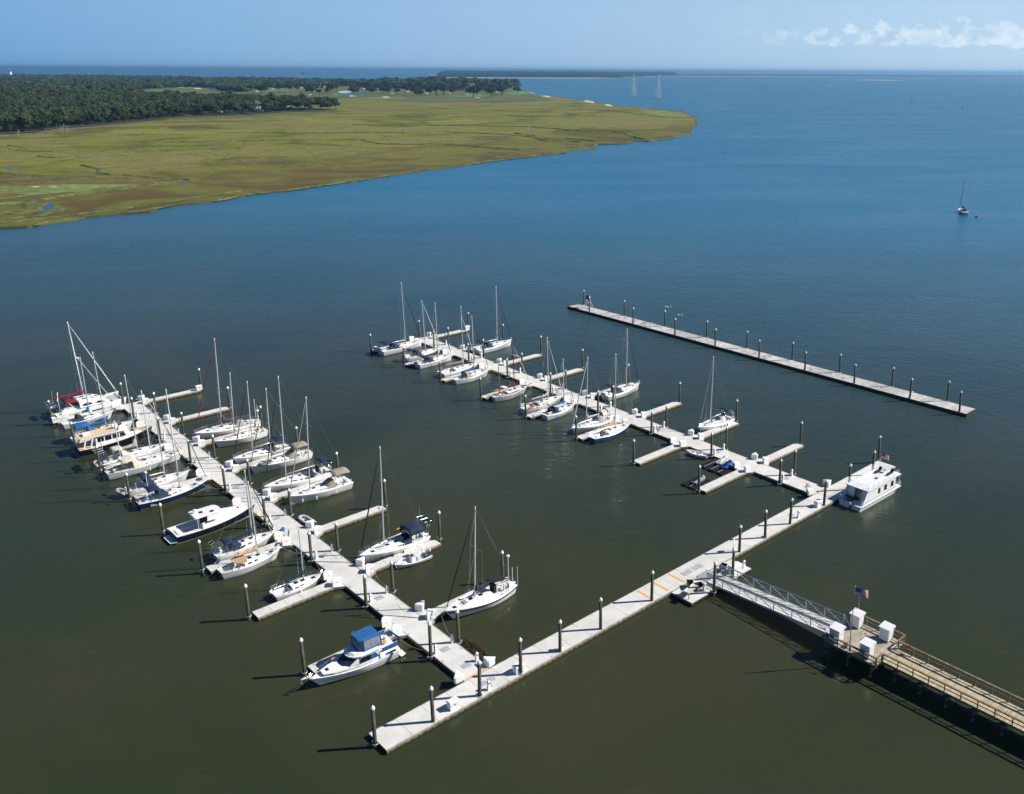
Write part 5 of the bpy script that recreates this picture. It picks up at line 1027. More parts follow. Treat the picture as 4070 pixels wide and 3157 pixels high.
sail('white sloop with brown wooden rails and a loose cream sail on the boom',22.6,86.5,9.5,180,1.05,13.15,.45,boomcov='cream',coverh=.3,railm=teak,win=W4,cove=(stripe['brown'],.03),extra=xA16,ws=.5,wheel=False,spread=(.5,),boot=stripe['brown'])
sail('white sloop with a navy furled jib, navy bimini and bare white boom',22.0,76.9,9.6,179,1.3,14.25,.3,furl='navy',bim='navy',bimz=1.9,bimt=(.06,.26),bimdrop=.2,dod='navy',win=W2,boomlen=4.2,spread=(.45,),boot=stripe['navy'])
def xA18(r,h): inflatable(r,2.4,1.2,.2,h.hs+.35,mat('dark_raft',(.16,.17,.17),.7,var=.2,scale=3),2.8,.5,.2,'dinghy'); 
sail('white sloop with taupe bimini, taupe sail cover and wooden rails',23.1,71.8,10.7,180,1.5,14.1,.3,boomcov='taupe',coverh=.4,furl='black',furlr=.05,bim='taupe',bimz=1.75,bimt=(.07,.30),dod='taupe',railm=teak,win=W4,extra=xA18,ws=.6,spread=(.5,),cove=(stripe['brown'],.025))
def xA19(r,h): 
    x,z=arch(r,h,.05,1.3,1.5); q=MB(); q.ball((-h.L/2+.3,.8,h.hs+.7),.3,.3); q.build('life_buoy',gel,r); MB().box(-h.L*.33,-h.L*.33+.25,-.5,.5,h.hs+.1,h.hs+1.1).build('helm_cover',CAN['navy'],r)
sail('large white sloop with white boom, navy dodger and small navy bimini at stern',21.6,62.7,11.0,179,1.75,18.8,.35,furl='black',furlr=.06,bim='navy',bimz=2.0,bimt=(.02,.16),dod='navy',win=[(.10,.24,.3,.7),(.30,.40,.3,.7),(.50,.72,.35,.7)],cabh=.5,extra=xA19,boomlen=5.2,fend=((.3,.55,.7),-1,CAN['maroon']),ws=.85,cove=(stripe['grey'],.03),boot=stripe['navy'])
sail('white sloop with a large taupe bimini, pale furled jib and white fenders',22.4,56.9,10.1,178,1.5,16.6,.75,furl='grey',furlr=.06,bim='taupe',bimz=1.95,bimt=(.03,.30),bimdrop=.12,dod='taupe',win=[(.05,.66,.45,.66)],winlong=True,cabh=.40,boomlen=4.8,fend=((.3,.62,.82),1),ws=.92,ob=.35,hb=1.5,hs=1.25)
def xA21(r,h):
    x,z=arch(r,h,.04,1.4,2.1); panel(r,x,-.55,z+.08,1.1,1.0,.1); panel(r,x,.55,z+.08,1.1,1.0,.1); q=MB(); q.path([(x,-1.1,z),(x,-1.1,z+1.6)],.018,4); q.build('whip_aerial',gel,r)
    MB().box(-1.2,-.7,-.02,.02,h.hs+2.1,h.hs+2.25).build('boom_patch',stripe['yellow'],r); outboard(r,-h.L/2+.1,1.4,gel,.9,.6)
sail('white sloop with navy cockpit tent, solar panels and radar dome on its mast',21.3,33.6,10.3,179,1.35,16.05,.4,furl='black',furlr=.085,bim='navy',bimz=1.85,bimt=(.10,.32),bimdrop=.75,dod='navy',win=[(.12,.40,.35,.68)],winlong=True,extra=xA21,radar=.40,boomlen=4.8,fend=((.45,.6,.75),1,black),boot=stripe['grey'],cove=(stripe['grey'],.02),ws=.8,spread=(.34,.66))
def xA23(r,h):
    q=MB()
    for s in (1,-1): q.loft([[h.pt(t,.88,s,.012),h.pt(t,.72,s,.012)] for t in [k/16 for k in range(16)]+[.985]],False,False)
    q.build('black_band',stripe['black'],r)
    q=MB(); q.path([(-h.L/2+.4,-.5,h.hs),(-h.L/2+.4,-.5,5.0)],.05,6); q.path([(-h.L/2+.4,-.5,4.9),(-h.L/2+.4,-.5,5.05),(-h.L/2+.4,-.5,5.12)],[.24,.22,.1],10); q.path([(-h.L/2+.1,1.0,h.hs),(-h.L/2+.1,1.0,4.0)],.03,6); q.path([(-h.L/2+.3,.2,h.hs),(-h.L/2+.3,.2,3.6)],.05,6); q.build('radar_pole',whitespar,r)
    q=MB(); q.add([(-3.4,-.9,h.hs+1.7),(-1.6,-.8,h.hs+1.75),(-1.6,.8,h.hs+1.75),(-3.4,.9,h.hs+1.7),(-3.2,-.95,h.hs+1.0),(-1.8,-.9,h.hs+1.1)],[(0,1,2,3),(0,4,5,1)]); q.build('cockpit_awning',CAN['black'],r); MB().box(-2.2,-1.85,-.5,.5,h.hs+.1,h.hs+1.2).build('helm_cover',CAN['black'],r)
    q=MB(); q.box(1.9,2.5,-.35,.35,h.hs+.38,h.hs+.45); q.build('deck_mat',CAN['taupe'],r)
sail('white sloop with a broad black stripe, black canvas and black furled jib near the walkway',22.0,14.6,10.4,179,.75,13.7,.55,boomcov='black',coverh=.6,furl='black',furlr=.075,win=None,cabh=.45,extra=xA23,ws=.45,ob=1.3,hb=1.6,hs=1.2,spread=(.55,),boomlen=4.0,boot=stripe['black'],t=(.36,.8))
# ---- middle trunk, left side
sail('white sloop with navy bimini, farthest left boat of the middle dock',73.5,115.1,11.5,0,1.1,16.35,.2,furl='navy',furlr=.06,bim='navy',bimz=1.75,bimt=(.04,.24),bimdrop=.2,dod='navy',win=W2,ws=.85,boomlen=4.8,ob=.4,boot=stripe['grey'],fend=((.5,),-1))
sail('white sloop with navy dodger and white furled jib, behind the one with red fenders',74.2,107.0,10.1,0,.7,13.6,.4,furl='white',furlr=.07,dod='navy',bim='navy',bimz=1.5,bimt=(.08,.2),win=W4,spread=(.5,),boomlen=0.01,boom=None,cove=(stripe['navy'],.03))
sail('white sloop with two red ball fenders and a navy sail cover',73.3,101.0,9.5,0,.9,14.2,.1,boomcov='navy',coverh=.45,furl='blue',dod='navy',bim='navy',bimz=1.4,bimt=(.1,.24),win=W2,ws=.85,ob=.4,spread=(.6,),fend=((.3,.65),-1,redm,True),cove=(stripe['grey'],.02))
sail('white racing sloop with an open cockpit and a long black cabin stripe',73.6,91.8,9.6,-1.5,1.1,15.0,.15,boomcov='taupe',coverh=.5,furl='white',furlr=.05,win=[(.2,.75,.35,.6)],winlong=True,cabh=.36,ws=.9,ob=.3,spread=(.55,),frac=.88,boomlen=4.2,boomdx=.6)
sail('white sloop with a royal blue sail cover and plain deck',73.0,86.3,9.4,0,.55,14.05,.1,boomcov='blue',coverh=.45,furl='navy',furlr=.04,dod='taupe',win=W2,ws=.45,ob=1.2,wheel=False,spread=(.6,))
def xB7(r,h):
    rigging(r,h,-2.75,h.hs+.3,8.6,.15,tanmast,True,2.0,None,None,spread=(),shrouds=False,name='mizzen_mast',mr=.08,boomz=h.hs+1.2)
    q=MB(); q.path([(-3.6,.9,h.hs+.75),(-2.6,1.1,h.hs+.8),(-1.2,1.05,h.hs+.78)],[.05,.22,.05],8); q.build('stowed_kayak',CAN['orange'],r,True)
    for k,(c,x,y) in enumerate((('blue',-3.4,-.5),('cream',-3.0,.2),('yellow',-2.6,-.8),('red',-3.7,.5),('white',-3.3,-.9),('maroon',-2.4,.5))): q=MB(); q.ball((x,y,h.hs+.28),.22,.2); q.build('stowed_bag',CAN[c],r)
    q=MB(); q.path([(h.L/2-.3,0,h.hb+.05),(h.L/2+1.2,0,h.hb+.35)],.06,6); q.build('bowsprit',wood_brown,r); MB().box(-2.1,-1.2,-.75,.75,h.hs+1.45,h.hs+1.5).build('cockpit_roof',cabw,r)
    q=MB(); 
    for x in (-2.0,-1.3):
        for y in (-.7,.7): q.tube((x,y,h.hs),(x,y,h.hs+1.45),.03,n=4)
    q.build('roof_posts',whitespar,r)
sail('white ketch with a burgundy furled mainsail, varnished cabin side and brown mast',72.2,72.0,8.8,-1,.95,11.1,.15,hull=mat('old_white_hull',(.62,.62,.58),.5,scale=1.5,col2=(.52,.51,.47)),boomcov='maroon',coverh=.5,furl='white',furlr=.05,spar=wood_brown,railm=teak,sidewood=wood_brown,win=[(.3,.4,.3,.6),(.5,.6,.3,.6),(.7,.78,.3,.6)],ws=.4,ob=1.3,cabh=.42,t=(.36,.8),extra=xB7,wheel=False,spread=(.55,),boot=stripe['brown'],mr=.09,bowx=5.2,cat='sailboat')
def xB8(r,h):
    q=MB(); q.path([(-h.L/2+.3,.8,h.hs),(-h.L/2+.3,.8,h.hs+2.3)],.035,6); 
    for k in range(3): an=2*PI*k/3+.3; q.path([(-h.L/2+.3,.8,h.hs+2.3),(-h.L/2+.3+.1,.8+.7*math.cos(an),h.hs+2.3+.7*math.sin(an))],.03,4)
    q.build('wind_generator',whitespar,r)
    for x,y,c in ((-2.9,-.5,'orange'),(-4.0,-.7,'orange'),(-2.4,.4,'tan')): q=MB(); q.ball((x,y,h.hs+.1),.35,.15,rx=.5); q.build('cushion',CAN[c],r)
sail('white sloop with grey flaked mainsail and orange cushions, a person working at its mast',73.0,62.7,10.6,-.5,1.3,14.3,.1,boomcov='grey',coverh=.45,furl='white',furlr=.05,railm=teak,win=W2,ws=.45,ob=1.3,extra=xB8,wheel=True,spread=(.52,),fend=((.72,.76,.8),-1,CAN['navy']),boomlen=4.3)
def xB9(r,h):
    q=MB(); q.path([(-3.2,-1.0,h.hs+1.5),(-3.0,-.5,h.hs+1.75),(-2.8,.4,h.hs+1.8),(-2.6,1.0,h.hs+1.5)],.09,6); q.build('rolled_bimini',CAN['navy'],r,True); MB().box(-2.7,-2.2,-.7,.5,h.hs+.1,h.hs+.9).build('helm_cover',CAN['navy'],r); text_on(r,'Black Dog',stripe['blue'],.42,(-1.2,-h.bm(.33)*.93-.02,.42),(R(84),0,R(-1)))
sail('small white sloop with a royal blue sail cover and blue hull lettering',72.8,57.6,8.0,0,1.1,11.15,.1,boomcov='blue',coverh=.4,furl='teal',furlr=.045,dod='navy',win=[(.12,.36,.3,.7),(.44,.62,.3,.7)],cabh=.46,ws=.7,extra=xB9,wheel=False,spread=(.5,),boot=stripe['grey'])
def xB10(r,h):
    q=MB(); q.path([(-3.9,-1.2,h.hs+1.3),(-3.6,-.7,h.hs+1.9),(-3.4,.3,h.hs+2.0),(-3.2,1.1,h.hs+1.7)],.1,6); q.build('rolled_bimini',CAN['black'],r,True); MB().box(-2.6,-2.2,-.45,.45,h.hs+.1,h.hs+1.3).build('helm_cover',CAN['black'],r)
sail('white sloop with bow pointing to open water, grey dodger and grey sail cover',72.3,48.1,10.0,179,1.3,14.15,.4,boomcov='grey',coverh=.5,furl='white',furlr=.08,dod='grey',win=W4,ws=.6,extra=xB10,spread=(.48,),fend=((.2,.28,.36,.44,.52),1,black),boomlen=3.2)
def xB11(r,h):
    q=MB(); q.ball((-2.9,-.2,h.hs+.2),.32,.4); q.build('stowed_bag',CAN['blue'],r); MB().box(-2.1,-1.6,-.5,.2,h.hs,h.hs+.45).build('locker',CAN['tan'],r)
sail('chalky blue hulled sloop with a tan sail cover and plain white deck',72.5,42.9,10.1,0,.85,15.6,0,hull=oldblue,boomcov='tan',coverh=.5,win=[(.15,.7,.4,.6)],winlong=True,cabh=.32,ws=.5,ob=1.3,extra=xB11,wheel=False,spread=(.6,),boomlen=3.2)
# ---- middle trunk, right side
sail('white sloop with navy dodger and raised white boom, farthest right side of the middle dock',89.9,100.8,10.7,0,1.0,15.25,-.1,furl='navy',furlr=.05,dod='navy',bim='navy',bimz=1.7,bimt=(.06,.2),win=WL,winlong=True,ws=.85,ob=.5,boomlen=3.8,cove=(stripe['grey'],.03))
def xB12(r,h): q=MB(); q.ball((2.4,.1,h.hs+.55),.45,.3,rx=1.0); q.build('deck_bundle',CAN['cream'],r,True)
sail('white sloop with navy dodger and a white sail bundle on its foredeck',89.7,57.4,10.1,-.5,1.2,13.9,0,furl='navy',furlr=.05,dod='navy',bim='navy',bimz=1.7,bimt=(.1,.26),win=W2,ws=.75,ob=.6,extra=xB12,boomlen=0.01,boom=None,boot=stripe['grey'])
def xB13(r,h):
    x,z=arch(r,h,.06,1.3,1.7,.3,whitespar); MB().box(-2.6,-2.2,-.45,.35,h.hs+.1,h.hs+1.2).build('helm_cover',CAN['black'],r); outboard(r,-h.L/2-.1,1.0,bolt,.8,.6)
sail('lone white sloop with grey furled jib and navy bimini, moored near the empty water',89.2,32.6,9.1,179,1.25,14.2,.25,furl='grey',furlr=.05,bim='navy',bimz=1.95,bimt=(.08,.24),dod='white',win=W4,extra=xB13,ws=.8,boot=stripe['navy'],spread=(.45,),boomlen=3.8,fend=((.3,.4,.5),1,black))
# ---- anchored boat
def xFR(r,h):
    for x,y in ((-2.4,.4),(-3.2,-.5),(-1.8,-.6)): q=MB(); q.ball((x,y,h.hs+.5),.25,.5); q.build('stowed_bag',CAN['maroon' if x<-3 else 'black'],r)
r_,h_=sail('lone anchored sloop with dark canvas far out in open water on the right',386.5,126.5,11.5,41,1.0,18.3,.1,boomcov='plum',coverh=.9,furl='black',furlr=.09,dod='black',win=W2,extra=xFR,hull=mat('pale_blue_hull',(.55,.62,.66),.3,var=.1,scale=2),boomlen=3.5,boomdx=-.8,mr=.09)
t=dthing('inflatable_dinghy','small red orange dinghy floating beside the anchored sloop','dinghy',380.4,116.6,0,10); inflatable(t,3.0,1.5,.24,.25,CAN['red'])
# ================================================================== OTHER BOATS
# catamaran
t=dthing('catamaran','white catamaran with maroon boom cover and maroon cockpit canvas','catamaran',8.0,122.6,0,0)
for sy in (-2.35,2.35):
    h=Hull(12.6,1.75,1.75,1.25,.75,.5,.2,.4,2.6,.35); T=[k/16 for k in range(17)]; T[-1]=.995; Z=[1,.8,.6,.4,.2,0]
    off=lambda P:(P[0],P[1]+sy,P[2])
    m=MB(); rg=[[off(h.pt(q,z,1)) for z in Z]+[off(h.pt(q,z,-1)) for z in Z[::-1]] for q in T]; m.loft(rg,False,False); m.add(rg[0],[tuple(range(12))]); hu=m.build('hull',gel,t,True)
    m=MB(); m.loft([[off((h.xx(q,1),v*h.bm(q),h.sh(q)-(.5 if q<.08 else 0)+.04*(1-v*v))) for v in (-1,-.5,0,.5,1)] for q in [0,.079,.081]+T[2:]],False,False); m.build('hull_deck',dekw,t)
    for s in (1,-1):
        q=MB(); q.loft([[off(h.pt(u,.70,s,.012)),off(h.pt(u,.55,s,.012))] for u in (.48,.52,.62,.66)],False,False); q.build('hull_window',glass,t)
    q=MB()
    for u in (.45,.62,.78): q.box(h.xx(u,1)-.22,h.xx(u,1)+.22,sy-.2,sy+.2,h.sh(u)+.04,h.sh(u)+.09)
    q.build('hatch',glass,t)
    q=MB(); pts=[off(h.pt(u,1,1 if sy>0 else -1)) for u in (.1,.25,.4,.55,.7,.85,.97)]
    for p in pts: q.tube(p,(p[0],p[1],p[2]+.6),.013,n=4)
    q.path([(a,b,c+.6) for a,b,c in pts],.009,3); q.build('lifelines',steel,t)
m=MB(); m.prism([(-5.0,-1.9),(3.2,-1.9),(3.2,1.9),(-5.0,1.9)],.95,1.5); m.build('bridge_deck',dekw,t)
m=MB(); rg=[]
for k in range(9):
    u=k/8; x=lerp(-2.0,3.3,u); hz=1.15*(1 if u<.45 else max(.08,math.cos((u-.45)/.55*PI/2))); w_=2.5*(1-.25*u**2); rg.append([(x,w_,1.5),(x,w_*.93,1.5+hz*.75),(x,w_*.75,1.5+hz),(x,0,1.5+hz*1.08),(x,-w_*.75,1.5+hz),(x,-w_*.93,1.5+hz*.75),(x,-w_,1.5)])
m.loft(rg,True,True).build('saloon',cabw,t)
for s in (1,-1):
    for ua,ub in ((.05,.42),(.5,.92)):
        q=MB(); rr=[]
        for k in range(6):
            u=lerp(ua,ub,k/5); x=lerp(-2.0,3.3,u); hz=1.15*(1 if u<.45 else max(.08,math.cos((u-.45)/.55*PI/2))); w_=2.5*(1-.25*u**2); e=math.sin(PI*(k+.4)/5.8); rr.append([(x,s*(w_*(1-.07*.9)+.02),1.5+hz*(.4+.28*e)),(x,s*(w_*(1-.02)+.02),1.5+hz*(.4-.2*e))])
        q.loft(rr,False,False).build('saloon_window',glass,t)
q=MB()
for x,y in ((-.8,.8),(-.8,-.8),(.6,.9),(.6,-.9),(1.4,0)): q.box(x-.3,x+.3,y-.2,y+.2,2.70-.12*max(0,x),2.78-.12*max(0,x))
q.build('roof_hatch',glass,t)
m=MB(); m.prism([(3.25,-1.9),(3.25,1.9),(5.4,1.9),(5.4,-1.9)],1.35,1.38); m.build('trampoline',mat('net',(.45,.46,.46),.9,var=.2,scale=6),t); MB().path([(5.5,-2.4,1.6),(5.5,2.4,1.6)],.1,8).build('crossbeam',alu,t)
hh=Hull(12.6,6.4,1.75,1.25)
rigging(t,hh,-.6,2.6,18.0,.7,whitespar,True,5.2,CAN['maroon'],CAN['white'],furlr=.09,spread=(.30,.62),boomz=3.6,mr=.12,coverh=.62,bowx=5.5,radar=.52,back=False)
MB().path([(4.0,0,1.6),(-.75,0,11)],.05,6).build('staysail',CAN['white'],t)
h4=Hull(12.6,6.4,1.4,1.25); bimini(t,h4,.16,.33,1.8,1.55,CAN['maroon'],.18); 
q=MB(); q.box(-4.6,-2.2,-1.6,1.6,1.5,1.75); q.build('cockpit_seats',well,t); q=MB(); q.box(-2.04,-2.02,-1.7,1.7,1.6,2.5); q.build('saloon_door',glass,t)
q=MB(); q.path([(-5.6,-1.6,1.4),(-6.2,-1.5,2.6),(-6.3,0,2.7),(-6.2,1.5,2.6),(-5.6,1.6,1.4)],.04,5); q.build('davits',steel,t); panel(t,-6.4,-.8,2.75,1.2,1.4); panel(t,-6.4,.8,2.75,1.2,1.4); inflatable(t,3.0,1.5,.22,1.0,CAN['navy'],-6.3,0,PI/2,'tender')
q=MB(); q.path([(-5.4,-2.0,1.4),(-5.4,-2.0,4.6)],.04,5); q.path([(-5.4,-2.0,4.6),(-5.2,-1.4,5.2)],.06,5); q.path([(-5.4,-2.0,4.4),(-5.7,-2.6,3.8)],.06,5); q.path([(-5.4,2.2,1.4),(-5.4,2.2,4.6)],.02,4); q.build('wind_generator',whitespar,t)
def motor_windows(root,pts,m=glass,name='window'):
    MB().add(pts,[tuple(range(len(pts)))]).build(name,m,root)
# trawler
t=dthing('trawler_yacht','black hulled trawler yacht with teak flybridge and white pilothouse','motor yacht',6.2,100.2,0,0); h=Hull(12.6,4.3,2.1,1.25,.85,.8,.2,.4,2.4,.4)
hull_parts(t,h,navyhull,teakdeck,stripe['bronze'],(stripe['grey'],.02),whitespar,cockpit=False)
def house(root,rings_xwz,name,m):
    rg=[[(x,w,z0),(x,w*k,z1),(x,w*k*.5,z1+.05),(x,-w*k*.5,z1+.05),(x,-w*k,z1),(x,-w,z0)] for x,w,z0,z1,k in rings_xwz]; return MB().loft(rg,True,True).build(name,m,root)
house(t,[(-3.6,1.55,1.1,2.9,.96),(1.0,1.6,1.15,2.9,.95),(1.7,1.5,1.3,2.0,.95),(3.6,1.2,1.45,1.95,.93),(4.2,.9,1.6,1.7,.9)],'deckhouse',cabw)
MB().box(2.1,3.9,-.7,.7,2.0,2.06).build('teak_hatch_deck',teakdeck,t); q=MB(); q.box(2.5,3.1,-.45,.45,2.06,2.12); q.build('hatch',glass,t)
for s in (1,-1):
    for x0,x1 in ((-3.3,-2.3),(-2.1,-1.1),(-.9,.1)): motor_windows(t,[(x0,s*1.575,1.9),(x1,s*1.575,1.9),(x1,s*1.54,2.65),(x0,s*1.54,2.65)])
    motor_windows(t,[(.3,s*1.59,1.9),(1.25,s*1.56,1.95),(1.0,s*1.54,2.65),(.3,s*1.55,2.65)])
    for x in (2.2,3.1): motor_windows(t,[(x-.2,s*(1.46-.16*(x-1.7)),1.55),(x+.2,s*(1.40-.16*(x-1.7)),1.56),(x+.2,s*(1.38-.16*(x-1.7)),1.78),(x-.2,s*(1.44-.16*(x-1.7)),1.77)])
motor_windows(t,[(1.08,-1.2,2.75),(1.08,1.2,2.75),(1.62,1.25,2.1),(1.62,-1.25,2.1)])
fb=MB(); P=[(-6.0,-1.75),(1.2,-1.75),(1.75,-1.2),(1.9,0),(1.75,1.2),(1.2,1.75),(-6.0,1.75)]; fb.prism(P,2.98,3.1); fb.build('flybridge_deck',cabw,t)
MB().prism([(x*.965-.1 if x>0 else x+.1,y*.93) for x,y in [(-6.0,-1.75),(-.6,-1.75),(.3,0),(-.6,1.75),(-6.0,1.75)]],3.1,3.13).build('teak_flybridge',teakdeck,t)
MB().box(-5.2,-4.0,-.6,.6,3.13,3.5).build('flybridge_seat',cabw,t)
q=MB(); q.loft([[(.2,-1.5,3.1),(.3,-1.5,3.9)],[(1.3,-1.2,3.1),(1.0,-1.1,4.0)],[(1.65,0,3.1),(1.2,0,4.05)],[(1.3,1.2,3.1),(1.0,1.1,4.0)],[(.2,1.5,3.1),(.3,1.5,3.9)]],False,False); q.build('windscreen_coaming',cabw,t)
q=MB(); q.box(.1,.5,-.35,.35,3.1,3.9); q.build('helm_console',cabw,t); q=MB(); q.ball((-.3,0,3.7),.3,.35); q.build('helm_seat',cabw,t)
q=MB()
for s in (1,-1):
    for x in (-5.8,-4.6,-3.4,-2.2,-1.0,0.1): q.tube((x,s*1.68,3.1),(x,s*1.68,3.8),.016,n=4)
    for zz in (3.45,3.8): q.path([(-5.8,s*1.68,zz),(.1,s*1.68,zz)],.014,4)
for zz in (3.45,3.8): q.path([(-5.8,-1.68,zz),(-5.8,1.68,zz)],.014,4)
q.build('flybridge_rail',steel,t)
for s in (1,-1):
    for x in (-5.6,-4.5): q=MB(); q.add([(x-.12,s*1.72,1.3),(x+.12,s*1.72,1.3),(x+.62,s*1.68,2.98),(x+.38,s*1.68,2.98)],[(0,1,2,3)]); q.add([(x-.12,s*1.66,1.3),(x+.12,s*1.66,1.3),(x+.62,s*1.62,2.98),(x+.38,s*1.62,2.98)],[(0,1,2,3)]); q.build('stanchion_post',cabw,t)
lifelines(t,h,.45,.95,7,.75,True,False)
MB().box(-6.95,-6.25,-1.7,1.7,.22,.30).build('swim_platform',navyhull,t)
# navy picnic boat
t=dthing('motor_cruiser','navy hulled motor cruiser with a white hardtop and open cockpit','motor cruiser',6.7,57.9,0,0); h=Hull(12.0,3.9,1.75,1.15,.88,.75,.05,.4,2.3,.38)
hull_parts(t,h,navyhull,dekw,gel,(stripe['grey'],.015),gel,cockpit=True,wheel=False,cl=(.02,.30,.80),wellm=dekw)
rg=[]
for x,w_,z0,z1 in ((-2.3,1.5,1.15,2.0),(-1.0,1.5,1.2,2.0),(1.0,1.45,1.3,2.0),(3.0,1.1,1.45,1.85),(4.3,.6,1.6,1.7)): rg.append([(x,w_,z0),(x,w_*.9,z1),(x,w_*.4,z1+.1),(x,-w_*.4,z1+.1),(x,-w_*.9,z1),(x,-w_,z0)])
MB().loft(rg,True,True).build('trunk_cabin',cabw,t)
q=MB(); rr=[[(-1.2,s*1.35,2.0),(-1.0,s*1.3,2.75)] for s in (1,)]; q.loft([[(-1.6,1.38,2.0),(-1.5,1.32,2.75)],[(.4,1.3,2.0),(-.1,1.2,2.8)],[(1.1,.8,2.05),(.3,.7,2.82)],[(1.25,0,2.08),(.4,0,2.84)],[(1.1,-.8,2.05),(.3,-.7,2.82)],[(.4,-1.3,2.0),(-.1,-1.2,2.8)],[(-1.6,-1.38,2.0),(-1.5,-1.32,2.75)]],False,False); q.build('windscreen_cover',cabw,t)
m=MB(); P=[(-3.3,-1.25),(-3.1,-1.45),(.2,-1.35),(.6,-.9),(.75,0),(.6,.9),(.2,1.35),(-3.1,1.45),(-3.3,1.25)]; m.prism(P,2.80,2.95,top=[(x*.97,y*.93) for x,y in P]); m.build('hardtop',gel,t)
for x in (-1.9,-.6): MB().box(x-.25,x+.25,-.3 if x<-1 else -.95,.3 if x<-1 else -.4,2.955,2.99).build('roof_hatch',glass,t)
q=MB(); q.path([(-2.6,.3,2.95),(-2.6,.3,3.3)],.03,5); q.path([(-2.6,.3,3.3),(-2.6,.3,3.5)],[.25,.2],10); q.path([(-2.9,-.4,2.95),(-2.9,-.4,3.5)],.02,4); q.build('roof_gear',gel,t)
for s in (1,-1): motor_windows(t,[(-2.0,s*1.46,1.75),(-.4,s*1.46,1.78),(-.7,s*1.42,1.94),(-1.9,s*1.42,1.94)])
for s in (1,-1): MB().path([(-2.9,s*1.4,1.2),(-2.9,s*1.38,2.85)],.04,5).build('hardtop_post',gel,t)
for s in (1,-1): motor_windows(t,[(-2.7,s*1.40,1.95),(-1.65,s*1.40,1.95),(-1.55,s*1.36,2.75),(-2.6,s*1.37,2.75)])
for x in (2.2,3.2): MB().box(x-.25,x+.25,-.25,.25,1.93-.06*(x-2),2.0-.06*(x-2)).build('hatch',glass,t)
for s in (1,-1):
    for x in (1.3,2.2,3.1): motor_windows(t,[(x-.14,s*(1.36-.17*(x-1)),1.55),(x+.14,s*(1.31-.17*(x-1)),1.56),(x+.14,s*(1.28-.17*(x-1)),1.72),(x-.14,s*(1.33-.17*(x-1)),1.71)],name='port_light')
lifelines(t,h,.42,.95,7,.55,True,False); MB().prism([(-6.9,-1.2),(-6.0,-1.6),(-6.0,1.6),(-6.9,1.2)],.25,.34).build('swim_platform',gel,t)
MB().box(-5.5,-4.9,-1.0,1.0,.75,1.15).build('stern_seat',cabw,t)
# blue canopied motor yacht
t=dthing('motor_yacht','white motor yacht with a bright blue flybridge enclosure and blue side cloths','motor yacht',4.15,14.0,0,178.0); t.scale=(.83,.83,.83); h=Hull(12.0,4.0,1.62,1.35,.92,1.7,.05,.4,1.9,.36)
hull_parts(t,h,gel,dekw,stripe['black'],(stripe['blue'],.03),gel,cockpit=False)
q=MB()
for s in (1,-1): q.loft([[h.pt(u,.62,s,.012),h.pt(u,.60,s,.012)] for u in [k/14 for k in range(14)]],False,False)
q.build('blue_line',stripe['navy'],t)
rg=[]
for x,w_,z0,z1 in ((-5.9,1.85,1.4,2.15),(-3.2,1.9,1.4,2.2),(-3.15,1.72,1.4,2.75),(-.2,1.65,1.5,2.75),(1.1,1.45,1.55,1.95),(3.0,1.1,1.7,1.95),(4.3,.6,1.85,1.92)): rg.append([(x,w_,z0),(x,w_*.94,z1-.1),(x,w_*.84,z1),(x,0,z1+.06),(x,-w_*.84,z1),(x,-w_*.94,z1-.1),(x,-w_,z0)])
MB().loft(rg,True,True).build('superstructure',cabw,t)
q=MB(); q.loft([[(-.15,1.62,1.8),(-.45,1.60,2.6)],[(1.1,1.35,1.9),(.1,1.42,2.7)],[(1.75,.7,2.0),(.5,.75,2.78)],[(1.9,0,2.03),(.6,0,2.80)],[(1.75,-.7,2.0),(.5,-.75,2.78)],[(1.1,-1.35,1.9),(.1,-1.42,2.7)],[(-.15,-1.62,1.8),(-.45,-1.60,2.6)]],False,False); q.build('windscreen_cover',CAN['navy'],t)  # navy cover, extended forward to paint in the shadow there as well
for s in (1,-1): motor_windows(t,[(-1.9,s*1.725,1.85),(-.3,s*1.70,1.88),(-.5,s*1.64,2.58),(-1.9,s*1.66,2.58)]); motor_windows(t,[(-3.1,s*1.73,1.85),(-2.0,s*1.725,1.85),(-2.0,s*1.66,2.58),(-2.7,s*1.67,2.58)],CAN['blue'],'side_curtain')
m=MB(); P=[(-3.6,-1.75),(-.5,-1.75),(.3,-1.35),(.8,-.6),(.9,0),(.8,.6),(.3,1.35),(-.5,1.75),(-3.6,1.75)]; m.prism(P,2.80,2.95); m.prism([(x*.9,y*.86) for x,y in P],2.95,3.22,top=[(x*.80-.2,y*.78) for x,y in P]); m.build('flybridge',gel,t)
# enclosure
c=[(-3.7,-1.4),(-1.2,-1.4),(-.6,-.95),(-.6,.95),(-1.2,1.4),(-3.7,1.4)]; z0,z1=3.2,4.75
m=MB(); tp=[(x*.97-.02,y*.93) for x,y in c]; m.prism(tp,z1,z1+.10,top=[(x*.9-.1,y*.86) for x,y in tp]); m.build('canopy_top',CAN['blue'],t)
vy=mat('clear_vinyl',(.28,.30,.33),.12,var=.3,scale=2)
m=MB(); f=MB()
for k in range(len(c)):
    a,b=c[k],c[(k+1)%6]; A,B_=tp[k],tp[(k+1)%6]; m.add([(a[0],a[1],z0),(b[0],b[1],z0),(B_[0],B_[1],z1),(A[0],A[1],z1)],[(0,1,2,3)])
    f.path([(a[0],a[1],z0),(A[0],A[1],z1)],.07,4); f.path([(a[0],a[1],z0+.08),(b[0],b[1],z0+.08)],.10,4); f.path([(A[0],A[1],z1-.03),(B_[0],B_[1],z1-.03)],.09,4)
m.build('vinyl_window',vy,t); f.build('canopy_border',CAN['blue'],t)
q=MB()
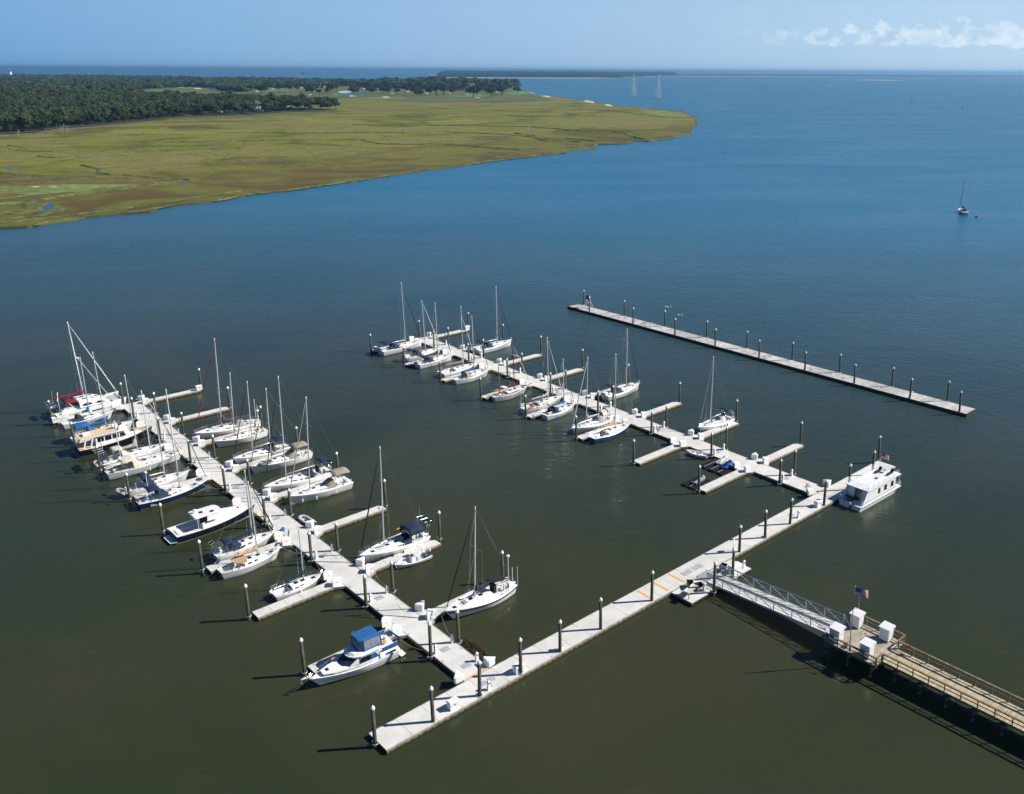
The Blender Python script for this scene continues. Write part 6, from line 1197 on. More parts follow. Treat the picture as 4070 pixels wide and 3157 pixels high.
for s in (1,-1):
    for x in (-5.9,-5.0,-4.1,-3.4): q.tube((x,s*1.75,2.15),(x,s*1.75,2.9),.018,n=4)
    q.path([(-5.9,s*1.75,2.9),(-3.4,s*1.75,2.9)],.018,4)
q.path([(-5.9,-1.75,2.9),(-5.9,1.75,2.9)],.018,4); q.build('aft_rail',steel,t)
for s in (1,-1): q=MB(); q.add([(-5.85,s*1.78,2.2),(-3.5,s*1.78,2.25),(-3.5,s*1.77,2.8),(-5.85,s*1.77,2.85)],[(0,1,2,3)]); q.build('side_cloth',CAN['blue'],t)
for s in (1,-1): motor_windows(t,[(-5.6,s*(1.90),1.62),(-4.0,s*1.93,1.62),(-4.1,s*1.91,1.88),(-5.4,s*1.88,1.88)])
q=MB(); q.ball((-4.6,.3,2.45),.35,.22,rx=.5); q.ball((-5.2,-.6,2.4),.25,.2); q.build('deck_chair',CAN['tan'],t); q=MB(); q.path([(-6.3,-1.6,1.0),(-6.4,-1.4,2.6),(-6.4,1.4,2.6),(-6.3,1.6,1.0)],.05,5); q.path([(-6.5,1.9,2.9),(-6.45,-1.9,2.5)],.10,6); q.build('davit_bar',CAN['blue'],t)
MB().prism([(-7.0,-1.7),(-6.2,-1.9),(-6.2,1.9),(-7.0,1.7)],.28,.38).build('swim_platform',gel,t)
MB().box(3.3,3.75,-.3,.3,1.93,2.0).build('foredeck_hatch',glass,t); q=MB(); q.path([(5.3,-.35,1.98),(7.0,0,2.1),(5.3,.35,1.98)],.07,5); q.build('bow_pulpit_plank',gel,t); q=MB(); q.path([(6.9,0,2.05),(7.1,0,1.6)],.05,5); q.path([(6.95,-.25,1.6),(7.1,0,1.5),(6.95,.25,1.6)],.05,5); q.build('anchor',galv,t)
lifelines(t,h,.30,.97,9,.75,True,False); 
for x,c_ in ((2.2,'orange'),(1.9,'cream'),(1.6,'white')): q=MB(); q.ball((x,-1.35,2.15),.17,.19); q.build('fender_ball',CAN[c_],t,True)
q=MB(); q.path([(.1,.6,2.95),(.1,.6,3.25)],[.28,.24],10); q.build('radar_dome',gel,t); q=MB()
for k in range(3): q.path([(-.6,-1.0+.1*k,4.85),(-.9,-1.0+.1*k,5.3)],.02,4)
q.build('rod_holder',steel,t); MB().box(-2.0,-1.4,-.5,.5,3.35,3.95).build('helm_seat',CAN['blue'],t); MB().box(-1.1,-.8,-.8,.8,3.35,4.0).build('helm_console',cabw,t)
# centre console skiff
def openboat(name,label,cat,b,a,ang,L,B,hm=gel,console=True):
    t=dthing(name,label,cat,b,a,0,ang); h=Hull(L,B,.78,.62,.92,.35,.05,.2,2.6,.4); T=[k/12 for k in range(13)]; T[-1]=.99
    m=MB(); rg=[[h.pt(q,z,1) for z in (1,.7,.4,0)]+[h.pt(q,z,-1) for z in (0,.4,.7,1)] for q in T]; m.loft(rg,False,False); m.add(rg[0],[tuple(range(8))]); m.build('hull',hm,t,True)
    m=MB(); m.loft([[h.pt(q,1,1),(h.xx(q,1),h.bm(q)-.16,h.sh(q)+.02),(h.xx(q,1),h.bm(q)-.2 if h.bm(q)>.25 else 0.03,.28),(h.xx(q,1),-(h.bm(q)-.2) if h.bm(q)>.25 else -.03,.28),(h.xx(q,1),-h.bm(q)+.16,h.sh(q)+.02),h.pt(q,1,-1)] for q in T[:-1]],False,False); m.build('interior',dekw,t)
    m=MB(); m.path([h.pt(q,1,1) for q in T]+[h.pt(q,1,-1) for q in T[::-1]],.035,5); m.build('rub_rail',boxw,t); outboard(t,-L/2-.12,.62,gel,0,.9 if console else .6)
    if console:
        MB().box(-.4,.2,-.35,.35,.28,1.15).build('console',cabw,t); m=MB(); m.add([(-.1,-.35,1.15),(-.1,.35,1.15),(.08,.33,1.5),(.08,-.33,1.5)],[(0,1,2,3)]); m.build('windscreen',glass,t); MB().box(-1.1,-.7,-.45,.45,.28,.85).build('helm_seat',cabw,t)
        MB().box(-2.1,-1.75,-.6,.6,.28,.62).build('stern_seat',CAN['teal'],t); m=MB(); P=[(-2.0,-.7),(-1.1,-.7),(-1.0,0),(-1.1,.7),(-2.0,.7)]; m.prism(P,2.1,2.16); m.build('t_top',gel,t); m=MB()
        for x in (-1.9,-1.2):
            for y in (-.6,.6): m.tube((x,y,.62),(x,y,2.1),.02,n=4)
        m.path([(-2.0,.5,1.2),(-3.9,.9,1.6)],.015,4); m.build('t_top_frame',steel,t); MB().box(.9,1.5,-.3,.3,.28,.6).build('bow_locker',cabw,t)
    else:
        for x in (-.8,.5): MB().box(x-.15,x+.15,-B*.40,B*.40,.42,.47).build('thwart',gel,t)
        m=MB(); m.ball((-.2,.1,.45),.22,.15); m.build('life_jacket',redm,t)
    return t
t_=openboat('centre_console_boat','open white centre console boat tied beside the right hand finger','motorboat',21.6,29.35,177,5.2,2.1)
openboat('skiff','small white open skiff with a red bundle, tied to the middle dock','skiff',77.0,26.4,108,4.2,1.6,console=False)
t=dthing('inflatable_dinghy','grey inflatable dinghy tied beside the left trunk dock','dinghy',16.85,50.3,0,95); inflatable(t,3.3,1.6,.24,.25)
# jet ski floats
def jetfloat(b,a,lx,ly,ang,label):
    t=dthing('jet_ski_float',label,'float',b,a,0,ang,'black jet ski floats'); m=MB(); nx,ny=int(lx/.5),int(ly/.5)
    for i in range(nx):
        for j in range(ny):
            if (j in (2,6)) and i<nx*.85: z=.20
            else: z=.34
            x0=-lx/2+i*lx/nx; y0=-ly/2+j*ly/ny; m.prism([(x0+.03,y0+.03),(x0+lx/nx-.03,y0+.03),(x0+lx/nx-.03,y0+ly/ny-.03),(x0+.03,y0+ly/ny-.03)],-.1,z,top=[(x0+.07,y0+.07),(x0+lx/nx-.07,y0+.07),(x0+lx/nx-.07,y0+ly/ny-.07),(x0+.07,y0+ly/ny-.07)])
    m.build('float_blocks',black,t); m=MB()
    for j in range(2,ny,3): m.box(-lx/2+.2,lx/2-.4,-ly/2+j*ly/ny-.04,-ly/2+j*ly/ny+.04,.35,.40)
    m.build('guide_rail',galv,t); return t
jetfloat(76.1,20.7,4.9,5.0,0,'large black modular float with a silver covered and a blue jet ski'); jetfloat(68.4,19.15,4.4,2.9,0,'smaller black modular float with one grey jet ski')
def jetski(b,a,ang,label,m1,m2,cover=False):
    t=dthing('jet_ski',label,'jet ski',b,a,.34,ang,'jet skis on their floats'); L=3.0
    rg=[]
    for k in range(9):
        u=k/8; x=-L/2+L*u; w_=.55*(1-max(0,(u-.55)/.45)**2.2)*(.9+.1*math.sin(PI*u))+.02; rg.append([(x,w_,.34+.12*u),(x,w_*.9,.12),(x,0,.02+.2*max(0,u-.7)),(x,-w_*.9,.12),(x,-w_,.34+.12*u)])
    MB().loft(rg,True,True).build('hull',m1,t,False)
    rg=[]
    for u,hh,w_ in ((.05,.36,.45),(.2,.45,.4),(.35,.78,.22),(.55,.74,.22),(.62,.62,.3),(.7,.95,.34),(.78,.9,.36),(.9,.62,.28),(.99,.42,.06)):
        x=-L/2+L*u; rg.append([(x,w_,.3),(x,w_*.8,hh*.85),(x,0,hh),(x,-w_*.8,hh*.85),(x,-w_,.3)])
    MB().loft(rg,True,True).build('cover' if cover else 'cowling',m2,t,cover)
    if not cover: q=MB(); q.box(-.9,.15,-.19,.19,.72,.86); q.build('seat',black,t); q=MB(); q.path([(.45,-.4,1.05),(.6,0,1.0),(.45,.4,1.05)],.03,5); q.build('handlebar',black,t)
jetski(77.6,21.2,10,'jet ski under a round silver cover on the large black float',silver,silver,True); jetski(76.9,19.5,12,'blue and white jet ski on the large black float',bluev,bluev); jetski(68.9,18.95,4,'grey jet ski with dark seat on the smaller black float',mat('grey_jet',(.25,.28,.32),.4,var=.2,scale=3),mat('grey_jet2',(.38,.41,.45),.4,var=.2,scale=3))
# houseboat -----------------------------------------------------------
t=dthing('houseboat','white two level houseboat with roof railing, dark windows and a flag','houseboat',85.2,-2.7,0,-1); t.scale=(.93,.93,.93)
MB().loft([[(x,w_,.75),(x,w_*.96,.0+zb),(x,w_*.7,-.3+zb),(x,-w_*.7,-.3+zb),(x,-w_*.96,zb),(x,-w_,.75)] for x,w_,zb in ((-6.9,2.0,0),(-5,2.05,0),(3.4,2.05,0),(4.6,1.9,.15),(5.5,1.5,.45))],True,True).build('hull',gel,t)
MB().box(-6.9,5.6,-2.12,2.12,.70,.80).build('main_deck',gel,t); MB().box(-6.88,5.4,-2.14,-2.125,.55,.60).build('blue_line',stripe['blue'],t)
MB().add([(-5.0,-1.95,.8),(3.8,-1.95,.8),(3.8,1.95,.8),(-5.0,1.95,.8),(-4.6,-1.95,3.0),(3.8,-1.95,3.0),(3.8,1.95,3.0),(-4.6,1.95,3.0)],[(0,1,5,4),(1,2,6,5),(2,3,7,6),(3,0,4,7),(4,5,6,7),(0,3,2,1)]).build('cabin',cabw,t)
for s in (1,-1): m=MB(); m.add([(-6.2,s*1.95,.8),(-4.8,s*1.95,.8),(-4.5,s*1.95,3.0),(-5.0,s*1.95,3.0),(-6.2,s*1.9,.8),(-4.8,s*1.9,.8),(-4.5,s*1.9,3.0),(-5.0,s*1.9,3.0)],[(0,1,2,3),(7,6,5,4),(0,3,7,4),(1,5,6,2),(2,6,7,3)]); m.build('side_wing',cabw,t)
MB().box(-5.1,5.3,-2.1,2.1,3.01,3.14).build('roof_deck',gel,t)
for s in (1,-1):
    for x0,x1 in ((-1.7,-1.0),(.2,1.05),(2.3,3.15)):
        m=MB(); m.box(x0-.05,x1+.05,s*1.955,s*1.975,1.55,2.65); f=m.build('window_frame',cabw,t); m=MB(); m.box(x0,x1,s*1.976,s*1.985,1.6,2.6); m.build('pane',glass,f)
    MB().box(-6.2,3.8,s*1.955,s*1.97,1.02,1.10).build('blue_band',stripe['blue'],t)
m=MB(); m.add([(-5.02,-.9,.85),(-5.02,.5,.85),(-4.68,.5,2.85),(-4.68,-.9,2.85)],[(0,1,2,3)]); m.v=[(x-.03,y,z) for x,y,z in m.v]; m.build('glass_door',mat('tinted_glass',(.02,.06,.06),.08,var=.2,scale=2),t)
def railrect(P,z,h_,name,root,n=6):
    q=MB()
    for i in range(len(P)-1):
        a,b=P[i],P[i+1]; L=math.hypot(b[0]-a[0],b[1]-a[1]); k=max(1,int(L/1.5))
        for j in range(k+1): x,y=lerp(a[0],b[0],j/k),lerp(a[1],b[1],j/k); q.tube((x,y,z),(x,y,z+h_),.022,n=4)
        for zz in (.33,.66,1.0): q.path([(a[0],a[1],z+h_*zz),(b[0],b[1],z+h_*zz)],.018,4)
    q.build(name,whitespar,root)
railrect([(-5.0,2.02),(4.6,2.02)],3.14,.9,'roof_railing',t); railrect([(-5.0,-2.02),(4.6,-2.02)],3.14,.9,'roof_railing',t); railrect([(-5.0,-2.02),(-5.0,2.02)],3.14,.9,'roof_railing',t); railrect([(4.6,-2.02),(4.6,2.02)],3.14,.9,'roof_railing',t)
railrect([(3.9,-2.05),(5.5,-2.05),(5.5,2.05),(3.9,2.05)],.8,.9,'bow_railing',t); railrect([(-5.1,-2.05),(-6.8,-2.05),(-6.8,-.8)],.8,.9,'stern_railing',t); railrect([(-6.8,.8),(-6.8,2.05),(-5.1,2.05)],.8,.9,'stern_railing',t)
q=MB()
for s in (1,-1): q.tube((5.1,s*1.95,.8),(5.1,s*1.95,3.01),.05,n=6)
q.build('bow_posts',whitespar,t); MB().box(.3,.9,-.6,-.1,3.14,3.42).build('roof_vent',well,t)
q=MB(); q.path([(-5.2,-.9,.8),(-6.7,-.9,.8)],.01,3); q.box(-6.1,-5.3,.3,1.6,.8,1.35); q.build('stern_grill',bolt,t); outboard(t,-7.2,.5,gel,-.2,1.1)
q=MB(); q.path([(-4.9,-1.6,3.3),(-6.0,-1.6,.8)],.05,4); q.path([(-4.9,-1.1,3.3),(-6.0,-1.1,.8)],.05,4)
for k in range(7): u=k/6; q.path([(lerp(-5,-6,u),-1.6,lerp(3.1,1,u)),(lerp(-5,-6,u),-1.1,lerp(3.1,1,u))],.03,4)
q.build('stair',whitespar,t)
for x,y,r_ in ((2.7,.9,.2),(3.3,-1.0,-.2)):
    q=MB(); q.box(x-.6,x+.6,y-.28,y+.28,3.4,3.47); q.add([(x+.6,y-.28,3.45),(x+.6,y+.28,3.45),(x+1.0,y+.28,3.95),(x+1.0,y-.28,3.95)],[(0,1,2,3)]); q.tube((x-.5,y,3.14),(x-.5,y,3.4),.03); q.tube((x+.5,y,3.14),(x+.5,y,3.4),.03); q.build('lounge_chair',CAN['navy'],t)
q=MB(); q.path([(3.6,.2,3.6),(3.6,.2,3.63)],[.45,.45],10); q.tube((3.6,.2,3.14),(3.6,.2,3.6),.04); q.build('roof_table',galv,t)
q=MB(); q.tube((4.6,1.6,3.14),(4.6,1.6,5.9),.025,n=5); q.build('flag_staff',whitespar,t); flagmesh(t,1.45,.95,(4.62,1.6,5.85),-AX-R(4),'stern_flag')
# reed raft, wake, birds, people --------------------------------------
rs=random.Random(3); m=MB()
for k in range(900):
    x=rs.uniform(-2.7,2.7); y=rs.uniform(-.85,.85)*math.sqrt(max(0,1-(x/2.8)**2)); a=rs.uniform(0,PI); l=rs.uniform(.25,.6); z=rs.uniform(.02,.2); m.path([(x-l*math.cos(a)/2,y-l*math.sin(a)/2,z),(x+l*math.cos(a)/2,y+l*math.sin(a)/2,z+rs.uniform(-.05,.1))],.02,3)
t=m.build('reed_raft',mat('dead_reed',(.10,.065,.035),.9,scale=4,col2=(.04,.025,.02)),None); t.location=dw(16.0,7.9,0); t.rotation_euler=(0,0,AX+PI/2); tag(t,'brown raft of floating dead reeds against the trunk dock','reeds',kind='stuff')
def body(name,pts,edges,rad,m,parent):
    me=bpy.data.meshes.new(name); me.from_pydata(pts,edges,[]); me.materials.append(m); o=bpy.data.objects.new(name,me); sc.collection.objects.link(o); o.parent=parent
    md=o.modifiers.new('skin','SKIN'); md.use_smooth_shade=True
    for i,r_ in enumerate(rad): me.skin_vertices[0].data[i].radius=(r_,r_)
    me.skin_vertices[0].data[0].use_root=True; sb=o.modifiers.new('sub','SUBSURF'); sb.levels=1; sb.render_levels=1; return o
def person(b,a,z,ang,label,shirt,shorts,lean=0.0,armf=.3,longl=False):
    t=dthing('person',label,'person',b,a,z,ang); ln=lean
    J=[(0,0,.93),(.03+ln*.3,0,1.15),(.05+ln*.6,0,1.38),(.05+ln*.75,0,1.50),(.06+ln*.85,0,1.60),(.07+ln*.9,0,1.70), (0,.10,.90),(.03,.11,.50),(0,.12,.09),(.14,.13,.03), (0,-.10,.90),(.0,-.11,.50),(-.05,-.12,.09),(.09,-.13,.03), (.05+ln*.6,.19,1.40),(.08+ln*.6,.25,1.14),(.08+ln*.6+armf,.22,1.05+armf*.2),(.08+ln*.6+armf+.09,.21,1.05+armf*.22),(.05+ln*.6,-.19,1.40),(.08+ln*.6,-.25,1.14),(.10+ln*.6+armf*.7,-.2,1.0),(.18+ln*.6+armf*.7,-.2,.99)]
    E_=[(0,1),(1,2),(2,3),(3,4),(4,5),(0,6),(6,7),(7,8),(8,9),(0,10),(10,11),(11,12),(12,13),(2,14),(14,15),(15,16),(16,17),(2,18),(18,19),(19,20),(20,21)]
    rad=[.13,.12,.14,.055,.09,.085,.09,.06,.04,.035,.09,.06,.04,.035,.055,.045,.035,.03,.055,.045,.035,.03]
    body('body',J,E_,rad,skin,t)
    body('shirt',[J[k] for k in (0,1,2,14,15,18,19)],[(0,1),(1,2),(2,3),(3,4),(2,5),(5,6)],[.15,.145,.16,.08,.06,.08,.06],shirt,t)
    k7=(J[7][0],J[7][1],.45 if not longl else .1); body('shorts',[J[0],J[6],(J[7][0],J[7][1],.5 if not longl else .12),J[10],(J[11][0],J[11][1],.5 if not longl else .12)],[(0,1),(1,2),(0,3),(3,4)],[.15,.11,.085,.11,.085],shorts,t)
    q=MB(); q.ball((J[5][0]-.02,0,1.73),.10,.08); q.build('hair',mat('dark_hair',(.05,.035,.025),.8,var=.2,scale=8),t,True)
    q=MB(); q.ball((J[5][0]+.085,0,1.655),.014,.02); q.build('nose',skin,t)
person(72.1,61.95,1.35,200,'person in white shirt and grey shorts leaning over the grey covered boom',CAN['white'],CAN['grey'],.25,.35)
person(83.3,118.2,.5,160,'person in dark clothes standing at the far end of the middle dock',CAN['red'],CAN['navy'],0,.2)
person(79.5,94.6,.5,20,'person in dark clothing beside a red life ring on the middle dock',CAN['navy'],CAN['black'],.1,.25)
# gulls
m=MB(); m.path([(-.16,0,.13),(-.05,0,.15),(.08,0,.17),(.14,0,.24),(.2,0,.24)],[.02,.075,.07,.04,.008],7); m.path([(-.26,0,.12),(-.05,0,.20)],[.015,.06],5); m.tube((0,.02,0),(0,.02,.1),.008,n=3); m.tube((0,-.02,0),(0,-.02,.1),.008,n=3); gm=m.build('gull',mat('gull_white',(.75,.75,.74),.8,scale=3,col2=(.42,.43,.45)),None,True); gm.scale=(1.5,1.5,1.5)
for k in range(42):
    o=gm if k==0 else gm.copy()
    if k: sc.collection.objects.link(o)
    o.location=dw(rnd.uniform(129.5,133.0),rnd.uniform(60,117) if k<30 else rnd.uniform(5,60),.58); o.rotation_euler=(0,0,rnd.uniform(0,6.28)); tag(o,'small white and grey gull standing on the planks of the outer dock','gull','gulls on the outer dock')
m=MB(); m.path([(-.2,0,0),(0,0,.02),(.2,0,.03)],[.02,.07,.015],6); 
for s in (1,-1): m.add([(.06,0,.03),(-.08,0,.03),(-.1,s*.3,.14),(.02,s*.32,.15),(-.16,s*.65,.06),(-.08,s*.66,.07)],[(0,1,2,3),(3,2,4,5)])
fg=m.build('flying_gull',MATS['gull_white'],None); fg.scale=(1.6,1.6,1.6)
for k,(x,y,lab) in enumerate(((2655,1222,'white gull flying just above the outer dock, upper one'),(2700,1253,'white gull flying just above the outer dock, lower one'),(290,1208,'dark bird flying low over the water left of the marina'))):
    o=fg if k==0 else fg.copy(); 
    if k: sc.collection.objects.link(o)
    if k==2: o.data=fg.data.copy(); o.data.materials.clear(); o.data.materials.append(bolt)
    o.location=(*G(x,y,3.0),3.0); o.rotation_euler=(0,.2,rnd.uniform(0,6)); tag(o,lab,'gull' if k<2 else 'bird')
# mooring lines -------------------------------------------------------
def line(b0,a0,z0,b1,a1,z1,sag,m,label):
    pts=[tuple(dw(lerp(b0,b1,k/8),lerp(a0,a1,k/8),max(.02,lerp(z0,z1,k/8)-sag*4*(k/8)*(1-k/8)))) for k in range(9)]; o=MB().path(pts,.022,4).build('mooring_line',m,None); tag(o,label,'rope','mooring lines')
line(9.9,71.0,1.2,12.2,68.6,.55,.35,yrope,'yellow line from the dark blue sloop to the left trunk dock'); line(10.4,14.4,.9,12.0,10.2,.6,.35,yrope,'yellow line from the stern of the blue canopied motor yacht to the dock'); line(11.6,57.2,1.2,12.2,55.0,.55,.3,yrope,'yellow line from the navy motor cruiser bow to the dock')
line(76.6,71.5,1.2,79.0,68.8,.55,.35,yrope,'yellow line from the burgundy ketch to the middle dock'); line(77.6,42.4,1.2,78.3,39.4,.55,.3,yrope,'yellow line from the chalky blue sloop to the middle dock'); line(77.6,86.1,1.2,79.2,83.3,.55,.3,yrope,'yellow line from the royal blue covered sloop to the middle dock')
line(11.0,100.2,1.4,12.5,97.4,.55,.3,yrope,'yellow line from the black trawler to the dock'); line(16.0,33.4,1.2,15.3,31.0,.55,.1,rope,'pale line from the navy tented sloop to its dock'); line(16.2,14.4,1.4,15.3,11.2,.6,.5,rope,'pale line from the black striped sloop to the pile'); line(10.0,43.1,1.2,12.0,40.5,.55,.25,rope,'pale line from the tan canvassed sloop to the dock'); line(84.8,56.8,1.0,83.0,54.0,.55,.1,yrope,'pale yellow line from the navy dodger sloop to the middle dock'); line(84.5,100.5,.9,83.6,97.0,.5,.3,rope,'pale line from the farthest right sloop to the middle dock')
for k,(b0,a0,b1,a1,c) in enumerate([(15.0,24.3,16.6,31.0,yrope),(12.0,38.2,11.0,43.5,rope),(12.1,52.5,11.5,57.3,yrope),(15.6,67.5,16.5,62.8,yrope),(15.6,67.9,17.0,71.6,rope),(12.4,67.0,11.2,71.0,yrope),(12.6,81.3,11.8,86.0,yrope),(15.9,82.0,16.9,77.2,yrope),(79.0,52.0,77.4,57.6,yrope),(79.2,66.5,78.0,63.0,yrope),(79.5,81.0,77.6,86.0,yrope)]):
    pts=[(b0,a0,1.3),(b0,a0+.2,.53),(lerp(b0,b1,.35),lerp(a0,a1,.3),.53),(lerp(b0,b1,.5),lerp(a0,a1,.65),.53),(b1,a1,1.15)]
    o=MB().path([tuple(dw(*q)) for q in pts],.028,4).build('extension_cord',c,None); tag(o,'power cord lying on the %s, %s from the walkway'%('left trunk dock' if b0<40 else 'middle trunk dock',ORD[k] if k<8 else ORD[k-8]),'cord','shore power cords')
# ================================================================== FAR OBJECTS
def lat(name,x,yb,yt,wb,wt,label,cat,m,group=None,rot=.5):
    gx,gy=G(x,yb); d=math.hypot(gx,gy); Hh=(yb-yt)*d/FPX*1.02; t=thing(name,label,cat,(gx,gy,0),rot,group); q=MB(); wb*=d/FPX; wt*=d/FPX; n=6
    C=lambda u,k:((lerp(wb,wt,u)/2)*(1 if k in(0,1) else -1),(lerp(wb,wt,u)/2)*(1 if k in(0,3) else -1),Hh*u)
    r_=d/FPX*0.85
    for k in range(4): q.path([C(0,k),C(1,k)],r_*.8,4)
    for i in range(n):
        for k in range(4): q.path([C(i/n,k),C((i+1)/n,(k+1)%4)],r_*.45,3); q.path([C((i+1)/n,k),C(i/n,(k+1)%4)],r_*.45,3); q.path([C((i+1)/n,k),C((i+1)/n,(k+1)%4)],r_*.4,3)
    q.build('lattice',m,t); q=MB()
    for k in range(4): c_=C(0,k); q.box(c_[0]-r_*1.8,c_[0]+r_*1.8,c_[1]-r_*1.8,c_[1]+r_*1.8,-1,r_*2.2)
    q.build('footing',bolt,t); q=MB(); q.box(-wt*.8,wt*.8,-wt*.8,wt*.8,Hh,Hh+r_*2); q.build('platform',m,t); return t
lm=mat('tower_white',(.62,.64,.66),.6,var=.1,scale=.2)
lat('lattice_tower',2517,384,306,20,5,'white lattice tower in the sound, left and farther one','tower',lm,'lattice towers in the sound'); lat('lattice_tower',2615,393,308,21,5,'white lattice tower in the sound, right and nearer one','tower',lm,'lattice towers in the sound')
gx,gy=G(45,312); t=thing('lighthouse','small white lighthouse rising above the wood on the far left','lighthouse',(gx,gy,0),0); s=math.hypot(gx,gy)/FPX
q=MB(); q.path([(0,0,0),(0,0,22*s)],[5.2*s,2.9*s],12); q.build('tower',gel,t,True); q=MB(); q.path([(0,0,22*s),(0,0,23.2*s)],[3.8*s,3.8*s],12); q.build('gallery',bolt,t); q=MB(); q.path([(0,0,23.2*s),(0,0,26.5*s)],[2.0*s,2.0*s],8); q.build('lantern',glass,t); q=MB(); q.path([(0,0,26.5*s),(0,0,29*s)],[2.6*s,.2*s],10); q.build('dome',gel,t)
gx,gy=G(357,322); t=thing('radio_mast','thin pale radio mast above the wood on the left','mast',(gx,gy,0),0); s=math.hypot(gx,gy)/FPX; q=MB()
for k in range(3): q.path([(1.6*s*math.cos(2.1*k),1.6*s*math.sin(2.1*k),0),(.7*s*math.cos(2.1*k),.7*s*math.sin(2.1*k),32*s)],.5*s,3)
q.build('mast',lm,t); q=MB(); q.box(-2*s,2*s,-1*s,1*s,24*s,28*s); q.build('antenna',lm,t)
gx,gy=G(1202,332); t=thing('flagpole','very tall flagpole with a huge drooping flag above the distant trees','flagpole',(gx,gy,0),0); s=math.hypot(gx,gy)/FPX; q=MB(); q.path([(0,0,0),(0,0,39*s)],.6*s,5); q.build('pole',lm,t); flagmesh(t,12*s,6.5*s,(0,0,38.5*s),-.3,droop=.55)
gx,gy=G(1330,327); t=thing('white_ship','white passenger ship on the sea beyond the distant trees','ship',(gx,gy,0),0); s=math.hypot(gx,gy)/FPX; q=MB(); q.prism([(-15*s,-3*s),(13*s,-3*s),(17*s,0),(13*s,3*s),(-15*s,3*s)],0,4*s); q.build('hull',gel,t); q=MB(); q.box(-13*s,9*s,-2.4*s,2.4*s,4*s,5.8*s); q.box(-9*s,5*s,-2*s,2*s,5.8*s,7.2*s); q.build('decks',gel,t); q=MB(); q.box(-2*s,0,-1*s,1*s,7.2*s,9*s); q.build('funnel',bluev,t)
for x,y0,lab in ((1935,284,'left'),(2135,284,'right')):
    gx,gy=G(x,294); t=thing('water_tower','white round water tower above the far island, %s one'%lab,'water tower',(gx,gy,0),0,'water towers on the far island'); s=math.hypot(gx,gy)/FPX; q=MB(); q.path([(0,0,0),(0,0,17*s)],1.0*s,6); q.build('column',lm,t); q=MB(); q.ball((0,0,19*s),3.4*s,2.6*s); q.build('tank',gel,t,True)
# houses
roofd=mat('roof_dark',(.10,.10,.11),.8,var=.2,scale=1); roofp=mat('roof_pale',(.42,.30,.25),.8,var=.2,scale=1); wallw=mat('house_white',(.72,.71,.68),.8,var=.08,scale=.5); wallt=mat('house_tan',(.55,.47,.38),.8,var=.1,scale=.5)
def hs(x,y,w_,d_,h_,rot,label,wall=wallw,roof=roofd,chim=1,fl=2):
    gx,gy=G(x,y); t=thing('house',label,'house',(gx,gy,.6),rot); MB().box(-w_/2,w_/2,-d_/2,d_/2,0,h_).build('wall',wall,t)
    q=MB(); o=.5; q.add([(-w_/2-o,-d_/2-o,h_),(w_/2+o,-d_/2-o,h_),(w_/2+o,d_/2+o,h_),(-w_/2-o,d_/2+o,h_),(-w_/2+d_*.3,0,h_+d_*.36),(w_/2-d_*.3,0,h_+d_*.36)],[(0,1,5,4),(1,2,5),(2,3,4,5),(3,0,4),(0,3,2,1)]); rf=q.build('roof',roof,t)
    for c in range(chim): q=MB(); q.box(-w_*.25+c*w_*.4-.5,-w_*.25+c*w_*.4+.5,-.5,.5,h_+.5,h_+d_*.36+1.6); q.build('chimney',wallt,rf)
    n=max(2,int(w_/3.5))
    for f in range(fl):
        for k in range(n):
            xx=-w_/2+w_*(k+.5)/n; z=1.0+f*3.0; q=MB(); q.box(xx-.6,xx+.6,-d_/2-.06,-d_/2-.01,z,z+1.5); q.build('window',glass,t)
    q=MB(); q.box(-w_*.3,w_*.3,-d_/2-2.2,-d_/2,h_*.46,h_*.46+.15)
    for k in range(4): q.box(-w_*.3+k*w_*.2-.1,-w_*.3+k*w_*.2+.1,-d_/2-2.2,-d_/2-2.0,0,h_*.46)
    q.build('porch',wall,t)
hs(774,447,9,8,7,.5,'small white house at the wood edge, leftmost of the marsh houses'); hs(868,451,15,9,6.5,-.1,'long white house among trees at the marsh edge'); hs(962,440,14,10,11,.2,'white house with pale gables half hidden in trees',roof=roofp); hs(1030,447,13,12,12,.3,'white two storey house with dark hipped roof facing the marsh',chim=1)
hs(1872,358,30,15,16,.1,'large white hotel with many chimneys among pines on the point',wallw,roofd,3,3)
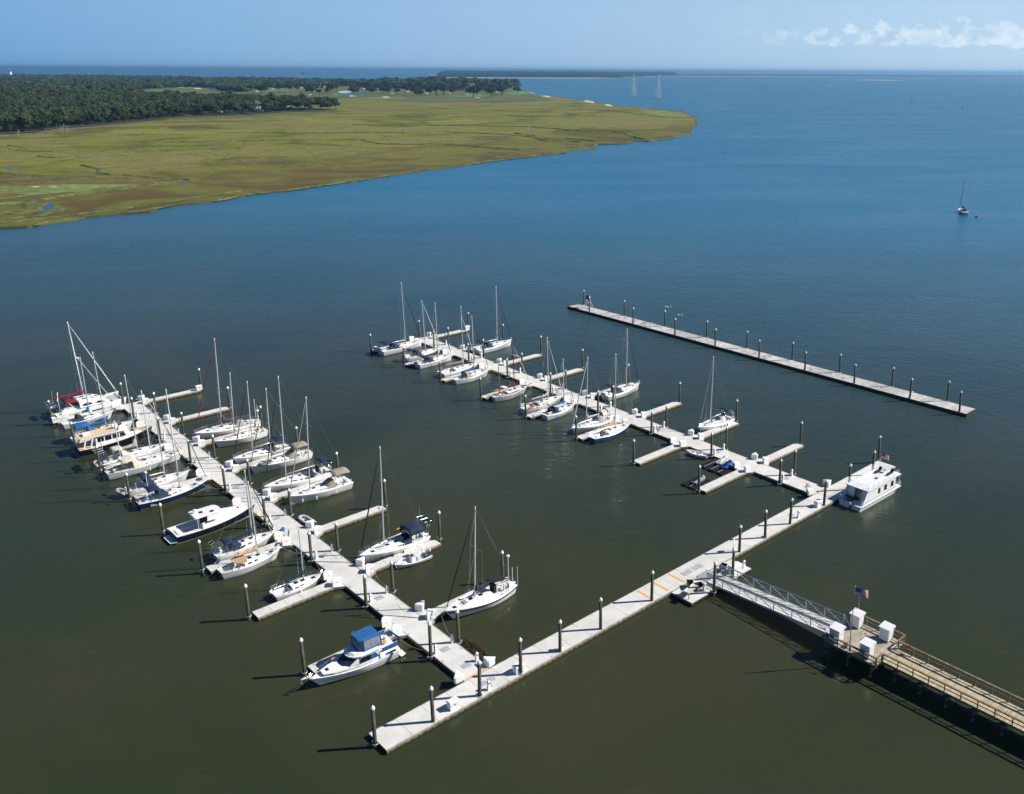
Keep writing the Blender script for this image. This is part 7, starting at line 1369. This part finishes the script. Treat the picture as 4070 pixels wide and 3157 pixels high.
for k,(x,y,w_,c) in enumerate([(685,344,24,1),(740,340,20,0),(1145,343,18,1),(1215,340,16,0),(655,347,14,1),(58,404,14,0),(222,360,16,1),(850,343,16,0),(2007,352,16,0),(1690,348,18,0)]):
    hs(x,y,w_,w_*.5,7 if k!=5 else 16,rnd.uniform(-.4,.4),['pale house with reddish roof by the upper left fairway','long pale clubhouse among far oaks','white low house behind the far oaks','white cottage beside the tall flagpole','pale cottage left of the fairway clearing','pale roofed house deep in the left wood','reddish roofed house deep in the wood','white cottage near the right of the clearing','white cottage under the pines at the point','small white cottage between the pines'][k],wallw if k%2 else wallt,roofp if c else roofd,0,1)
# navigation marks, small craft
def marker(x,y,hpx,label,m):
    gx,gy=G(x,y); s=math.hypot(gx,gy)/FPX; t=thing('channel_marker',label,'channel marker',(gx,gy,0),0); MB().path([(0,0,-1),(0,0,hpx*s)],.6*s,6).build('post',bolt,t); MB().box(-1.6*s,1.6*s,-.2*s,.2*s,hpx*s*.6,hpx*s).build('board',m,t)
marker(3624,405,9,'thin dark channel marker in the distant sound, left one',bolt); marker(3825,437,8,'dark green channel marker on the right of the sound',stripe['teal']); marker(2332,592,9,'white marker post at the marsh edge',gel); marker(2879,612,5,'tiny dark buoy right of the marsh',bolt); marker(3045,374,5,'tiny red mark in the distant sound',redm)
gx,gy=G(3312,339.5); s=math.hypot(gx,gy)/FPX; t=thing('speedboat','tiny white speedboat with a wake in the distant sound','motorboat',(gx,gy,0),0); q=MB(); q.prism([(-5*s,-1.5*s),(4*s,-1.5*s),(7*s,0),(4*s,1.5*s),(-5*s,1.5*s)],0,1.6*s); q.build('hull',gel,t); MB().box(-2*s,2*s,-1*s,1*s,1.6*s,2.6*s).build('cabin',gel,t)
foam=mat('foam',(.6,.64,.68),.7,var=.2,scale=.1); o=MB().add([(*G(3275,340),.05),(*G(3306,339.3),.05),(*G(3306,340.2),.05)],[(0,1,2)]).build('wake',foam); tag(o,'thin white wake behind the tiny speedboat','water',kind='structure')
# ================================================================== AIR
m=bpy.data.materials.new('haze_air'); m.use_nodes=True; tt=m.node_tree; tt.nodes.clear(); pv=tt.nodes.new('ShaderNodeVolumePrincipled'); ou=tt.nodes.new('ShaderNodeOutputMaterial')
pv.inputs['Color'].default_value=(.35,.68,1.0,1); pv.inputs['Density'].default_value=HAZE; pv.inputs['Anisotropy'].default_value=.5; tt.links.new(pv.outputs[0],ou.inputs['Volume'])
hz_=MB().box(-62000,62000,-400,62000,-6,95).build('haze',m); tag(hz_,'thin blue haze over the sound','haze',kind='stuff')
